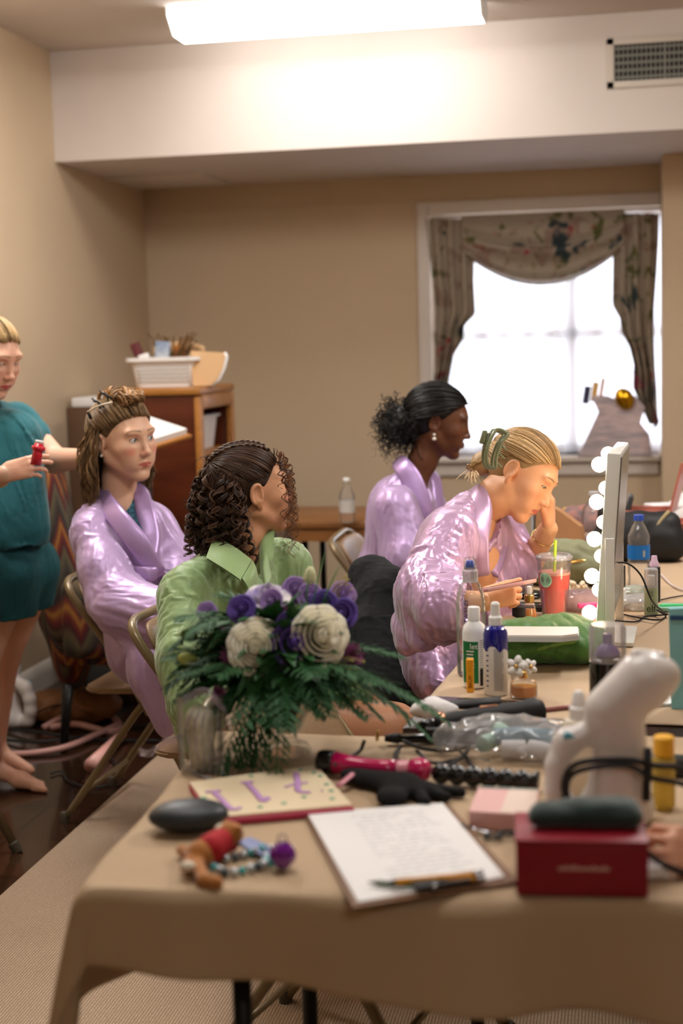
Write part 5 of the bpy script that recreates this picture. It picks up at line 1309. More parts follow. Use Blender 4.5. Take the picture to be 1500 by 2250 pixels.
# ------------------------------------------------------------------ standing helper in teal
def person_teal():
    root = thing('person', 'standing person in a teal t-shirt and teal shorts, doing another person\'s hair', 'person', (0, 0, 0))
    D = 4.55; c = PD(-22, 785, D); B = azim(-22, -22); s = 1.0; sk = (222, 172, 146)
    nb = PD(-42, 905, 4.60)
    P, F, C = head_mesh(c, B, [(PD(-38, 860, 4.60), .045), (nb, .055)], s=s, skin=sk, blush=.5, brow=(150, 118, 84), lip=(184, 84, 84), open_=.0022)
    eyes(root, c, B, s, gaze=(.1, .8, -.5), iris=(80, 90, 100)); skc = np.array(srgb(*sk))[:3]; parts = [(P, F, C)]
    S1 = PD(-95, 985, 4.42); S2 = PD(38, 925, 4.75); hip = PD(-20, 1230, 4.62); chest = PD(-25, 1030, 4.60)
    e2 = PD(122, 1012, 4.70); w2 = PD(188, 1006, 4.50); e1 = PD(-105, 1120, 4.32); w1 = PD(8, 1042, 4.12)
    S = Sdf(.009); S.cap(nb, chest, .055, .11, k=.03).cap(chest, hip, .11, .135, k=.05).cap(S1, S2, .045, .045, k=.03)
    foot = PZ(8, 1708, .04)
    kn = PD(-42, 1470, 4.66); an = V3((foot[0] - .05, foot[1] + .03, .09))
    S.cap(hip + [.05, -.02, -.05], PD(-20, 1350, 4.64), .10, .078, k=.03).cap(PD(-20, 1350, 4.64), kn, .078, .056, k=.02).ell(kn, (.055, .055, .06), k=.02); S.cap(kn + [-.005, .02, -.06], kn + [-.02, .03, -.15], .055, .057, k=.02).cap(kn + [-.02, .03, -.15], an, .055, .034, k=.02)
    kn2 = PD(8, 1440, 4.86); S.cap(hip + [.07, .12, -.05], kn2, .095, .056, k=.02); an2 = V3((kn2[0] - .10, kn2[1] + .1, .09)); S.cap(kn2, an2, .054, .034, k=.02)
    S.cap(an2, an2 + [.14, -.03, -.055], .034, .02, k=.03)
    P, F = S.build(smooth=2); parts.append((P, F, skc))
    S = Sdf(.004); S.cap(S2, e2, .052, .042, k=.01); S.cap(e2, w2, .042, .028, k=.01); S.cap(S1, e1, .048, .04, k=.01); S.cap(e1, w1, .038, .026, k=.01)
    # foot with toes
    fd = unit(V3((.96, -.12, 0))); lt = unit(np.cross(fd, (0, 0, 1)))
    S.cap(an + [0, 0, .02], an + [-.015, 0, -.055], .035, .030, k=.02); S.cap(an + [0, 0, -.03], an + fd * .10 + [0, 0, -.060], .036, .024, k=.03, flat=((0, 0, 1), .9)); S.cap(an + fd * .10 + lt * .015 + [0, 0, -.062], an + fd * .175 + lt * .02 + [0, 0, -.074], .024, .014, k=.02); S.cap(an + fd * .10 - lt * .02 + [0, 0, -.062], an + fd * .14 - lt * .03 + [0, 0, -.076], .022, .012, k=.02)
    for i in range(5): S.cap(an + fd * (.170 - .008 * i) + lt * (.028 - .016 * i) + [0, 0, -.077], an + fd * (.213 - .013 * i) + lt * (.030 - .018 * i) + [0, 0, -.081], .0125 if i == 0 else .009, .009 if i == 0 else .007, k=.005)
    P, F = S.build(smooth=1); parts.append((P, F, skc))
    S = Sdf(.0024); S.cap(w1 - unit(w1 - e1) * .03, w1, .027, .023, k=.006)
    tips = hand_sdf(S, w1, _r * .93 + _u * .26 - _f * .05, _u * .25 - _f * .95, thumb=-1, curls=(.30, .38, .55, .62), s=.90, tdir=_r * .92 + _u * .30 + _f * .1, tbend=-.1)
    P, F = S.build(); parts.append((P, F, skc))
    S = Sdf(.003); hand_sdf(S, w2, PD(240, 1000, 4.42) - w2, (0, -.6, .8), thumb=-1, curls=(.5, .5, .6, .6), s=.85); P, F = S.build(); parts.append((P, F, skc))
    body_object(root, parts)
    m_teal = mat('teal_jersey', (22, 92, 100), rough=.85, bump=.15, bscale=200, sheen=.15); m_teal2 = mat('teal_shorts', (20, 78, 84), rough=.85, bump=.15, bscale=160)
    S = Sdf(.007)
    S.cap(chest, PD(-18, 1130, 4.60), .135, .145, k=.05); S.cap(PD(-18, 1130, 4.60), PD(-15, 1170, 4.60), .148, .150, k=.03); S.cap(S1, S2, .055, .055, k=.05); S.cap(PD(10, 915, 4.70), PD(-35, 895, 4.60), .045, .05, k=.04)
    S.cap(S2, S2 + (e2 - S2) * .36, .066, .066, k=.03); S.cap(S1, S1 + (e1 - S1) * .4, .062, .066, k=.03); S.cap(PD(30, 960, 4.60), PD(45, 1150, 4.60), .09, .088, k=.05)
    dd = unit(e2 - S2); S.cap(S2 + dd * .20, S2 + dd * .30, .088, .088, k=.004, op='s')
    hz = PD(40, 1188, 4.6)[2]; S.plane((0, 0, hz), (0, 0, -1), k=.004)
    S.cap(PD(-38, 870, 4.58), PD(-40, 900, 4.56), .058, .05, k=.006, op='s')
    P, F = S.build(disp=fold_disp([(PD(30, 1040, 4.5), .32, (.25, 0, -1), 0.187, 0.068), (PD(60, 950, 4.6), .15, (.4, 0, -1), 0.136, 0.054)]), smooth=2); mesh_from('t_shirt', P, F, m_teal, root)
    S = Sdf(.007); S.cap(hip, hip + [.0, .0, -.03], .135, .14, k=.03); S.cap(hip + [.05, -.03, -.03], PD(12, 1330, 4.62), .115, .095, k=.04); S.cap(hip + [.07, .10, -.03], PD(52, 1330, 4.80), .11, .092, k=.03); S.cap(PD(-60, 1230, 4.5), PD(-60, 1330, 4.5), .1, .09, k=.04)
    S.plane((0, 0, PD(30, 1345, 4.64)[2]), (0, 0, -1), k=.004)
    P, F = S.build(disp=fold_disp([(PD(30, 1270, 4.5), .25, (.1, 0, -1), 0.136, 0.062)]), smooth=2); mesh_from('shorts', P, F, m_teal2, root)
    H = Hair(c, B, s, (158, 128, 88), 41); scalp_cap(H, dark=.7, off=.004); cap_strands(H, (0, -1, .3), 650, r=.0017, col2=(190, 160, 112), off=.005)
    H.done(root)
    R0 = frame_from(unit(w1 - e1), (0, 0, 1)); q = w1 - unit(w1 - e1) * .02
    for o_ in (0, .008): tube('bracelet', [q - unit(w1 - e1) * o_ + R0[:, 0] * .0285 * cos(t) + R0[:, 2] * .0285 * sin(t) for t in np.linspace(0, 2 * pi, 25)], .0016, mat('gold', (214, 176, 104), rough=.25, metal=1), root, 6)
    rb = thing('red_clip', 'red hair clip with a white end held between the standing person\'s fingers', 'hair clip', (0, 0, 0))
    m_rd = mat('red_plastic', (196, 20, 44), rough=.3, coat=.3); p0 = PD(78, 1022, 4.08); p1 = PD(86, 975, 4.08)
    tube('body', [p0, p1], [.015, .013], m_rd, rb, 16); tube('collar', [p1 - (p1 - p0) * .32, p1 - (p1 - p0) * .12], .019, m_rd, rb, 16); lab(tube('tip', [p1, p1 + unit(p1 - p0) * .010], .011, m_wplast, rb, 16), 'white tip')
person_teal()
# hand at the right edge
def person_hand():
    root = thing('person', 'person at the right edge, only one hand showing beside the dark red box', 'person', (0, 0, 0)); skc = np.array(srgb(216, 160, 128))[:3]
    S = Sdf(.0026); w = PD(1590, 1920, 1.93)
    hand_sdf(S, w, -_r * .85 + _u * .45 - _f * .1, -_f * .8 + _u * .6, thumb=1, curls=(.8, .9, 1.0, 1.0), s=.92, tdir=-_r * .7 - _u * .5)
    el = V3(w) + V3((.27, -.05, .02)); sh_ = el + V3((.10, -.25, .28)); S2 = Sdf(.008); S2.cap(w, el, .027, .045, k=.01).cap(el, sh_, .045, .055, k=.01)
    S2.cap(sh_, sh_ + V3((.33, -.05, .02)), .06, .06, k=.06); ch = sh_ + V3((.16, -.03, -.10)); S2.cap(ch, ch + V3((0, 0, -.35)), .14, .13, k=.06)
    P, F = S.build(); P2, F2 = S2.build(smooth=2); body_object(root, [(P, F, skc), (P2, F2, skc)])
    S3 = Sdf(.010); S3.cap(sh_, sh_ + V3((.33, -.05, .02)), .075, .075, k=.06).cap(ch, ch + V3((0, 0, -.40)), .16, .15, k=.06).cap(sh_, sh_ + (el - sh_) * .5, .07, .065, k=.03); P, F = S3.build(smooth=2); mesh_from('shirt', P, F, mat('grey_jersey', (90, 90, 96), rough=.9), root)
person_hand()
# ================================================================== THINGS ON THE TABLE WITH THE MIRROR
def thin(name, tint=(1, 1, 1), haze=.06, rough=.05, fac=1.0, hcol=(.9, .9, .92)):
    """thin-walled clear plastic or glass: see-through with fresnel gloss and a little haze"""
    m = mat(name, (255, 255, 255)); nt = m.node_tree; out = [n for n in nt.nodes if n.type == 'OUTPUT_MATERIAL'][0]
    tp = nt.nodes.new('ShaderNodeBsdfTransparent'); tp.inputs[0].default_value = tuple(tint) + (1,)
    gl = nt.nodes.new('ShaderNodeBsdfGlossy'); gl.inputs['Roughness'].default_value = rough
    df = nt.nodes.new('ShaderNodeBsdfDiffuse'); df.inputs[0].default_value = tuple(hcol) + (1,)
    lw = nt.nodes.new('ShaderNodeLayerWeight'); lw.inputs[0].default_value = .22; cl = nt.nodes.new('ShaderNodeMath'); cl.operation = 'MULTIPLY_ADD'; cl.inputs[1].default_value = .75 * fac; cl.inputs[2].default_value = .03; nt.links.new(lw.outputs['Fresnel'], cl.inputs[0])
    m1 = nt.nodes.new('ShaderNodeMixShader'); m1.inputs[0].default_value = haze; m2 = nt.nodes.new('ShaderNodeMixShader')
    nt.links.new(tp.outputs[0], m1.inputs[1]); nt.links.new(df.outputs[0], m1.inputs[2]); nt.links.new(cl.outputs[0], m2.inputs[0]); nt.links.new(m1.outputs[0], m2.inputs[1]); nt.links.new(gl.outputs[0], m2.inputs[2]); nt.links.new(m2.outputs[0], out.inputs[0]); return m
m_clear = thin('clear_plastic'); m_frost = thin('frosted_plastic', (.9, .9, .92), .35, .4)
m_white = mat('white_gloss', (238, 238, 236), rough=.3, coat=.2); m_black = mat('black_gloss', (14, 14, 16), rough=.25, coat=.2); m_blackm = mat('black_matt', (20, 20, 22), rough=.6)
m_gold = mat('gold', (214, 176, 104), rough=.25, metal=1)
def at(name, label, cat, x, y, z=None, rz=0, group=None):
    z = TOP + .0025 if z is None else z
    return thing(name, label, cat, PZ(x, y, z), rz, group)
def cyl(r, h, b=.002): return [(0, 0), (r - b, 0), (r, b), (r, h - b), (r - b, h), (0, h)]
def arc_label(name, r, z0, z1, a0, a1, m, par, n=16, sx=1, sy=1, label=None):
    V = []; F = []
    for i in range(n + 1):
        a = a0 + (a1 - a0) * i / n
        for z in (z0, z1): V.append((r * sx * cos(a), r * sy * sin(a), z))
    F = [(2 * i, 2 * i + 2, 2 * i + 3, 2 * i + 1) for i in range(n)]
    o = mesh_from(name, V, F, m, par)
    if label: lab(o, label)
    return o
def wrap_text(name, s, size, r, zc, ang, m, par, vertical=False, extr=.0002, sx=1.0):
    """text wrapped on a cylinder of radius r, centred at angle ang"""
    o = text_obj(name, s, size, m, par, (0, 0, 0), (0, 0, 0), extr, sx=sx)
    for v in o.data.vertices:
        x, y, z = v.co
        if vertical: x, y = -y, x
        th = ang + x / r; v.co = ((r + .0003 + z) * cos(th), (r + .0003 + z) * sin(th), zc + y)
    return o
CAM_AZ = lambda o: math.atan2(-o.location.y, -o.location.x) - o.rotation_euler.z
m_txt = mat('grey_print', (90, 90, 94), rough=.6); m_navy = mat('navy_print', (40, 44, 120), rough=.5); m_green2 = mat('label_green', (16, 118, 62), rough=.4)
def lines_label(par, r, z0, z1, a, w_, m, n, sx=1, sy=1, th=.0006):
    V = []; F = []
    random.seed(n)
    for i in range(n):
        z = z0 + (z1 - z0) * i / (n - 1); hw = w_ * random.uniform(.7, 1)
        k = len(V)
        for j in range(7):
            t = a - w_ + (hw + w_) * j / 6
            V += [(r * sx * cos(t), r * sy * sin(t), z - th), (r * sx * cos(t), r * sy * sin(t), z + th)]
        F += [(k + 2 * j, k + 2 * j + 2, k + 2 * j + 3, k + 2 * j + 1) for j in range(6)]
    return mesh_from('printed_lines', V, F, m, par, smooth=False)
# clear water bottle with blue sport cap
t = at('water_bottle', 'tall clear water bottle with a blue sport cap beside the white spray bottles', 'bottle', 1036, 1482)
prof = [(0, 0), (.026, 0), (.0305, .004), (.031, .02), (.0300, .06), (.031, .10), (.0315, .15), (.029, .175), (.020, .196), (.0125, .206), (.012, .214), (.0, .214)]
lathe('body', prof, m_clear, t); lathe('water', [(0, .002), (.0285, .003), (.029, .045), (0, .045)], thin('water', (.93, .96, .98), .02), t)
lathe('collar', [(0, .200), (.0165, .200), (.0165, .224), (.0130, .228), (.012, .232), (0, .232)], m_frost, t)
lab(lathe('spout', [(0, .230), (.010, .230), (.0095, .238), (.007, .245), (0, .246)], mat('blue_plastic', (44, 84, 190), rough=.3), t), 'blue drinking spout'); lathe('cover', [(0, .228), (.0135, .228), (.0135, .246), (.009, .2525), (0, .2525)], m_clear, t)
az = CAM_AZ(t); wrap_text('lettering', 'smartwater', .019, .0318, .125, az - .35, m_navy, t, vertical=True); arc_label('label', .0312, .052, .080, az - .9, az - .1, mat('bottle_label', (200, 190, 200), rough=.5, var=.6, vscale=70, var_col=srgb(180, 90, 60)), t)
# white bottle, green label
t = at('lotion_bottle', 'white bottle with a green label and white cap beside the blue-shouldered spray', 'bottle', 1043, 1508)
lathe('body', [(0, 0), (.022, 0), (.0245, .003), (.0245, .115), (.021, .128), (.012, .137), (.011, .140), (0, .140)], m_white, t); lathe('cap', [(0, .138), (.0125, .138), (.0128, .163), (.0115, .166), (0, .166)], m_white, t, 24)
az = CAM_AZ(t); arc_label('label', .0249, .012, .098, az - 1.15, az + .32, m_green2, t, label='green printed label'); wrap_text('lettering', 'let', .016, .0251, .088, az - .05, m_white, t); lines_label(t, .0252, .045, .078, az - .35, .35, m_white, 6, th=.0012)
lines_label(t, .0252, .030, .10, az + .80, .35, m_txt, 16); arc_label('bar_code', .0252, .006, .042, az + .45, az + .75, m_blackm, t)
# blue-topped white spray
t = at('spray_bottle', 'white spray bottle with a dripping blue shoulder, tallest in front of the green pouch', 'bottle', 1090, 1524)
lathe('body', [(0, 0), (.0225, 0), (.0245, .003), (.0245, .108), (0, .108)], m_white, t); m_cob = mat('cobalt_gloss', (20, 24, 130), rough=.12, coat=.6)
lathe('shoulder', [(0, .107), (.0246, .107), (.0248, .122), (.0215, .134), (.0125, .141), (0, .142)], m_cob, t)
az = CAM_AZ(t); V = []; F = []; n = 60
for i in range(n + 1):
    a = 2 * pi * i / n; dz = .008 + .012 * (.5 + .5 * sin(a * 5 + 1)) ** 2 + .010 * max(0, sin(a * 2 + 2.0))
    V += [(.02475 * cos(a), .02475 * sin(a), .109), (.02485 * cos(a), .02485 * sin(a), .109 - dz * .6), (.0247 * cos(a), .0247 * sin(a), .109 - dz)]
for i in range(n): F += [(3 * i, 3 * i + 1, 3 * i + 4, 3 * i + 3), (3 * i + 1, 3 * i + 2, 3 * i + 5, 3 * i + 4)]
mesh_from('drips', V, F, m_cob, t); lathe('collar', [(0, .141), (.0135, .141), (.0135, .156), (.0105, .160), (0, .160)], m_white, t, 24); lathe('nozzle', [(0, .159), (.0095, .159), (.009, .183), (.006, .187), (0, .187)], m_white, t, 20)
lines_label(t, .0247, .012, .095, az + .25, .42, m_txt, 30, th=.0005); lines_label(t, .0247, .02, .092, az - .75, .12, m_navy, 8, th=.0015)
# lip balm
t = at('lip_balm', 'yellow lip balm stick standing in front of the white and green bottle', 'lip balm', 1033, 1520); m_yel = mat('yellow_plastic', (232, 160, 26), rough=.35)
lathe('tube', cyl(.0078, .044, .001), m_yel, t, 20); lathe('cap', [(0, .0445), (.0080, .0445), (.0080, .067), (.0070, .068), (0, .068)], m_yel, t, 20); wrap_text('lettering', 'BALM', .010, .0080, .022, CAM_AZ(t), mat('brown_print', (120, 60, 10), rough=.5), t, vertical=True)
# phone / tablet beneath the bottles
t = at('tablet', 'dark tablet lying at the front corner of the table beneath the bottles', 'tablet', 1040, 1533, TOP + .006)
t.location.z = TOP + .0025 + .003; t.rotation_euler = (0, 0, radians(-8))
t.location.x -= .0; t.location.y -= .032; box('case', (0, 0, 0), (.19, .04, .006), m_blackm, t, bev=.002); box('screen', (0, 0, .0032), (.18, .034, .0006), m_black, t)
# daisy perfume
t = at('perfume_bottle', 'amber perfume bottle with white daisy flowers on its cap', 'perfume', 1150, 1532)
m_amber = mat('amber_liquid', (226, 146, 36), rough=.15, sss=.4, coat=.5)
lathe('glass', [(0, 0), (.024, 0), (.0275, .004), (.0275, .024), (.024, .034), (.010, .040), (0, .040)], m_clear, t, sy=.75); lathe('perfume_liquid', [(0, .003), (.0225, .003), (.0252, .007), (.0252, .023), (0, .023)], m_amber, t, sy=.75); lathe('cap', cyl(.010, .014), m_gold, t, 20, loc=(0, 0, .040))
m_petal = mat('petal_white', (240, 238, 232), rough=.35)
def daisy(par, c, nrm, R_, m=m_petal):
    Rm = np.array(rmat(nrm)); vf = []
    for i in range(5):
        a = 2 * pi * i / 5; v, f = lathe_vf([(0, -.0018), (.0045 * R_ / .013, -.001), (.0045 * R_ / .013, .001), (0, .0018)], 12, sx=1.45, sy=1.05)
        v = v @ Rz(a).T + np.array([cos(a) * R_ * .58, sin(a) * R_ * .58, 0]); vf.append((v @ Rm.T + V3(c), f))
    v, f = join_vf(vf); o = mesh_from('flower', v, f, m, par)
    v, f = lathe_vf([(sin(q) * .0045 if 0 < q < pi else 0, -cos(q) * .0045) for q in np.linspace(0, pi, 7)], 12); mesh_from('flower_centre', v @ Rm.T + V3(c) + Rm[:, 2] * .003, f, m_gold, o)
daisy(t, (-.012, -.016, .066), (-.15, -1, .3), .021); daisy(t, (.014, -.010, .064), (.6, -.8, .25), .016); daisy(t, (-.020, -.006, .052), (-.8, -.6, .1), .014); daisy(t, (.006, .012, .062), (.2, .9, .5), .015)
# green quilted pouch
def pouch(name, label, cat, loc, rz, L, W2, H, m, seed, quilt=.0035, q=34, zip_col=None, lean=0.0, parts=True):
    t = thing(name, label, cat, loc, rz)
    S = Sdf(.0036); S.cap((-L / 2 + H * .5, 0, H * .48), (L / 2 - H * .5, 0, H * .48), H * .48, H * .45, k=.02, flat=None); S.ell((0, 0, H * .5), (L / 2, W2 / 2, H * .55), k=.03); S.ell((L * .12, W2 * .1, H * .62), (L * .34, W2 * .36, H * .42), k=.03)
    for sx in (-1, 1): S.ell((sx * L * .34, 0, H * .40), (L * .16, W2 * .46, H * .40), k=.03)
    S.plane((0, 0, .001), (0, 0, -1), k=.006)
    def dsp(p): return quilt * (np.abs(np.sin(p[:, 0] * q + p[:, 1] * q * .6 + 1.2 * pnoise(p * 14 + seed))) ** .5 + np.abs(np.sin(p[:, 0] * q * .6 - p[:, 1] * q * .3 + p[:, 2] * q * 1.1)) ** .5 - 1.2) + .010 * pnoise(p * 16 + seed) + .006 * pnoise(p * 34 + seed)
    P, F = S.build(disp=dsp, smooth=1); P[:, 2] = np.maximum(P[:, 2], 0); mesh_from('body', P, F, m, t)
    if zip_col is not None:
        N_ = 30; pts = []
        for i in range(N_):
            x = (-.47 + .94 * i / (N_ - 1)) * L; r = sqrt(max(0, 1 - (x / (L * .5)) ** 2)); pts.append((x, -W2 * .5 * r * .92 - .002, H * (.46 + .12 * r) + .010 * sin(x * 30)))
        tube('zip', pts, .0065, zip_col, t, 6)
    return t
m_gq = mat('green_quilt', (70, 118, 44), rough=.55, bump=.15, bscale=120, sheen=.2); m_gz = mat('zip_green', (120, 160, 74), rough=.5)
pL, pR = PZ(1100, 1470, TOP), PZ(1300, 1470, TOP); pc = (pL + pR) / 2
pouch('quilted_pouch', 'bright green quilted pouch lying beneath a white tray', 'pouch', (pc[0] - .005, pc[1] + .085, TOP + .003), radians(4), .25, .19, .082, m_gq, 2, quilt=.0036, q=85, zip_col=m_gz)
# white tray/palette on the pouch
p = PD(1178, 1392, 3.12); t = thing('white_tray', 'flat white tray lying on the bright green pouch', 'tray', p, radians(2))
v, f = prism_vf([(-.085, -.05), (.055, -.05), (.09, -.028), (.09, .05), (-.085, .05)], -.008, .002); mesh_from('base', v, f, mat('tray_grey', (180, 186, 188), rough=.3), t, smooth=False)
v, f = prism_vf([(-.083, -.048), (.054, -.048), (.088, -.027), (.088, .048), (-.083, .048)], .002, .006); mesh_from('lid', v, f, mat('tray_white', (226, 220, 212), rough=.35, bump=.1, bscale=120), t, smooth=False)
# black-capped perfume
t = at('perfume_bottle', 'small square perfume bottle with a black cap by the white tray', 'perfume', 1140, 1384)
box('glass', (0, 0, .013), (.040, .022, .026), m_clear, t, bev=.003); box('perfume_liquid', (0, 0, .011), (.034, .017, .018), m_amber, t, bev=.002); lathe('collar', cyl(.0085, .010), m_blackm, t, 20, loc=(0, 0, .026)); lathe('cap', cyl(.0165, .026), m_blackm, t, 28, loc=(0, 0, .034))
# gold spray
t = at('perfume_bottle', 'slim amber perfume spray with a gold collar and clear cap, left of the red drink', 'perfume', 1163, 1378)
lathe('glass', [(0, 0), (.022, 0), (.0235, .003), (.021, .025), (.015, .05), (.0115, .062), (0, .062)], m_clear, t, sy=.7); lathe('perfume_liquid', [(0, .002), (.020, .003), (.0215, .006), (.019, .025), (.0135, .046), (0, .046)], m_amber, t, sy=.7); lathe('collar', cyl(.0125, .02), m_gold, t, 24, loc=(0, 0, .062)); lathe('nozzle', cyl(.0065, .022), m_white, t, 16, loc=(0, 0, .081)); lathe('cap', [(.010, .080), (.0105, .104), (.008, .110), (0, .111)], m_clear, t, 24)
# iced drink
t = at('iced_drink', 'clear plastic cup of red iced drink with a green straw and round sticker', 'drink', 1218, 1352)
m_red = mat('red_drink', (255, 84, 66), rough=.25, sss=.5, coat=.3); m_foam = mat('pink_foam', (244, 176, 160), rough=.6)
H_ = .150; lathe('drink', [(0, .002), (.0305, .002), (.0325, .03), (.0405, .108), (0, .108)], m_red, t); lathe('foam', [(0, .108), (.0405, .108), (.0412, .114), (0, .115)], m_foam, t)
lathe('cup', [(0, 0), (.0315, 0), (.0345, .03), (.0440, H_ - .008), (.0440, H_), (.0425, H_), (.0425, H_ - .008), (.0333, .03), (.031, .0015), (0, .0015)], m_clear, t, 40)
lathe('lid', [(.0455, H_ - .004), (.0475, H_), (.0475, H_ + .004), (.042, H_ + .008), (.036, H_ + .008), (.034, H_ + .004), (.012, H_ + .004), (.0, H_ + .004)], thin('lid_plastic', (.95, .9, .9), .25), t, 40)
tube('straw', [(-.004, 0, .01), (.004, -.004, H_ + .045)], .0042, mat('lime_plastic', (186, 214, 50), rough=.35), t, 12)
az = CAM_AZ(t) ; ang = az - .62; zc = .097; V = [(0, 0, 0)]; rr = .040
def onc(u, w_): th = ang + u / rr; r = .0348 + (.0440 - .0348) * (zc + w_ - .03) / (.142 - .03) + .0004; return (r * cos(th), r * sin(th), zc + w_)
V = [onc(0, 0)] + [onc(.019 * cos(a), .019 * sin(a)) for a in np.linspace(0, 2 * pi, 33)[:-1]]; F = [(0, i, i % 32 + 1) for i in range(1, 33)]; lab(mesh_from('sticker', V, F, mat('mint_sticker', (170, 222, 192), rough=.5), t), 'round mint green sticker')
vf = []
random.seed(3)
for i in range(9):
    w0 = .013 - .0032 * i; hw = sqrt(max(0, .017 ** 2 - w0 * w0)) * .85; k = len(vf)
    pts = [onc(-hw + 2 * hw * j / 14, w0 + .0011 * (1 if j % 2 else -1) * random.uniform(.3, 1)) for j in range(15)]; pts = [tuple(np.array(p_) * [1.006, 1.006, 1]) for p_ in pts]; vf.append(tube_mesh(pts, .00028, 4))
v, f = join_vf(vf); mesh_from('lettering', v, f, mat('teal_print', (40, 110, 84), rough=.5), t)
# ---- lighted mirror (seen from its edge)
t = thing('vanity_mirror', 'white lighted vanity mirror seen edge-on, glowing bulbs on its left side', 'mirror', PZ(1345, 1405, TOP + .0025), 0)
mb = PZ(1345, 1405, TOP); top = PD(1340, 962, 3.42)
m_mw = mat('mirror_enamel', (222, 220, 212), rough=.35, coat=.2)
YAWM = math.atan2(-mb[0], mb[1]) + radians(-3.5)       # mirror plane contains this direction
t.rotation_euler = (0, 0, YAWM)
# local: +y depth into the picture, -x towards the people (glass side)
box('base', (0, .02, .005), (.105, .20, .010), m_mw, t, bev=.002)
Wm, Hm, z0 = .36, .395, .055
box('frame', (0, .04 + 0, z0 + Hm / 2), (.030, Wm, Hm), m_mw, t, rot=(0, radians(4.0), 0), bev=.004)
box('glass', (-.0165, .04, z0 + Hm / 2), (.001, Wm - .09, Hm - .09), mat('mirror_glass', (230, 230, 230), rough=.02, metal=1), t, rot=(0, radians(4.0), 0))
box('back_plate', (.0168, .04, z0 + Hm / 2), (.003, Wm - .02, Hm - .02), mat('mirror_back', (150, 150, 148), rough=.25, metal=.6), t, rot=(0, radians(4.0), 0))
for sy in (-1, 1): box('support', (.004, .04 + sy * (Wm / 2 + .008), .13), (.020, .012, .26), m_mw, t, bev=.002)
m_bulb = mat('lit_bulb', (255, 236, 214), rough=.3, emit=BULB_EMIT, emit_col=BULB_COL + (1,)); c4, s4 = cos(radians(4)), sin(radians(4))
for iy, y in enumerate((-Wm / 2 + .025, Wm / 2 - .025)):
    for k in range(5):
        zz = -Hm / 2 + .028 + k * (Hm - .056) / 4; x_, z_ = -.015 * c4 + zz * s4, z0 + Hm / 2 + zz * c4 + .015 * s4
        b_ = lathe('bulb', [(sin(q) * .0175 if 0 < q < pi else 0, -cos(q) * .0175) for q in np.linspace(0, pi, 13)], m_bulb, t, 20, loc=(x_ - .017, .04 + y, z_), angle=180)
# ---- black cable from the mirror
def cable(name, label, pts, r=.0022, m=None, n=10, par=None):
    o = tube(name, smooth_path(pts, n), r, m or m_blackm, par, 7)
    if par is None: return tag(o, label, 'cable')
    o.matrix_parent_inverse = par.matrix_basis.inverted(); return lab(o, label)
zt = TOP + .006
cp_ = [PD(1342, 1237, 3.40), PD(1378, 1238, 3.42), PD(1408, 1265, 3.45), PD(1432, 1320, 3.46), PZ(1462, 1352, zt), PZ(1440, 1362, zt + .004), PZ(1370, 1350, zt), PZ(1362, 1340, zt), PZ(1410, 1318, zt + .01), PZ(1450, 1345, zt + .012), PZ(1466, 1350, zt + .004), PZ(1420, 1354, zt), PZ(1395, 1366, zt), PZ(1345, 1363, zt)]
cable('power_cable', 'thin black cable plugged into the back', cp_, par=t)
# ---- green spray bottle with elf lettering
t = at('spray_bottle', 'frosted pale green spray bottle with a clear cap, right of the mirror', 'bottle', 1430, 1352)
m_pg = mat('pale_green_plastic', (178, 196, 160), rough=.35, trans=.3); lathe('body', cyl(.0175, .075, .003), m_pg, t, 28); lathe('pump', cyl(.0095, .03), m_white, t, 20, loc=(0, 0, .074)); lathe('cap', [(.0172, .070), (.0172, .118), (.015, .121), (0, .121)], m_frost, t, 28)
az = CAM_AZ(t); wrap_text('lettering', 'elf', .026, .0177, .020, az, mat('dark_print', (50, 60, 44), rough=.5), t); lines_label(t, .0177, .052, .064, az, .3, m_txt, 5)
# dark bottle with lilac pump behind it
t = at('pump_bottle', 'dark slim bottle with a lilac spray top behind the pale green bottle', 'bottle', 1437, 1322); lathe('body', cyl(.016, .095), m_blackm, t, 24); lathe('pump', [(0, .095), (.012, .095), (.012, .105), (.0085, .112), (.007, .124), (0, .125)], mat('lilac_plastic', (206, 180, 206), rough=.35), t, 20)
# water bottle with blue label
t = at('water_bottle', 'clear water bottle with a blue label and blue cap behind the mirror', 'bottle', 1403, 1292)
lathe('body', [(0, 0), (.028, 0), (.031, .006), (.029, .03), (.031, .045), (.031, .11), (.029, .125), (.031, .135), (.030, .150), (.020, .175), (.0125, .186), (.012, .195), (0, .195)], m_clear, t)
lathe('cap', [(0, .193), (.014, .193), (.014, .208), (0, .209)], mat('blue_plastic', (30, 70, 180), rough=.35), t, 24)
az = CAM_AZ(t); arc_label('label', .0315, .085, .125, az - 1.5, az + 1.5, mat('blue_label', (20, 110, 190), rough=.4), t, label='blue wrap-around label'); arc_label('bar_code', .0318, .092, .112, az + .35, az + .6, mat('barcode_grey', (180, 190, 200), rough=.5, var=.8, vscale=300), t)
# white bottle with black cap right behind mirror foot
t = at('cream_bottle', 'short white bottle with a tall black cap behind the mirror', 'bottle', 1358, 1335); lathe('body', cyl(.021, .055, .004), m_white, t, 28); lathe('cap', cyl(.019, .058, .003), m_black, t, 28, loc=(0, 0, .055))
t = at('makeup_brush_tube', 'tall black cylindrical tube behind the short white bottle', 'tube', 1352, 1300); lathe('body', cyl(.016, .135, .008), m_black, t, 24)
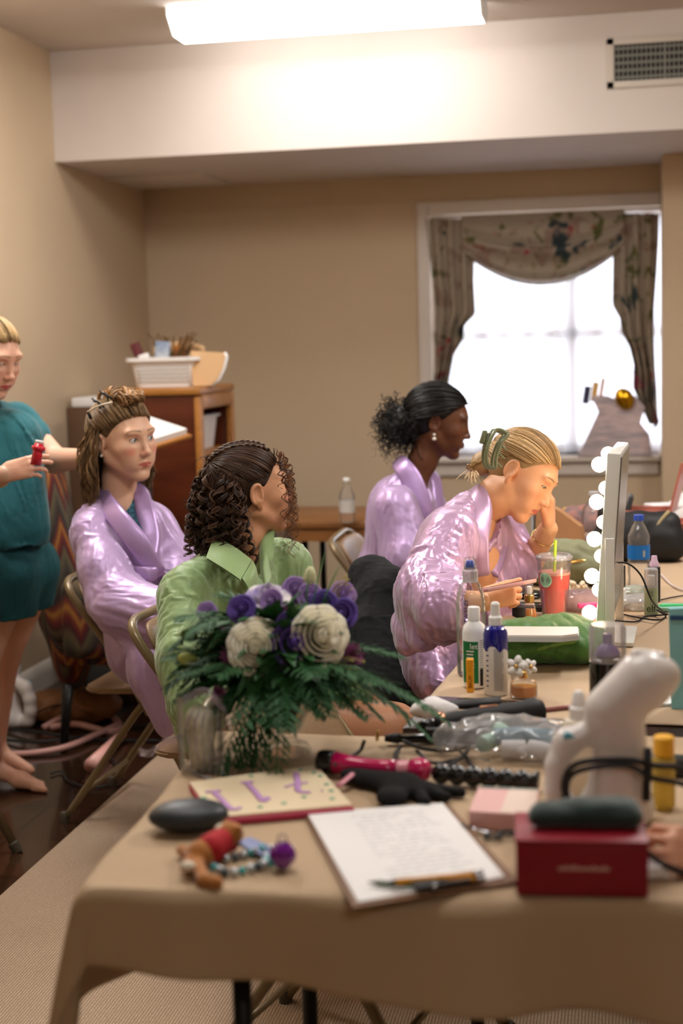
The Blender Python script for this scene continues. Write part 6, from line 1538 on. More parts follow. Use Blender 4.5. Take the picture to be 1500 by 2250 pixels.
# sage quilted bag + kraft bag behind drink
m_sq = mat('sage_quilt', (128, 130, 98), rough=.6, bump=.15, bscale=120)
p = PZ(1238, 1292, TOP); pouch('quilted_pouch', 'sage grey-green quilted bag behind the red drink', 'pouch', (p[0], p[1] + .06, TOP + .003), radians(0), .24, .14, .115, m_sq, 8, q=40, zip_col=m_gold)
p = PZ(1232, 1225, TOP); t = thing('paper_bag', 'brown paper bag standing behind the sage quilted bag', 'paper bag', (p[0] - .0, p[1] + .02, TOP + .003), radians(-14))
v, f = prism_vf([(-.085, 0), (.085, 0), (.070, .10), (.0, .15), (-.075, .185)], -.02, .02); v = v[:, [0, 2, 1]]; mesh_from('body', v, f[:1] + f[1:], mat('bag_kraft', (182, 134, 92), rough=.8, bump=.3, bscale=16), t, smooth=False)
lab(box('lining', (-.09, .0, .08), (.004, .05, .14), mat('pale_lining', (190, 196, 204), rough=.5), t), 'pale blue-grey side of the bag')
# hair clip flower, makeup bag, compacts, palettes
t = at('hair_clip', 'cream flower-shaped hair clip right of the red drink', 'hair clip', 1268, 1303); 
vf = []
random.seed(9)
for i in range(26):
    v, f = lathe_vf([(0, -.004), (.010, 0), (0, .004)], 8); Rm = np.array(rmat((random.uniform(-1, 1), random.uniform(-1, .2), random.uniform(.2, 1)))); vf.append((v @ Rm.T + np.array([random.uniform(-.022, .022), random.uniform(-.015, .015), random.uniform(.008, .030)]), f))
v, f = join_vf(vf); mesh_from('petals', v, f, mat('cream_petals', (236, 214, 184), rough=.6), t); box('clasp', (0, 0, .004), (.05, .012, .004), m_gold, t)
p = PZ(1275, 1348, TOP); pouch('cosmetic_bag', 'clear pinkish plastic cosmetic bag between the red drink and the mirror', 'pouch', (p[0], p[1] + .03, TOP + .003), radians(-20), .15, .08, .04, thin('clear_vinyl', (.85, .72, .75), .4, .12, hcol=(.6, .45, .48)), 12, quilt=.001)
tag(box('lipstick', tuple(PZ(1290, 1330, TOP + .040)), (.05, .014, .012), mat('hot_pink', (226, 70, 130), rough=.4), rot=(0, 0, .4), bev=.003), 'hot pink lipstick tube on the clear cosmetic bag', 'lipstick')
def disc(name, label, cat, x, y, r, h, m, extra=None, dz=0):
    t = at(name, label, cat, x, y, TOP + .0025 + dz); lathe('base', cyl(r, h * .5, .002), m, t, 32, loc=(0, 0, 0)); lathe('lid', cyl(r, h * .45, .002), m, t, 32, loc=(0, 0, h * .52)); return t
disc('compact', 'round black compact left of the red drink', 'compact', 1162, 1312, .036, .016, m_black)
t = at('palette', 'open black make-up palette lying left of the red drink', 'palette', 1150, 1336); box('tray', (0, 0, .005), (.16, .085, .010), m_black, t, rot=(0, 0, -.1), bev=.003)
for i in range(4): lathe('pan', cyl(.013, .002, .0005), mat('powder_%d' % i, ((206, 160, 140), (180, 120, 110), (214, 180, 160), (150, 96, 86))[i], rough=.8), t, 20, loc=(-.055 + .036 * i, .005 - .0036 * i, .0095))
t = at('brush', 'dark make-up brush standing on the sage bag side of the table', 'brush', 1300, 1286); tube('handle', [(0, 0, .0), (.0, 0, .03)], .014, m_black, t, 16); tube('bristles', [(0, 0, .03), (0, 0, .055)], [.013, .016], mat('bristle_brown', (60, 38, 26), rough=.9), t, 16)
t = at('hair_tie', 'crumpled brown hair tie near the mirror bulbs', 'hair tie', 1276, 1268); lathe('band', [(.012, 0), (.022, .004), (.022, .012), (.012, .016), (.010, .008), (.012, 0)], mat('brown_velvet', (96, 60, 40), rough=.9), t)
# pencil and mauve brush handle near the front
a_, b2 = PZ(1175, 1562, TOP + .006), PZ(1300, 1548, TOP + .006); t = thing('makeup_pencil', 'long mauve pencil lying at the front edge of the kraft paper', 'pencil', (0, 0, 0)); tube('barrel', [a_, b2], .0045, mat('mauve_lacquer', (150, 92, 88), rough=.35), t, 8); tube('tip', [b2, b2 + unit(b2 - a_) * .012], [.004, .001], m_gold, t, 8)
# tall bottle of dark liquid in front right
t = at('mouthwash_bottle', 'big bottle of black liquid with a lilac pump under a clear cap, front right', 'bottle', 1335, 1590)
lathe('body', [(0, 0), (.030, 0), (.0335, .004), (.0335, .108), (.0300, .122), (.016, .132), (0, .132)], mat('black_liquid', (8, 6, 8), rough=.05, coat=.8), t); lathe('pump', [(0, .130), (.024, .130), (.020, .140), (.009, .150), (.0085, .168), (0, .169)], mat('violet_plastic', (96, 70, 140), rough=.3), t, 24); lathe('cap', [(.0335, .118), (.0335, .180), (.030, .186), (0, .186)], thin('cap_clear', (.95, .92, .92), .22, .15), t, 32)
# blue packet at the right edge, white papers
t = thing('wipes_packet', 'light blue packet at the right edge of the table, standing upright', 'packet', PZ(1508, 1555, TOP + .003), radians(-4)); v, f = prism_vf([(-.028, 0), (.05, 0), (.05, .198), (-.033, .192)], -.012, .012); v = v[:, [0, 2, 1]]; mesh_from('body', v, f, mat('packet_blue', (128, 186, 190), rough=.35, bump=.3, bscale=18), t, smooth=False); lab(box('seal', (.005, -.0135, .176), (.07, .002, .008), mat('packet_navy', (24, 70, 110), rough=.4), t), 'dark blue stripe')
tag(box('paper_sheet', tuple(PZ(1470, 1532, TOP + .005)), (.13, .10, .004), m_paper, rot=(0, 0, .5)), 'white folded paper behind the garment steamer', 'paper')
t = at('mint_packet', 'mint green flat packet behind the black cable at right', 'packet', 1475, 1338, TOP + .004); v, f = prism_vf([(-.05, -.03), (.06, -.045), (.08, .03), (-.02, .045)], 0, .008); mesh_from('body', v, f, mat('mint_foil', (140, 190, 166), rough=.3, bump=.3, bscale=30), t, smooth=False); box('strip', (.0, .005, .009), (.06, .02, .002), mat('bright_green', (40, 190, 100), rough=.4), t, rot=(0, 0, .2))
pouch('tissue_pack', 'crumpled pale plastic packet behind the mirror base', 'packet', PZ(1385, 1318, TOP + .003), radians(-20), .10, .06, .028, mat('pale_plastic_wrap', (190, 194, 176), rough=.2, trans=.4), 22, quilt=.002)
pouch('clear_pouch', 'crumpled clear pouch with gold bits beside the mirror foot', 'pouch', PZ(1378, 1338, TOP + .003), radians(10), .09, .05, .022, thin('clear_wrap', (.85, .8, .72), .35, .12), 23, quilt=.002)
# ---- far end of the table
t = at('tool_bag', 'black open bag standing behind the blue-labelled water bottle', 'bag', 1405, 1232)
S = Sdf(.006); S.cap((-.10, 0, .05), (.09, 0, .05), .055, .055, k=.03); S.cap((-.085, 0, .06), (-.10, .0, .15), .050, .03, k=.03); S.cap((.085, 0, .06), (.09, 0, .12), .050, .035, k=.03); S.ell((0, 0, .09), (.12, .06, .07), k=.03); S.plane((0, 0, 0), (0, 0, -1)); P, F = S.build(disp=lambda p: .008 * pnoise(p * 20), smooth=1); mesh_from('body', P, F, mat('black_nylon', (20, 20, 22), rough=.6), t)
tube('handle', smooth_path([(-.05, -.03, .13), (-.02, -.05, .10), (.03, -.05, .10), (.09, -.02, .16)], 6), .006, mat('khaki_strap', (160, 144, 106), rough=.8), t)
t = at('small_mirror', 'dark slanted hand mirror standing behind the lighted mirror', 'mirror', 1372, 1195, TOP + .003); box('frame', (0, 0, .085), (.018, .12, .17), mat('dark_grey', (54, 54, 54), rough=.4), t, rot=(0, radians(16), 0), bev=.004)
m_sal = mat('salmon_plastic', (206, 120, 100), rough=.35, trans=.25)
def bin_(name, label, x, y, L, W2, H, rz=0, dz=0):
    t = at(name, label, 'box', x, y, TOP + .003 + dz, rz); bm = bmesh.new()
    for c_, s_ in (((0, 0, .003), (L, W2, .006)), ((0, -W2 / 2, H / 2), (L, .004, H)), ((0, W2 / 2, H / 2), (L, .004, H)), ((-L / 2, 0, H / 2), (.004, W2, H)), ((L / 2, 0, H / 2), (.004, W2, H))): bm_box(bm, c_, s_, bev=.0015)
    obj_bm('body', bm, m_sal, t, smooth=True, angle=40); bm = bmesh.new()
    for c_, s_ in (((0, -W2 / 2 - .003, H), (L + .016, .010, .008)), ((0, W2 / 2 + .003, H), (L + .016, .010, .008)), ((-L / 2 - .003, 0, H), (.010, W2 + .01, .008)), ((L / 2 + .003, 0, H), (.010, W2 + .01, .008))): bm_box(bm, c_, s_, bev=.002)
    obj_bm('rim', bm, m_sal, t, smooth=True, angle=40); return t
t = bin_('storage_box', 'salmon pink plastic case standing open behind the lighted mirror', 1405, 1196, .20, .14, .12, radians(-6)); v, f = prism_vf([(-.06, 0), (.06, 0), (.06, .17), (-.06, .17)], -.004, .004); v = v @ Rx(pi / 2).T @ Rz(pi / 2 - .1).T @ Ry(.24).T + np.array([.11, .0, .115]); mesh_from('lid', v, f, m_sal, t, smooth=False)
bin_('storage_box', 'salmon pink plastic tub at the right edge by the white towel', 1476, 1216, .10, .12, .105, 0)
t = thing('towel', 'white hooded towel heaped on the right edge of the far table end', 'towel', PZ(1500, 1190, TOP) + [.04, .12, .003]); S = Sdf(.008); S.ell((.03, 0, .06), (.16, .12, .09), k=.03); S.ell((.06, 0, .12), (.09, .09, .08), k=.04); S.plane((0, 0, 0), (0, 0, -1)); P, F = S.build(disp=lambda p: .014 * pnoise(p * 14), smooth=1); mesh_from('cloth', P, F, mat('white_towel', (226, 222, 220), rough=.95, sheen=.3), t); box('folded_edge', (-.10, -.05, .115), (.12, .10, .012), mat('white_board', (236, 232, 232), rough=.6), t, rot=(0, 0, .3), bev=.003)
t = at('juice_bottle', 'small juice bottle with a bright yellow cap at the far end of the table', 'bottle', 1247, 1165); lathe('body', cyl(.022, .062, .006), mat('juice', (150, 118, 86), rough=.2), t, 24); lathe('cap', cyl(.0175, .022), mat('bright_yellow', (236, 176, 40), rough=.4), t, 24, loc=(0, 0, .062))
t = at('scrunchie', 'bright pink scrunchie on a pile of hair things at the far end', 'scrunchie', 1258, 1148); S = Sdf(.005)
for i in range(12): a = 2 * pi * i / 12; S.ell((.034 * cos(a), .024 * sin(a), .030 + .010 * sin(a * 3)), (.016, .015, .016), k=.006)
P, F = S.build(disp=lambda p: .004 * pnoise(p * 60)); mesh_from('ruffles', P, F, mat('rose_cloth', (216, 96, 116), rough=.8), t)
pouch('accessory_bag', 'salmon and grey cloth bag beside the pink scrunchie', 'pouch', PZ(1282, 1170, TOP + .003) + [0, .05, 0], 0, .16, .09, .085, mat('patterned_salmon', (176, 120, 106), rough=.8, var=.5, vscale=30, var_col=srgb(110, 100, 104)), 31, quilt=.001)
t = at('water_jug', 'large clear water bottle hidden half behind the mirror bulbs', 'bottle', 1306, 1215); lathe('body', [(0, 0), (.040, 0), (.044, .006), (.044, .12), (.038, .15), (.018, .175), (.016, .19), (0, .19)], m_clear, t); lathe('band', [(.0442, .03), (.0446, .034), (.0446, .05), (.0442, .052)], mat('navy_band', (40, 50, 120), rough=.4), t); lathe('cap', cyl(.018, .014), m_frost, t, 24, loc=(0, 0, .19))
cable('charging_cable', 'pale cable lying at the right edge of the kraft paper', [PZ(1452, 1262, zt), PZ(1475, 1285, zt), PZ(1500, 1296, zt), PZ(1530, 1300, zt)], .003, mat('pale_rubber', (210, 196, 190), rough=.5))
cable('data_cable', 'thin black data cable running off the right edge behind the green bottle', [PZ(1452, 1318, zt), PZ(1480, 1312, zt), PZ(1520, 1306, zt)], .002)
# ---- clothes over the chair: black garment
t = thing('black_jacket', 'black garment thrown over the back of the blonde person\'s chair', 'garment', (0, 0, 0)); S = Sdf(.008)
S.cap(PD(815, 1262, 4.02), PD(858, 1300, 3.96), .052, .060, k=.05); S.cap(PD(818, 1265, 4.02), PD(812, 1420, 3.86), .055, .062, k=.04); S.cap(PD(815, 1400, 3.86), PD(868, 1540, 3.72), .075, .085, k=.04); S.cap(PD(862, 1290, 3.96), PD(905, 1430, 3.90), .050, .050, k=.05); S.cap(PD(900, 1430, 3.88), PD(928, 1520, 3.80), .05, .045, k=.04); S.cap(PD(850, 1330, 3.94), PD(870, 1480, 3.82), .075, .09, k=.05)
P, F = S.build(disp=fold_disp([(PD(830, 1300, 3.95), .3, (.3, 0, -1), .2, .06), (PD(870, 1460, 3.8), .3, (.35, 0, -1), .2, .06)])); mesh_from('cloth', P, F, mat('black_fleece', (9, 11, 13), rough=.95, sheen=.0, bump=.2, bscale=200), t)
# far table bottle, wall things, gift bag on the sill
t = thing('water_bottle', 'faint clear bottle standing on the brown side table', 'bottle', PZ(757, 1150, .738) + [0, .06, 0]); t.location.z = .736
lathe('body', [(0, 0), (.030, 0), (.032, .01), (.032, .11), (.014, .15), (.012, .165), (0, .165)], m_clear, t); arc_label('label', .0325, .04, .09, 0, 2 * pi, mat('pale_label', (190, 186, 180), rough=.5), t, 24); lathe('cap', cyl(.014, .014), m_white, t, 20, loc=(0, 0, .165))
sx_, sz_ = PYY(1345, 1005, BY + .0)[[0, 2]]
t = thing('gift_bag', 'patterned grey-pink bag on the window sill with gold and white things in it', 'gift bag', (-.03, BY - .03, WB)); t.scale = (1.15, 1, 1)
m_gb = mat('bag_pattern', (220, 198, 196), rough=.7, var=.45, vscale=14, stretch=(1, 1, 4), var_col=srgb(168, 158, 164))
v, f = prism_vf([(-.19, 0), (.13, 0), (.12, .10), (.08, .16), (.10, .24), (.055, .30), (.02, .26), (-.06, .30), (-.13, .30), (-.10, .22), (-.14, .12)], -.04, .04); v = v[:, [0, 2, 1]]; mesh_from('body', v, f, m_gb, t, smooth=False)
S = Sdf(.005); S.ell((.015, -.055, .285), (.046, .03, .058), Ry(-.5), k=.01); P, F = S.build(disp=lambda p: .003 * pnoise(p * 40)); o = mesh_from('balloon', P, F, mat('foil_gold', (200, 150, 30), rough=.15, metal=.9), None); o.location = t.location; tag(o, 'shiny gold balloon ornament hanging from the bag on the window sill', 'balloon')
for (x, z, w_, h_, c_, l_) in ((-.115, .30, .028, .10, (222, 180, 110), 'tan card'), (-.085, .30, .016, .12, (190, 120, 40), 'orange card'), (-.15, .29, .03, .09, (60, 60, 84), 'dark card')): lab(box('card', (x, 0, z + h_ / 2 - .03), (w_, .006, h_), mat('card_' + l_.split()[0], c_, rough=.6), t, rot=(0, radians(8), 0)), l_)
# ================================================================== THINGS ON THE NEAR TABLE
def leafy(par, name, items, m): v, f = join_vf(items); return mesh_from(name, v, f, m, par, smooth=False)
# glass pedestal vase with the arrangement
m_glass2 = thin('vase_glass', (.96, .97, .96), .03, fac=.7)
vp = PZ(632, 1652, TOP + .003)
t = thing('glass_vase', 'footed clear glass vase holding the white and purple flowers', 'vase', vp)
lathe('glass', [(0, 0), (.040, 0), (.042, .004), (.036, .014), (.018, .022), (.016, .030), (.026, .040), (.040, .075), (.046, .115), (.044, .115), (.038, .076), (.024, .043), (.010, .034), (0, .034)], m_glass2, t, 36)
lathe('water', [(0, .036), (.012, .036), (.023, .044), (.037, .076), (.040, .09), (0, .09)], thin('vase_water', (.85, .9, .8), .03), t, 32)
random.seed(21); rs = np.random.RandomState(21)
fl = thing('flower_arrangement', 'bouquet of white roses, purple lisianthus and ferns in the glass vase', 'flowers', vp)
CF = np.array([0, 0, .205])
m_leaf = mat('leaf_green', (48, 100, 50), rough=.55, var=.4, vscale=20); m_fern = mat('fern_green', (44, 98, 50), rough=.6, var=.3, vscale=30); m_lleaf = mat('light_leaf', (112, 140, 60), rough=.5)
def stemleaf(p, d, L, w_, curl_=.3, n=6):
    d = unit(d); s = unit(np.cross(d, (0, 0, 1)) + 1e-6); up = np.cross(s, d); V = []; F = []
    for i in range(n + 1):
        q = i / n; c = V3(p) + d * L * q - up * 0 + np.array([0, 0, -1]) * curl_ * L * q * q; ww = w_ * sin(pi * min(1, q * .93 + .05)) ** .8
        V += [c - s * ww + up * ww * .3, c, c + s * ww + up * ww * .3]
    for i in range(n): F += [(3 * i, 3 * i + 1, 3 * i + 4, 3 * i + 3), (3 * i + 1, 3 * i + 2, 3 * i + 5, 3 * i + 4)]
    return np.array(V), F
# directions in vase-local frame ~ world. r to the right, toward camera -y
def fern(p, d, L, droop, m_items, n=26):
    d = unit(d); pts = [V3(p) + d * L * q + np.array([0, 0, -1]) * droop * L * q * q for q in np.linspace(0, 1, n)]
    m_items.append(tube_mesh(pts, [.0014] * (n - 1) + [.0006], 4))
    for i in range(2, n - 1):
        tdir = unit(pts[i + 1] - pts[i - 1]); s = unit(np.cross(tdir, (0, 0, 1)) + 1e-6); l = .038 * sin(pi * (.12 + .86 * i / n)) + .006
        for sg in (-1, 1):
            dd = unit(s * sg + tdir * .8 + rs.randn(3) * .12); q = pts[i] + dd * l
            m_items.append(stemleaf(pts[i], dd, l, .0028, .15, 3))
            for k in (.35, .65): m_items.append(stemleaf(pts[i] + dd * l * k, unit(dd + tdir * .9), l * .4, .0018, .1, 2))
items = []
RR, UU = _r, np.array([0, 0, 1.0]); TW = unit(np.array([-_f[0], -_f[1], 0]))
for k in range(34):
    a = rs.uniform(-pi, pi); el = rs.uniform(-.45, .2); d = RR * cos(a) * cos(el) + TW * sin(a) * cos(el) + UU * (sin(el) + .15); fern(CF - [0, 0, .05] + d * .02, d, rs.uniform(.12, .18), rs.uniform(.2, .6), items, 18)
for d, L, dr in ((RR * 1 + UU * .1 + TW * .2, .29, .45), (RR * 1 - UU * .05 + TW * .0, .27, .55), (RR * .9 + UU * .35, .22, .35), (-RR * 1 + UU * .1 + TW * .3, .20, .4), (-RR + UU * -.1, .19, .3), (TW - RR * .9 - UU * .3, .20, .9), (TW - RR * .4 - UU * .5, .22, .8), (TW * .5 - RR * .6 - UU * .8, .24, .35), (-RR * .5 - UU + TW * .5, .22, .2), (-RR * .9 - UU * .4, .17, .6)):
    fern(CF - [0, 0, .04], d, L, dr, items, 30)
for k in range(26):
    c = np.array([0, 0, .19]) - RR * rs.uniform(.03, .10) + UU * rs.uniform(-.05, .06) - TW * rs.uniform(-.05, .05); fern(c, -RR + UU * rs.uniform(-.5, .6) + TW * rs.uniform(-.5, .5), rs.uniform(.07, .13), rs.uniform(.1, .5), items, 14)
leafy(fl, 'fern_fronds', items, m_fern)
items = []
for k in range(50):
    a = rs.uniform(0, 2 * pi); items.append(stemleaf(CF - RR * .06 + [0, 0, -.01] + np.array([.05 * cos(a), .04 * sin(a), rs.uniform(-.04, .05)]), -RR * rs.uniform(0, 1) + TW * .5 + UU * rs.uniform(-.6, .6), .05, .013, .3))
for k in range(190):
    a = rs.uniform(-pi, pi); el = rs.uniform(-.9, 1.1); d = unit(RR * cos(a) * cos(el) + TW * sin(a) * cos(el) + UU * sin(el)); items.append(stemleaf(CF + d * np.array([.06, .06, .05]) - [0, 0, .02], d + rs.randn(3) * .3, rs.uniform(.05, .08), rs.uniform(.010, .018), rs.uniform(.1, .5)))
leafy(fl, 'leaves', items, m_leaf)
items = [stemleaf(CF + RR * x + UU * z, RR * dx + UU, L, .009, .05) for x, z, dx, L in ((.05, .05, .25, .11), (.065, .05, .45, .09), (.04, .05, .1, .08), (-.01, .03, .8, .07))]; leafy(fl, 'leaf_blades', items, mat('bright_leaf', (58, 130, 52), rough=.5))
S = Sdf(.008); S.ell(CF - [0, 0, .03], (.095, .085, .065)); S.cap(CF - [0, 0, .05], (0, 0, .06), .05, .018, k=.03); P, F = S.build(disp=lambda p: .012 * pnoise(p * 30)); mesh_from('green_core', P, F, mat('deep_green', (16, 34, 20), rough=.9), fl)  # dark green blob filling the middle of the bouquet
def rose(par, c, nrm, R_, m, label, layers=6, name='rose', open_=1.0):
    Rm = np.array(rmat(nrm)); vf = []; r_ = np.random.RandomState(int(abs(c[0]) * 9999) % 1000)
    for l in range(layers):
        q = l / (layers - 1); n = 3 + l; rad = R_ * (.16 + .84 * q) ; h = R_ * (1.05 - .45 * q)
        for i in range(n):
            a0 = 2 * pi * i / n + l * 1.1 + r_.rand() * .3; sp = 2 * pi / n * .85; V = []; F = []; nu, nv = 7, 6
            for v in range(nv):
                for u in range(nu):
                    s = u / (nu - 1) * 2 - 1; tt = v / (nv - 1); a = a0 + s * sp * (.55 + .45 * sin(tt * pi * .6)); fl_ = 1 + .30 * q * open_ * tt ** 3 * (1 - .4 * abs(s))
                    rr = rad * (.30 + .70 * sin(tt * pi / 2) ** .8) * fl_; z = h * tt * (1 - .18 * s * s * tt) - q * R_ * .28 + (-.10 * R_ * q * tt ** 6)
                    rr *= 1 - .10 * (1 - tt) ; V.append((rr * cos(a), rr * sin(a), z))
            for v in range(nv - 1):
                for u in range(nu - 1): k = v * nu + u; F.append((k, k + 1, k + nu + 1, k + nu))
            vf.append((np.array(V) @ Rm.T + V3(c), F))
    e, g = lathe_vf([(0, -.3 * R_), (.34 * R_, .1 * R_), (.30 * R_, .6 * R_), (.12 * R_, .86 * R_), (0, .9 * R_)], 10); vf.append((e @ Rm.T + V3(c), g))
    v, f = join_vf(vf); o = mesh_from(name, v, f, m, par); lab(o, label); md = o.modifiers.new('s', 'SOLIDIFY'); md.thickness = .0008; return o
m_cream = mat('rose_cream', (252, 246, 222), rough=.6, sss=.3, sss_rad=(1, .8, .4)); m_purp = mat('lisianthus_purple', (104, 78, 168), rough=.6, var=.35, vscale=40); m_lil = mat('lilac_petal', (160, 130, 190), rough=.6); m_mauve = mat('mauve_mum', (160, 92, 142), rough=.65); m_bi = mat('white_purple_petal', (230, 224, 214), rough=.6, var=1.0, vscale=16, var_col=srgb(116, 88, 172))
DV = proj_d = float((V3(vp) - CAMP) @ _f)
def fx(x, y, dd=0): return PD(x, y, DV + dd) - V3(vp)
rose(fl, fx(563, 1422, -.085), TW + UU * .25 + RR * .05, .040, m_cream, 'cream rose on the left', 7)
rose(fl, fx(698, 1398, -.07), TW * .9 + RR * .45 + UU * .25, .043, m_cream, 'cream rose on the right', 7)
rose(fl, fx(588, 1318, .0), TW * .4 + UU + RR * .1, .032, m_bi, 'white flower edged with purple', 4)
for x, y, dd, R_, l in ((634, 1375, -.075, .020, 'small purple bloom'), (640, 1415, -.085, .032, 'purple bloom between the roses'), (532, 1340, -.05, .021, None), (598, 1322, -.035, .018, None), (755, 1350, -.02, .023, None), (712, 1330, -.01, .022, None), (680, 1312, .02, .020, None), (455, 1345, .0, .015, None), (648, 1297, .03, .02, None), (752, 1308, .03, .02, None)):
    rose(fl, fx(x, y, dd), TW + UU * .4 + RR * rs.uniform(-.5, .5), R_, m_purp if R_ > .02 or l else m_lil, l or 'purple bloom', 4, 'lisianthus')
def mum(c, nrm, R_):
    Rm = np.array(rmat(nrm)); vf = []
    for l in range(4):
        for i in range(16):
            a = 2 * pi * i / 16 + l * .2; d = np.array([cos(a) * (1 - l * .2), sin(a) * (1 - l * .2), .15 + l * .35]); vf.append(stemleaf((0, 0, 0), d, R_ * (1 - l * .13), R_ * .13, -.1, 3))
    v, f = join_vf(vf); return lab(mesh_from('chrysanthemum', v @ Rm.T + V3(c), f, m_mauve, fl, smooth=False), 'mauve chrysanthemum')
for x, y, dd, R_ in ((512, 1442, -.07, .026), (770, 1440, -.04, .026), (498, 1378, -.04, .014), (622, 1348, -.04, .016), (752, 1460, -.05, .018), (478, 1520, -.08, .014)): mum(fx(x, y, dd), TW + UU * .2 + RR * rs.uniform(-.5, .5), R_)
def bud(x, y, dd, a, L, m):
    d = unit(RR * cos(a) + UU * sin(a)); c = fx(x, y, dd); pts = [c + d * L * (q - .5) for q in np.linspace(0, 1, 7)]; tube('bud', pts, [.004, .009, .0115, .0115, .010, .0085, .004], m, fl, 12)
    tube('stem', [c - d * L * .5, CF + (c - CF) * .4], .0018, m_lleaf, fl, 6)
bud(680, 1270, .03, 1.45, .040, mat('bud_cream', (206, 206, 160), rough=.6)); bud(412, 1448, -.05, -.15, .034, mat('bud_green', (176, 188, 100), rough=.6)); bud(415, 1395, -.02, -.2, .03, m_lleaf)
vf = [];
for q in (0, 1):
    vf = []
    for k in range(30):
        c = fx(760 + rs.randn() * 10, 1300 + rs.randn() * 14, .03) if q else fx(722 + rs.randn() * 30, 1468 + rs.randn() * 10, -.07); v, f = lathe_vf([(0, -.003), (.003, 0), (0, .003)], 6); vf.append((v + c, f)); vf.append(tube_mesh([c, CF + (c - CF) * .8], .0007, 4))
    leafy(fl, 'filler_sprig', vf, mat('filler_yellow', (176, 158, 70), rough=.7))
# second glass with ribbon and veil
jp = PZ(444, 1690, TOP + .003); t = thing('glass_jar', 'clear glass jar of pale flowers wrapped in sheer lilac ribbon, at the table corner', 'vase', jp)
lathe('glass', [(0, 0), (.036, 0), (.038, .004), (.040, .13), (.038, .13), (.036, .006), (0, .004)], m_glass2, t, 32)
S = Sdf(.005); S.cap((0, 0, .02), (0, 0, .085), .022, .026, k=.01); P, F = S.build(disp=lambda p: .006 * pnoise(p * 40)); lab(mesh_from('petals', P, F, mat('pale_blossom', (244, 238, 222), rough=.7, var=.6, vscale=30, var_col=srgb(176, 176, 140)), t), 'pale petals and stems inside the jar')
m_rib = thin('organza', (.93, .89, .95), .12, .4, hcol=(.9, .8, .95))
def ribbon(name, pts, w_, par):
    P = smooth_path(pts, 8); V = []; F = []
    for i, p in enumerate(P): s = V3((.2 * sin(i * .7), .3 * cos(i * .5), 1)); s = unit(s) * w_; V += [p - s, p + s]
    for i in range(len(P) - 1): F.append((2 * i, 2 * i + 1, 2 * i + 3, 2 * i + 2))
    o = mesh_from(name, V, F, m_rib, par); md = o.modifiers.new('s', 'SOLIDIFY'); md.thickness = .0006; return o
jl = lambda x, y, dd=0: PD(x, y, float((V3(jp) - CAMP) @ _f) + dd) - V3(jp)
for k in range(6): ribbon('ribbon', [jl(425 + 14 * k, 1560, -.045), jl(410 + 17 * k, 1600, -.05), jl(420 + 14 * k, 1660, -.046), jl(415 + 15 * k, 1712, -.05) + [0, 0, .012]], .005, t)
ribbon('ribbon', [jl(395, 1622, -.02), jl(360, 1632, -.03), jl(330, 1655, -.02), jl(305, 1652, .0)], .006, t); ribbon('ribbon', [jl(400, 1540, -.04), jl(450, 1520, -.05), jl(495, 1560, -.04)], .008, t)
# sign card 7.11 (upside down)
c0, c1, c2, c3 = [PZ(x, y, TOP + .012) for x, y in ((415, 1722), (695, 1684), (775, 1772), (470, 1800))]
t = thing('painted_sign', 'cream tile painted 7.11 in lilac, lying upside down with pink edge', 'sign', (0, 0, 0))
m_tile = mat('sign_cream', (232, 214, 180), rough=.6, bump=.08, bscale=60); m_pk = mat('sign_pink', (190, 60, 96), rough=.6); m_lila = mat('lilac_paint', (196, 150, 206), rough=.6); m_mintp = mat('mint_paint', (130, 190, 160), rough=.6)
def quad_slab(name, cs, z0, z1, m, par, inset=0):
    cc = sum(cs) / 4; q = [c + (cc - c) * inset for c in cs]; v = [(c[0], c[1], z0) for c in q] + [(c[0], c[1], z1) for c in q]
    return mesh_from(name, v, [(3, 2, 1, 0), (4, 5, 6, 7), (0, 1, 5, 4), (1, 2, 6, 5), (2, 3, 7, 6), (3, 0, 4, 7)], m, par, smooth=False)
zb = TOP + .003; quad_slab('pink_edge', [c0, c1, c2 + [.003, -.006, 0], c3 + [.0, -.006, 0]][::-1], zb, zb + .008, m_pk, t); quad_slab('face', [c0, c1, c2, c3][::-1], zb + .008, zb + .012, m_tile, t, .01)
def stroke(pts, w_, m, name='lettering', par=t, z=zb + .0128): P = smooth_path([PZ(x, y, z) for x, y in pts], 5); return tube(name, P, w_, m, par, 6, .25, up=(0, 0, 1))
stroke([(451, 1740), (478, 1738), (484, 1737)], .0042, m_lila); stroke([(468, 1738), (492, 1762), (510, 1778), (528, 1774)], .0052, m_lila)
stroke([(528, 1720), (548, 1718), (556, 1717)], .0042, m_lila); stroke([(542, 1720), (562, 1742), (578, 1760), (588, 1752)], .0056, m_lila)
stroke([(650, 1698), (654, 1720), (656, 1738), (682, 1741)], .0052, m_lila); stroke([(626, 1729), (650, 1722), (676, 1719)], .0036, m_lila)
stroke([(706, 1737), (709, 1737)], .005, m_lila)
for x, y in ((447, 1752), (466, 1774), (552, 1704), (608, 1696), (660, 1690), (690, 1697), (704, 1704), (718, 1722), (728, 1736), (730, 1754), (668, 1750), (624, 1764), (572, 1772)): stroke([(x - 4, y), (x + 4, y + 1)], .0045, m_mintp, 'painted_dot')
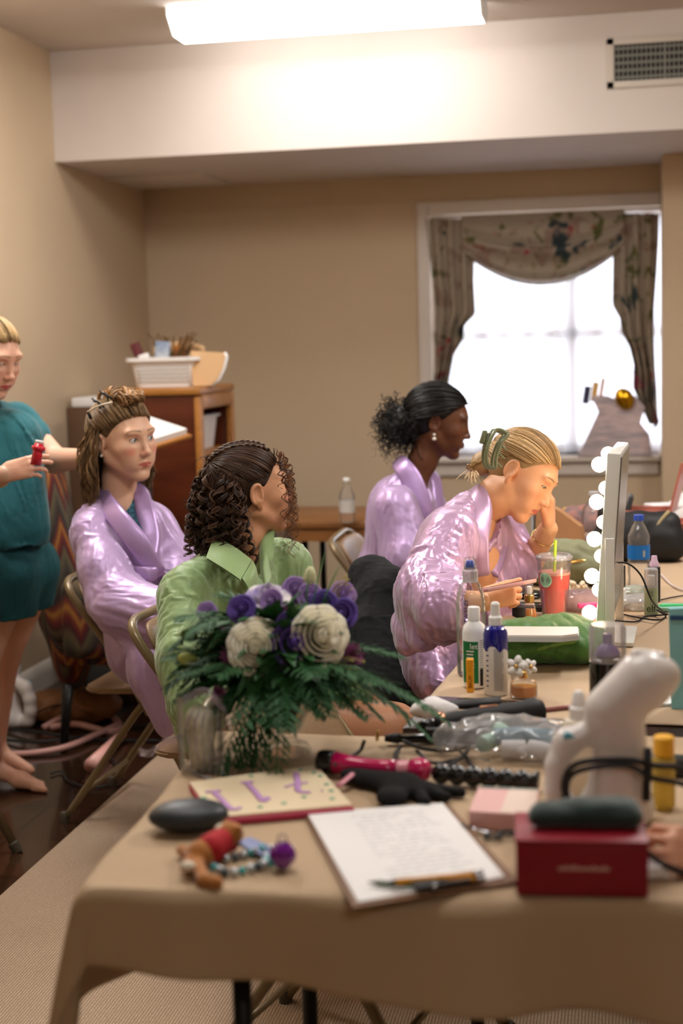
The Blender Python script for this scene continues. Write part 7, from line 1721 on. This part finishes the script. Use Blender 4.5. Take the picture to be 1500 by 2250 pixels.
# clipboard with paper and pens
q0, q1, q2, q3 = [PZ(x, y, TOP + .008) for x, y in ((668, 1786), (972, 1764), (1118, 1930), (778, 1985))]
t = thing('clipboard', 'brown clipboard at the front edge holding white printed sheets', 'clipboard', (0, 0, 0)); quad_slab('board', [q0, q1 + [.01, 0, 0], q2 + [.012, -.004, 0], q3 + [.0, -.008, 0]][::-1], zb, zb + .003, mat('hardboard', (120, 84, 54), rough=.5), t)
pp = thing('paper_sheets', 'white printed schedule sheets held on the clipboard', 'paper', (0, 0, 0)); quad_slab('sheets', [q0 + [.004, .002, 0], q1, q2 + [-.006, .006, 0], q3 + [.004, .006, 0]][::-1], zb + .0034, zb + .005, m_paper, pp)
vf = []; random.seed(4)
for i in range(17):
    v_ = .10 + .045 * i; a = q0 * (1 - v_) + q3 * v_; b_ = q1 * (1 - v_) + q2 * v_
    x = .30
    while x < .80: 
        L = random.uniform(.03, .09)
        if random.random() < .85: A, B_ = a * (1 - x) + b_ * x, a * (1 - x - L) + b_ * (x + L); A[2] = B_[2] = zb + .0052; vf.append(tube_mesh([A, B_], .0010, 4, True, .3))
        x += L + .02
leafy(pp, 'printed_lines', vf, mat('grey_ink', (176, 176, 184), rough=.7))
m_steel = mat('steel', (170, 170, 172), rough=.25, metal=1); cl0 = q3 * .42 + q2 * .58 + [0, .03, 0]; e_ = unit(q2 - q3); cl = thing('pen_pile', 'black metal clip at the bottom of the clipboard', 'clip', (0, 0, 0)); cl['category'] = 'clip'; cl.name = 'clipboard_clip'
tube('jaw', [cl0 - e_ * .05 + [0, -.012, .008], cl0 + e_ * .05 + [0, -.012, .008]], .006, m_steel, cl, 8, .6); box('plate', cl0 + [0, -.020, .006], (.09, .022, .006), m_blackm, cl, rot=(0, 0, math.atan2(e_[1], e_[0])), bev=.002)
def pencil(label, a, b_, m, r=.0038, tip=None): t = thing('pencil', label, 'pencil', (0, 0, 0)); d = unit(b_ - a); tube('barrel', [a, b_], r, m, t, 8); tube('tip', [b_, b_ + d * .014], [r * .9, .0006], tip or m_blackm, t, 8); tube('ferrule', [a - d * .012, a], r * 1.02, tip or m_steel, t, 8); return t
zp = TOP + .018; pencil('yellow pencil lying across the foot of the clipboard, black-tipped', PZ(1040, 1922, zp), PZ(868, 1938, zp), m_yel, .0042); pencil('dark green pencil beneath the yellow one on the clipboard', PZ(940, 1948, zp - .005), PZ(830, 1940, zp - .005), mat('pencil_green', (70, 96, 60), rough=.4)); pencil('short amber pen beside the yellow pencil on the clipboard', PZ(1045, 1932, zp - .004), PZ(980, 1938, zp - .004), mat('amber_plastic', (190, 130, 30), rough=.3))
# oval black case, teddy keyring, beads
t = at('hairbrush', 'black oval hairbrush lying face down at the left of the near table', 'brush', 415, 1822, TOP + .003); S = Sdf(.005); S.ell((0, 0, .022), (.060, .042, .022), Rz(.3)); S.plane((0, 0, 0), (0, 0, -1)); P, F = S.build(); mesh_from('body', P, F, mat('charcoal_plastic', (40, 46, 50), rough=.45), t)
m_tan = mat('plush_tan', (176, 112, 48), rough=.9, sheen=.3, bump=.3, bscale=200); m_wp = mat('plush_white', (222, 210, 190), rough=.9); m_rc = mat('red_cloth', (176, 24, 34), rough=.8)
t = at('plush_keyring', 'small tan plush bear keyring with a red vest lying on the near table', 'toy', 450, 1900, TOP + .003)
bq = lambda x, y, z: PZ(x, y, TOP + z) - np.array(t.location)
S = Sdf(.003); S.cap(bq(440, 1878, .018), bq(478, 1858, .022), .020, .017, k=.008); S.ell(bq(505, 1832, .03), (.020, .018, .017), k=.006); S.ell(bq(523, 1822, .04), (.006, .004, .006), k=.003); S.ell(bq(497, 1808, .04), (.006, .004, .006), k=.003)
S.cap(bq(425, 1880, .016), bq(398, 1868, .012), .010, .008, k=.005); S.cap(bq(430, 1895, .014), bq(448, 1935, .010), .010, .009, k=.006); S.cap(bq(448, 1935, .010), bq(475, 1940, .009), .0095, .010, k=.004); S.cap(bq(425, 1890, .014), bq(410, 1905, .012), .011, .010, k=.005); P, F = S.build(); mesh_from('body', P, F, m_tan, t)
for x, y, z, r in ((412, 1903, .020, .010), (492, 1822, .036, .012)): S = Sdf(.0025); S.ell(bq(x, y, z), (r * 1.15, r, r * .7)); P, F = S.build(); mesh_from('patch', P, F, m_wp, t)
S = Sdf(.003); S.cap(bq(462, 1865, .022), bq(484, 1850, .024), .021, .019, k=.004); S.cap(bq(480, 1862, .02), bq(510, 1858, .012), .010, .009, k=.005); P, F = S.build(); mesh_from('vest', P, F, m_rc, t)
def beads(name, label, path, cols, r, glass=True):
    t = thing(name, label, 'beads', (0, 0, 0)); P = smooth_path(path, 10); d = 0; last = None; k = 0; v0, f0 = lathe_vf([(sin(q) * r if 0 < q < pi else 0, -cos(q) * r) for q in np.linspace(0, pi, 8)], 10)
    for p in P:
        if last is None or np.linalg.norm(p - last) > r * 1.9: mesh_from('bead', v0 * rs.uniform(.8, 1.1) + p, f0, cols[k % len(cols)], t); last = p; k += 1
    return t
m_tb = mat('teal_bead', (30, 170, 176), rough=.08, coat=.8); m_cb = mat('silver_bead', (190, 200, 206), rough=.1, metal=.6); m_db = mat('dark_bead', (50, 70, 80), rough=.1, coat=.6)
zz = TOP + .008; beads('bead_string', 'string of teal and silver beads curled beside the plush keyring', [PZ(x, y, zz) for x, y in ((470, 1905), (500, 1918), (535, 1912), (560, 1905), (585, 1892), (575, 1870), (545, 1875), (510, 1885), (480, 1890))], [m_tb, m_cb, m_db, m_cb], .0062)
beads('bead_bracelet', 'bracelet of pale and turquoise beads by the purple pompom', [PZ(x, y, zz + .004) for x, y in ((560, 1868), (590, 1862), (612, 1875), (600, 1895), (575, 1900))], [m_cb, m_tb], .0058)
t = at('pompom', 'shiny purple faceted ball charm right of the beads', 'charm', 622, 1908, TOP + .003); v, f = lathe_vf([(sin(q) * .019 if 0 < q < pi else 0, .019 - cos(q) * .019) for q in np.linspace(0, pi, 7)], 9); mesh_from('ball', v, f, mat('purple_crystal', (112, 10, 140), rough=.08, coat=1.0), t, smooth=False); tube('ring', [(.0 + .006 * cos(a), .0, .042 + .006 * sin(a)) for a in np.linspace(0, 2 * pi, 13)], .0012, m_steel, t, 6)
t = at('key_tag', 'pale blue tag lying behind the purple charm', 'tag', 565, 1866, TOP + .008); box('tag', (0, 0, .003), (.062, .030, .004), mat('periwinkle', (132, 144, 190), rough=.5), t, rot=(0, .1, -.55), bev=.0015); 
# pink curling wand, glove, bubble wand
WANDS = []
def wand(label, segs, cat='curling wand', name='curling_wand'):
    t = thing(name, label, cat, (0, 0, 0))
    for nm, a, b_, r, m in segs: tube(nm, [a + (b_ - a) * q for q in np.linspace(0, 1, 5)], r, m, t, 18)
    WANDS.append(t); return t
m_magl = mat('magenta_gloss', (196, 24, 92), rough=.2, coat=.6); m_pinkl = mat('pale_pink_gloss', (226, 150, 164), rough=.25, coat=.4); zw = TOP + .024
A, B_, C_, D_, E_ = [PZ(x, y, zw) for x, y in ((702, 1672), (738, 1676), (870, 1690), (900, 1690), (945, 1693))]
wand('magenta curling iron with a black tip lying left of the black glove', (('tip', A, B_, [.018, .020, .020, .020, .019], m_black), ('handle', B_, C_, [.020, .014, .0125, .013, .015], m_magl), ('collar', C_, D_, .015, m_pinkl), ('cap', D_, E_, [.016, .019, .020, .018, .012], m_magl)))
t = thing('heat_glove', 'black heat glove lying on the near table below the magenta iron', 'glove', (0, 0, 0)); S = Sdf(.004); gz = TOP + .014
S.cap(PZ(790, 1706, gz), PZ(880, 1725, gz), .022, .030, k=.02, flat=((0, 0, 1), .55)); S.cap(PZ(880, 1725, gz), PZ(860, 1752, gz), .030, .024, k=.02, flat=((0, 0, 1), .55)); S.cap(PZ(770, 1702, gz), PZ(800, 1712, gz), .018, .02, k=.01, flat=((0, 0, 1), .55))
for x, y in ((1015, 1742), (980, 1752), (935, 1762), (905, 1708)): S.cap(PZ(905, 1730, gz), PZ(x, y, gz - .004), .014, .008, k=.008)
S.plane((0, 0, TOP + .002), (0, 0, -1)); P, F = S.build(disp=lambda p: .004 * pnoise(p * 40)); mesh_from('knit', P, F, mat('black_knit', (8, 8, 9), rough=.95), t); tube('pink_tab', [PZ(742, 1728, gz), PZ(775, 1700, gz + .008)], .006, m_pinkl, t, 8, .4)
t_bw = t = thing('bubble_wand', 'black bubble-barrel curling wand behind the black glove', 'curling wand', (0, 0, 0)); a, b_ = PZ(952, 1698, TOP + .020), PZ(1182, 1718, TOP + .018); n = 60; tube('barrel', [a + (b_ - a) * i / n for i in range(n + 1)], [.0105 + .0065 * abs(sin(pi * (i / n) * 6.5)) for i in range(n + 1)], m_black, t, 18)
# straightener, brushes, cables
t_hs = t = thing('hair_straightener', 'big black hair straightener with rose gold bands at the back edge', 'hair straightener', (0, 0, 0)); zs_ = TOP + .028; a, b_ = PZ(955, 1592, zs_), PZ(1190, 1562, zs_ + .004); d = unit(b_ - a)
tube('body', [a + (b_ - a) * q for q in (0, .15, .5, .75, .85, .93, 1.0)], [.015, .019, .0215, .022, .024, .026, .020], m_blackm, t, 20); m_rg = mat('rose_gold', (206, 150, 118), rough=.25, metal=.8); tube('band', [a + d * .006, a + d * .016], .0215, m_rg, t, 20); box('switch', a + (b_ - a) * .5 + [0, 0, .020], (.035, .008, .006), m_rg, t, rot=(0, 0, math.atan2(d[1], d[0])), bev=.002); tube('hinge', [a - d * .03, a + d * .004], [.009, .015], m_black, t, 14)
t_fs = t = thing('hair_straightener', 'flat black straightener lying beneath the rose gold banded one', 'hair straightener', (0, 0, 0)); zq = TOP + .012; a, b_ = PZ(845, 1622, zq), PZ(1062, 1622, zq); e_ = b_ - a; tube('handle', [a + e_ * .12, b_], [.010, .0125], m_black, t, 10, .8); tube('plate', [a + e_ * .42 + [0, -.004, .016], b_ + [0, -.004, .014]], .009, m_blackm, t, 10, .5); tube('cord_grip', [a, a + e_ * .14], [.006, .010], m_blackm, t, 10)
for k in (0, 1): lathe('prong', cyl(.0028, .014, .0005), m_gold, t, 8, loc=tuple(a + [-.012, .006 * k - .012, -.002 + .004 * k]))
t = thing('hair_brush', 'black paddle brush behind the big straightener', 'brush', (0, 0, 0)); a, b_ = PZ(945, 1552, TOP + .02), PZ(1100, 1542, TOP + .03); tube('handle', [a, (a + b_) / 2, b_], [.012, .018, .02], m_blackm, t, 12, .5)
t = thing('white_cloth', 'crumpled white cloth at the back edge left of the straightener', 'cloth', PZ(955, 1580, TOP + .003)); S = Sdf(.005); S.ell((0, 0, .018), (.045, .028, .022)); S.plane((0, 0, 0), (0, 0, -1)); P, F = S.build(disp=lambda p: .010 * pnoise(p * 42)); mesh_from('fabric', P, F, mat('white_cotton', (222, 218, 216), rough=.9), t)
zc_ = TOP + .007
def zc(pts, label, par, r=.0032, name='power_cord', m=None): return cable(name, label, [PZ(x, y, zc_ + h) for x, y, h in pts], r, m, par=par)
zc([(800, 1628, .02), (790, 1650, .0), (760, 1668, .01), (735, 1680, .02)], 'grey power cord', WANDS[0], .0034, m=mat('grey_rubber', (74, 74, 74), rough=.5))
zc([(880, 1640, .01), (868, 1662, 0), (905, 1685, 0), (960, 1690, .004), (1010, 1668, .008), (1030, 1640, .01), (990, 1650, 0), (930, 1645, .004), (885, 1628, .01)], 'coiled black power cord', t_fs)
zc([(1000, 1642, .01), (1020, 1660, .004), (1046, 1692, 0), (1070, 1700, .004)], 'black cord end', t_hs)
zc([(915, 1650, .006), (950, 1676, .002), (1010, 1666, .004), (1030, 1640, .008)], 'looping black power cord', t_hs)
zc([(950, 1698, .01), (900, 1685, .006), (868, 1672, .004), (875, 1650, .008)], 'black power cord', t_bw)
# plastic bag with blue and mint things
p = PZ(1130, 1660, TOP + .003); t = thing('plastic_bag', 'clear plastic bag of blue and mint hair rollers', 'bag', p); m_bagp = thin('bag_film', (.93, .92, .92), .20, .12)
S = Sdf(.005); S.ell((0, 0, .030), (.120, .060, .034)); S.ell((-.09, .015, .02), (.05, .035, .02), k=.02); S.ell((.08, -.01, .022), (.07, .06, .028), k=.02); S.plane((0, 0, 0), (0, 0, -1), k=.004); P, F = S.build(disp=lambda p: .009 * (1 - 3 * np.abs(pnoise(p * 24))) ); mesh_from('film', P, F, m_bagp, t)
rl = [(mat('roller_blue', (96, 140, 158), rough=.6), 'dusty blue'), (mat('roller_mint', (140, 190, 166), rough=.6), 'mint'), (mat('roller_white', (226, 226, 228), rough=.5), 'white')]
for i, (x, y, z, a, k, L) in enumerate(((-.01, .01, .032, .3, 0, .05), (.04, .015, .030, -.2, 0, .045), (-.045, .0, .022, 1.0, 1, .03), (.08, -.015, .028, .8, 0, .05), (.0, -.02, .018, .1, 2, .04), (.05, -.025, .018, -.5, 2, .05), (-.02, .03, .03, 2.0, 1, .05), (.09, .01, .034, 1.6, 1, .04))):
    r0 = thing('hair_roller', ('%s hair roller inside the clear plastic bag' % rl[k][1]), 'hair roller', V3(p) + [x, y, z], a, 'rollers in the plastic bag'); r0['label'] = '%s hair roller %s' % (rl[k][1], ('in the middle of the clear bag', 'right of the middle of the clear bag', 'in the left part of the clear bag', 'standing at the right of the clear bag', 'lowest in the middle of the clear bag', 'in the lower right of the clear bag', 'at the back of the clear bag', 'topmost at the right end of the clear bag')[i])
    lathe('foam', [(.006, -L / 2), (.014, -L / 2), (.0145, 0), (.014, L / 2), (.006, L / 2)], rl[k][0], r0, 16).rotation_euler = (0, pi / 2, 0)
# pink box
b0, b1, b2, b3 = [PZ(x, y, TOP + .028) for x, y in ((1052, 1728), (1184, 1733), (1176, 1792), (1030, 1782))]; t = thing('pink_box', 'pale pink carton lying behind the dark red box', 'box', (0, 0, 0)); quad_slab('carton', [b0, b1, b2, b3][::-1], TOP + .003, TOP + .028, mat('carton_pink', (226, 178, 174), rough=.5), t); quad_slab('label', [b0 * .5 + b1 * .5, b1, b2, b3 * .55 + b2 * .45][::-1], TOP + .028, TOP + .0286, mat('carton_cream', (228, 206, 192), rough=.5), t, .06)
stroke([(1054, 1729), (1100, 1731), (1140, 1733), (1182, 1735)], .003, mat('carton_mint', (150, 170, 160), rough=.5), 'edge_stripe', t, TOP + .029)
# dark red box with pouch
r0, r1 = PZ(1134, 1966, TOP + .003), PZ(1424, 1972, TOP + .003); w_ = np.linalg.norm(r1 - r0); ar = math.atan2(r1[1] - r0[1], r1[0] - r0[0]); c_ = (r0 + r1) / 2
t = thing('red_box', 'dark red box with pale lettering on its front', 'box', c_, ar); m_rb = mat('oxblood_card', (140, 10, 34), rough=.4); Hb = .073; box('base', (0, .055, Hb * .46), (w_, .11, Hb * .92), m_rb, t, bev=.0015); box('lid', (0, .055, Hb * .96), (w_ + .002, .112, Hb * .08), m_rb, t, bev=.0015)
vf = []; random.seed(8); x = -.03
while x < .033:
    h_ = random.choice((.004, .0045, .0065)); w2 = random.uniform(.0025, .0045); vf.append((lambda v, f: (v, f))(*prism_vf([(x, -.0), (x + w2, -.0), (x + w2 + .0007, h_), (x + .0007, h_)], -.0003, .0003))); x += w2 + .0012
v, f = join_vf(vf); v = v[:, [0, 2, 1]] + np.array([-.0, -.0009, .034]); mesh_from('lettering', v, f, mat('pale_gold_print', (222, 176, 160), rough=.4), t, smooth=False)
t = thing('glasses_case', 'dark green soft case lying on the dark red box', 'case', c_ + [.0, .05, Hb + .001], ar + .03); S = Sdf(.004); S.cap((-.055, 0, .014), (.062, 0, .014), .016, .016, k=.01, flat=((0, 0, 1), .9)); S.cap((-.05, .014, .016), (.06, .018, .018), .015, .016, k=.01); S.ell((.02, .01, .026), (.045, .022, .010), k=.008); S.plane((0, 0, 0), (0, 0, -1)); P, F = S.build(disp=lambda p: .003 * pnoise(p * 50)); mesh_from('body', P, F, mat('dark_green_velvet', (16, 46, 42), rough=.7, sheen=.4), t)
# silver ring/bits between clipboard and pink box
t = at('tweezers', 'small steel scissors lying between the clipboard and the pink box', 'scissors', 1055, 1828, TOP + .004); tube('blade', [(-.03, .02, .004), (.02, -.02, .004)], [.002, .004], m_steel, t, 8, .4); tube('handle', [(.02 + .012 * cos(a), -.03 + .010 * sin(a), .004) for a in np.linspace(0, 2 * pi, 13)], .0025, m_blackm, t, 6); tube('handle', [(.04 + .012 * cos(a), -.012 + .010 * sin(a), .004) for a in np.linspace(0, 2 * pi, 13)], .0025, m_blackm, t, 6); t.name = 'scissors'
# lilac film under the card
tag(sheet('cellophane', lambda u, v: tuple(PZ(418 + 60 * u + 330 * v, 1695 + 28 * u + 108 * v, TOP + .0035 + .006 * abs(mnoise.noise(Vector((u * 3, v * 9, 1)))))), 12, 40, thin('lilac_film', (.88, .84, .92), .25, .2)), 'crumpled lilac cellophane lying under the painted sign', 'wrapping')
# ---- steamers
m_stm = mat('steamer_white', (222, 216, 212), rough=.35, coat=.3)
def steamer(name, label, loc, rz, sc=1.0, wrap=True):
    t = thing(name, label, 'steamer', loc, rz); t.scale = (sc,) * 3
    S = Sdf(.004); S.cap((.020, 0, .03), (.024, 0, .14), .046, .035, k=.02); S.cap((.032, 0, .02), (.002, 0, .02), .040, .038, k=.01)
    S.cap((.008, 0, .163), (.058, 0, .204), .036, .043, k=.012, flat=((0, 1, 0), .95)); S.cap((.062, 0, .208), (.086, 0, .212), .034, .024, k=.012)
    S.chain([(-.012, 0, .135), (-.052, 0, .118), (-.066, 0, .085), (-.068, 0, .05), (-.058, 0, .02), (-.03, 0, .012)], [.017, .019, .017, .0165, .017, .018], k=.012); S.cap((-.040, -.0, .060), (-.040, 0, .085), .012, .012, k=.006, op='s')
    S.plane((0, 0, 0), (0, 0, -1)); P, F = S.build(smooth=2); mesh_from('body', P, F, m_stm, t)
    lab(box('trigger', (-.050, -.014, .128), (.022, .010, .012), mat('aqua_button', (84, 160, 180), rough=.4), t, rot=(0, .6, 0), bev=.003), 'aqua blue button')
    S = Sdf(.004); S.cap((.048, 0, .240), (.082, 0, .236), .012, .010, k=.006); P, F = S.build(); mesh_from('nozzle', P, F, m_stm, t)
    if wrap:
        tube('strap', [(.050, -.048, .045), (.052, -.05, .12)], .006, m_blackm, t, 8); zz_ = .085
        tube('cord', smooth_path([(-.058, -.034, .03), (-.062, -.03, .07), (-.045, -.045, .10), (.02, -.052, .105), (.06, -.050, .095), (.11, -.03, .08), (.15, -.05, .03), (.19, -.06, -.01)], 6), .0042, m_blackm, t, 8); tube('cord', smooth_path([(-.056, -.03, .03), (-.058, -.034, .07), (-.04, -.05, .092), (.02, -.056, .098), (.055, -.058, .080), (.09, -.05, .07), (.13, -.04, .055)], 6), .0038, m_blackm, t, 8)
    return t
sp_ = PZ(1345, 1812, TOP + .003); t_gs = steamer('garment_steamer', 'white handheld garment steamer standing on the near table with black cord', (sp_[0] - .012, sp_[1] + .015, TOP + .003), radians(12), 1.02)
zc([(1180, 1795, .004), (1260, 1792, .006), (1330, 1800, .008), (1390, 1838, .05), (1430, 1880, .03), (1480, 1910, .01), (1540, 1925, 0)], 'black power cord', t_gs, .0040)
# white spray bottle
t = at('spray_bottle', 'cream-white spray bottle standing left of the garment steamer', 'bottle', 1272, 1745); lathe('body', [(0, 0), (.025, 0), (.027, .003), (.027, .105), (.022, .118), (.013, .122), (0, .122)], mat('cream_plastic', (216, 206, 186), rough=.4), t); lathe('pump', [(0, .121), (.0145, .121), (.0145, .138), (.011, .141), (.0095, .158), (.006, .164), (0, .165)], m_wplast, t, 24)
# right-hand bits
t = at('yellow_bottle', 'yellow and clear bottle behind the steamer at right', 'bottle', 1458, 1775); lathe('body', cyl(.017, .080, .004), thin('yellow_clear', (.9, .75, .3), .5, hcol=(.75, .55, .1)), t, 24); lathe('cap', cyl(.0155, .030), mat('bright_yellow', (222, 176, 30), rough=.4), t, 24, loc=(0, 0, .081)); t['label'] = 'bottle with a bright yellow cap partly behind the garment steamer'
t = at('makeup_tray', 'brown and dark tray lying between the two tables at right', 'tray', 1480, 1700, TOP + .003); t = t; box('tray', (.02, .0, .014), (.16, .045, .026), m_black, t, bev=.004)
tag(box('tissue', tuple(PZ(1415, 1905, TOP + .012)), (.05, .05, .016), m_paper, rot=(0, 0, .3), bev=.004), 'white folded tissue between the red box and the hand', 'tissue')
# ================================================================== ON THE FLOOR
st = PZ(22, 1600, 0); steamer('garment_steamer', 'white garment steamer standing on the dark floor by the left wall', (st[0], st[1] + .04, 0), radians(160), 1.35, False)
t = thing('tan_bag', 'slumped tan leather bag lying on the floor by the baseboard', 'bag', PZ(150, 1590, 0) + [0, .05, 0]); S = Sdf(.008); S.ell((0, 0, .06), (.20, .11, .065)); S.ell((-.12, -.03, .05), (.08, .07, .06), k=.03); S.ell((.08, .0, .08), (.10, .08, .05), k=.03); S.plane((0, 0, .001), (0, 0, -1)); P, F = S.build(disp=lambda p: .03 * pnoise(p * 10) + .01 * pnoise(p * 30)); mesh_from('body', P, F, mat('tan_leather', (136, 92, 56), rough=.6), t); tube('strap', smooth_path([(-.15, -.09, .02), (-.10, -.12, .06), (0, -.10, .09), (.12, -.10, .05)], 6), .012, mat('dark_tan', (96, 60, 34), rough=.6), t, 8, .4)
def fcab(label, pts, r, m): return cable('floor_cable', label, [PZ(x, y, .008 + h) for x, y, h in pts], r, m)
m_rose = mat('dusty_pink', (196, 150, 142), rough=.4)
fcab('dusty pink padded cord looped on the floor', [(95, 1600, .0), (150, 1572, .03), (215, 1562, .01), (262, 1590, 0), (240, 1608, 0), (170, 1592, .02), (110, 1598, .02)], .014, m_rose)
fcab('dusty pink strap snaking along the dark floor', [(10, 1658, 0), (80, 1654, .005), (150, 1640, .01), (215, 1612, .01), (262, 1590, .005)], .012, m_rose)
t = thing('curling_wand', 'pale pink curling iron lying on the dark floor beneath the chair', 'curling iron', (0, 0, 0)); a, b_ = PZ(200, 1682, .025), PZ(262, 1620, .025); tube('handle', [a, (a + b_) / 2, b_], [.026, .022, .018], mat('blush_plastic', (226, 170, 160), rough=.3), t, 16); tube('barrel', [b_, b_ + (b_ - a) * .12], .016, mat('coral_tip', (214, 110, 100), rough=.4), t, 16)
for pts, l in (([(0, 1625, 0), (80, 1630, .01), (160, 1622, .01), (240, 1600, .0), (330, 1592, .0)], 'thick black cord along the floor behind the pink strap'), ([(0, 1600, 0), (60, 1606, .01), (130, 1616, .01), (210, 1625, .0), (350, 1628, 0)], 'black cord crossing the floor under the chairs'), ([(110, 1700, 0), (135, 1695, 0), (150, 1716, 0), (200, 1730, 0), (250, 1718, 0), (255, 1680, 0), (235, 1660, 0)], 'thin black cord curled on the floor beside the bare foot')): fcab(l, pts, .006 if 'thin' not in l else .0035, m_blackm)
t = thing('shoes', 'dark shoes bag on the floor behind the tan bag', 'shoe bag', PZ(195, 1535, 0) + [0, .1, 0]); S = Sdf(.008); S.ell((0, 0, .05), (.16, .09, .06)); S.ell((.05, .0, .08), (.05, .05, .03), k=.02); S.plane((0, 0, .001), (0, 0, -1)); P, F = S.build(disp=lambda p: .015 * pnoise(p * 16)); mesh_from('body', P, F, mat('dark_grey_cloth', (40, 40, 40), rough=.8), t); t.name = 'shoe_bag'; t['label'] = 'dark grey cloth bag on the floor behind the tan bag'
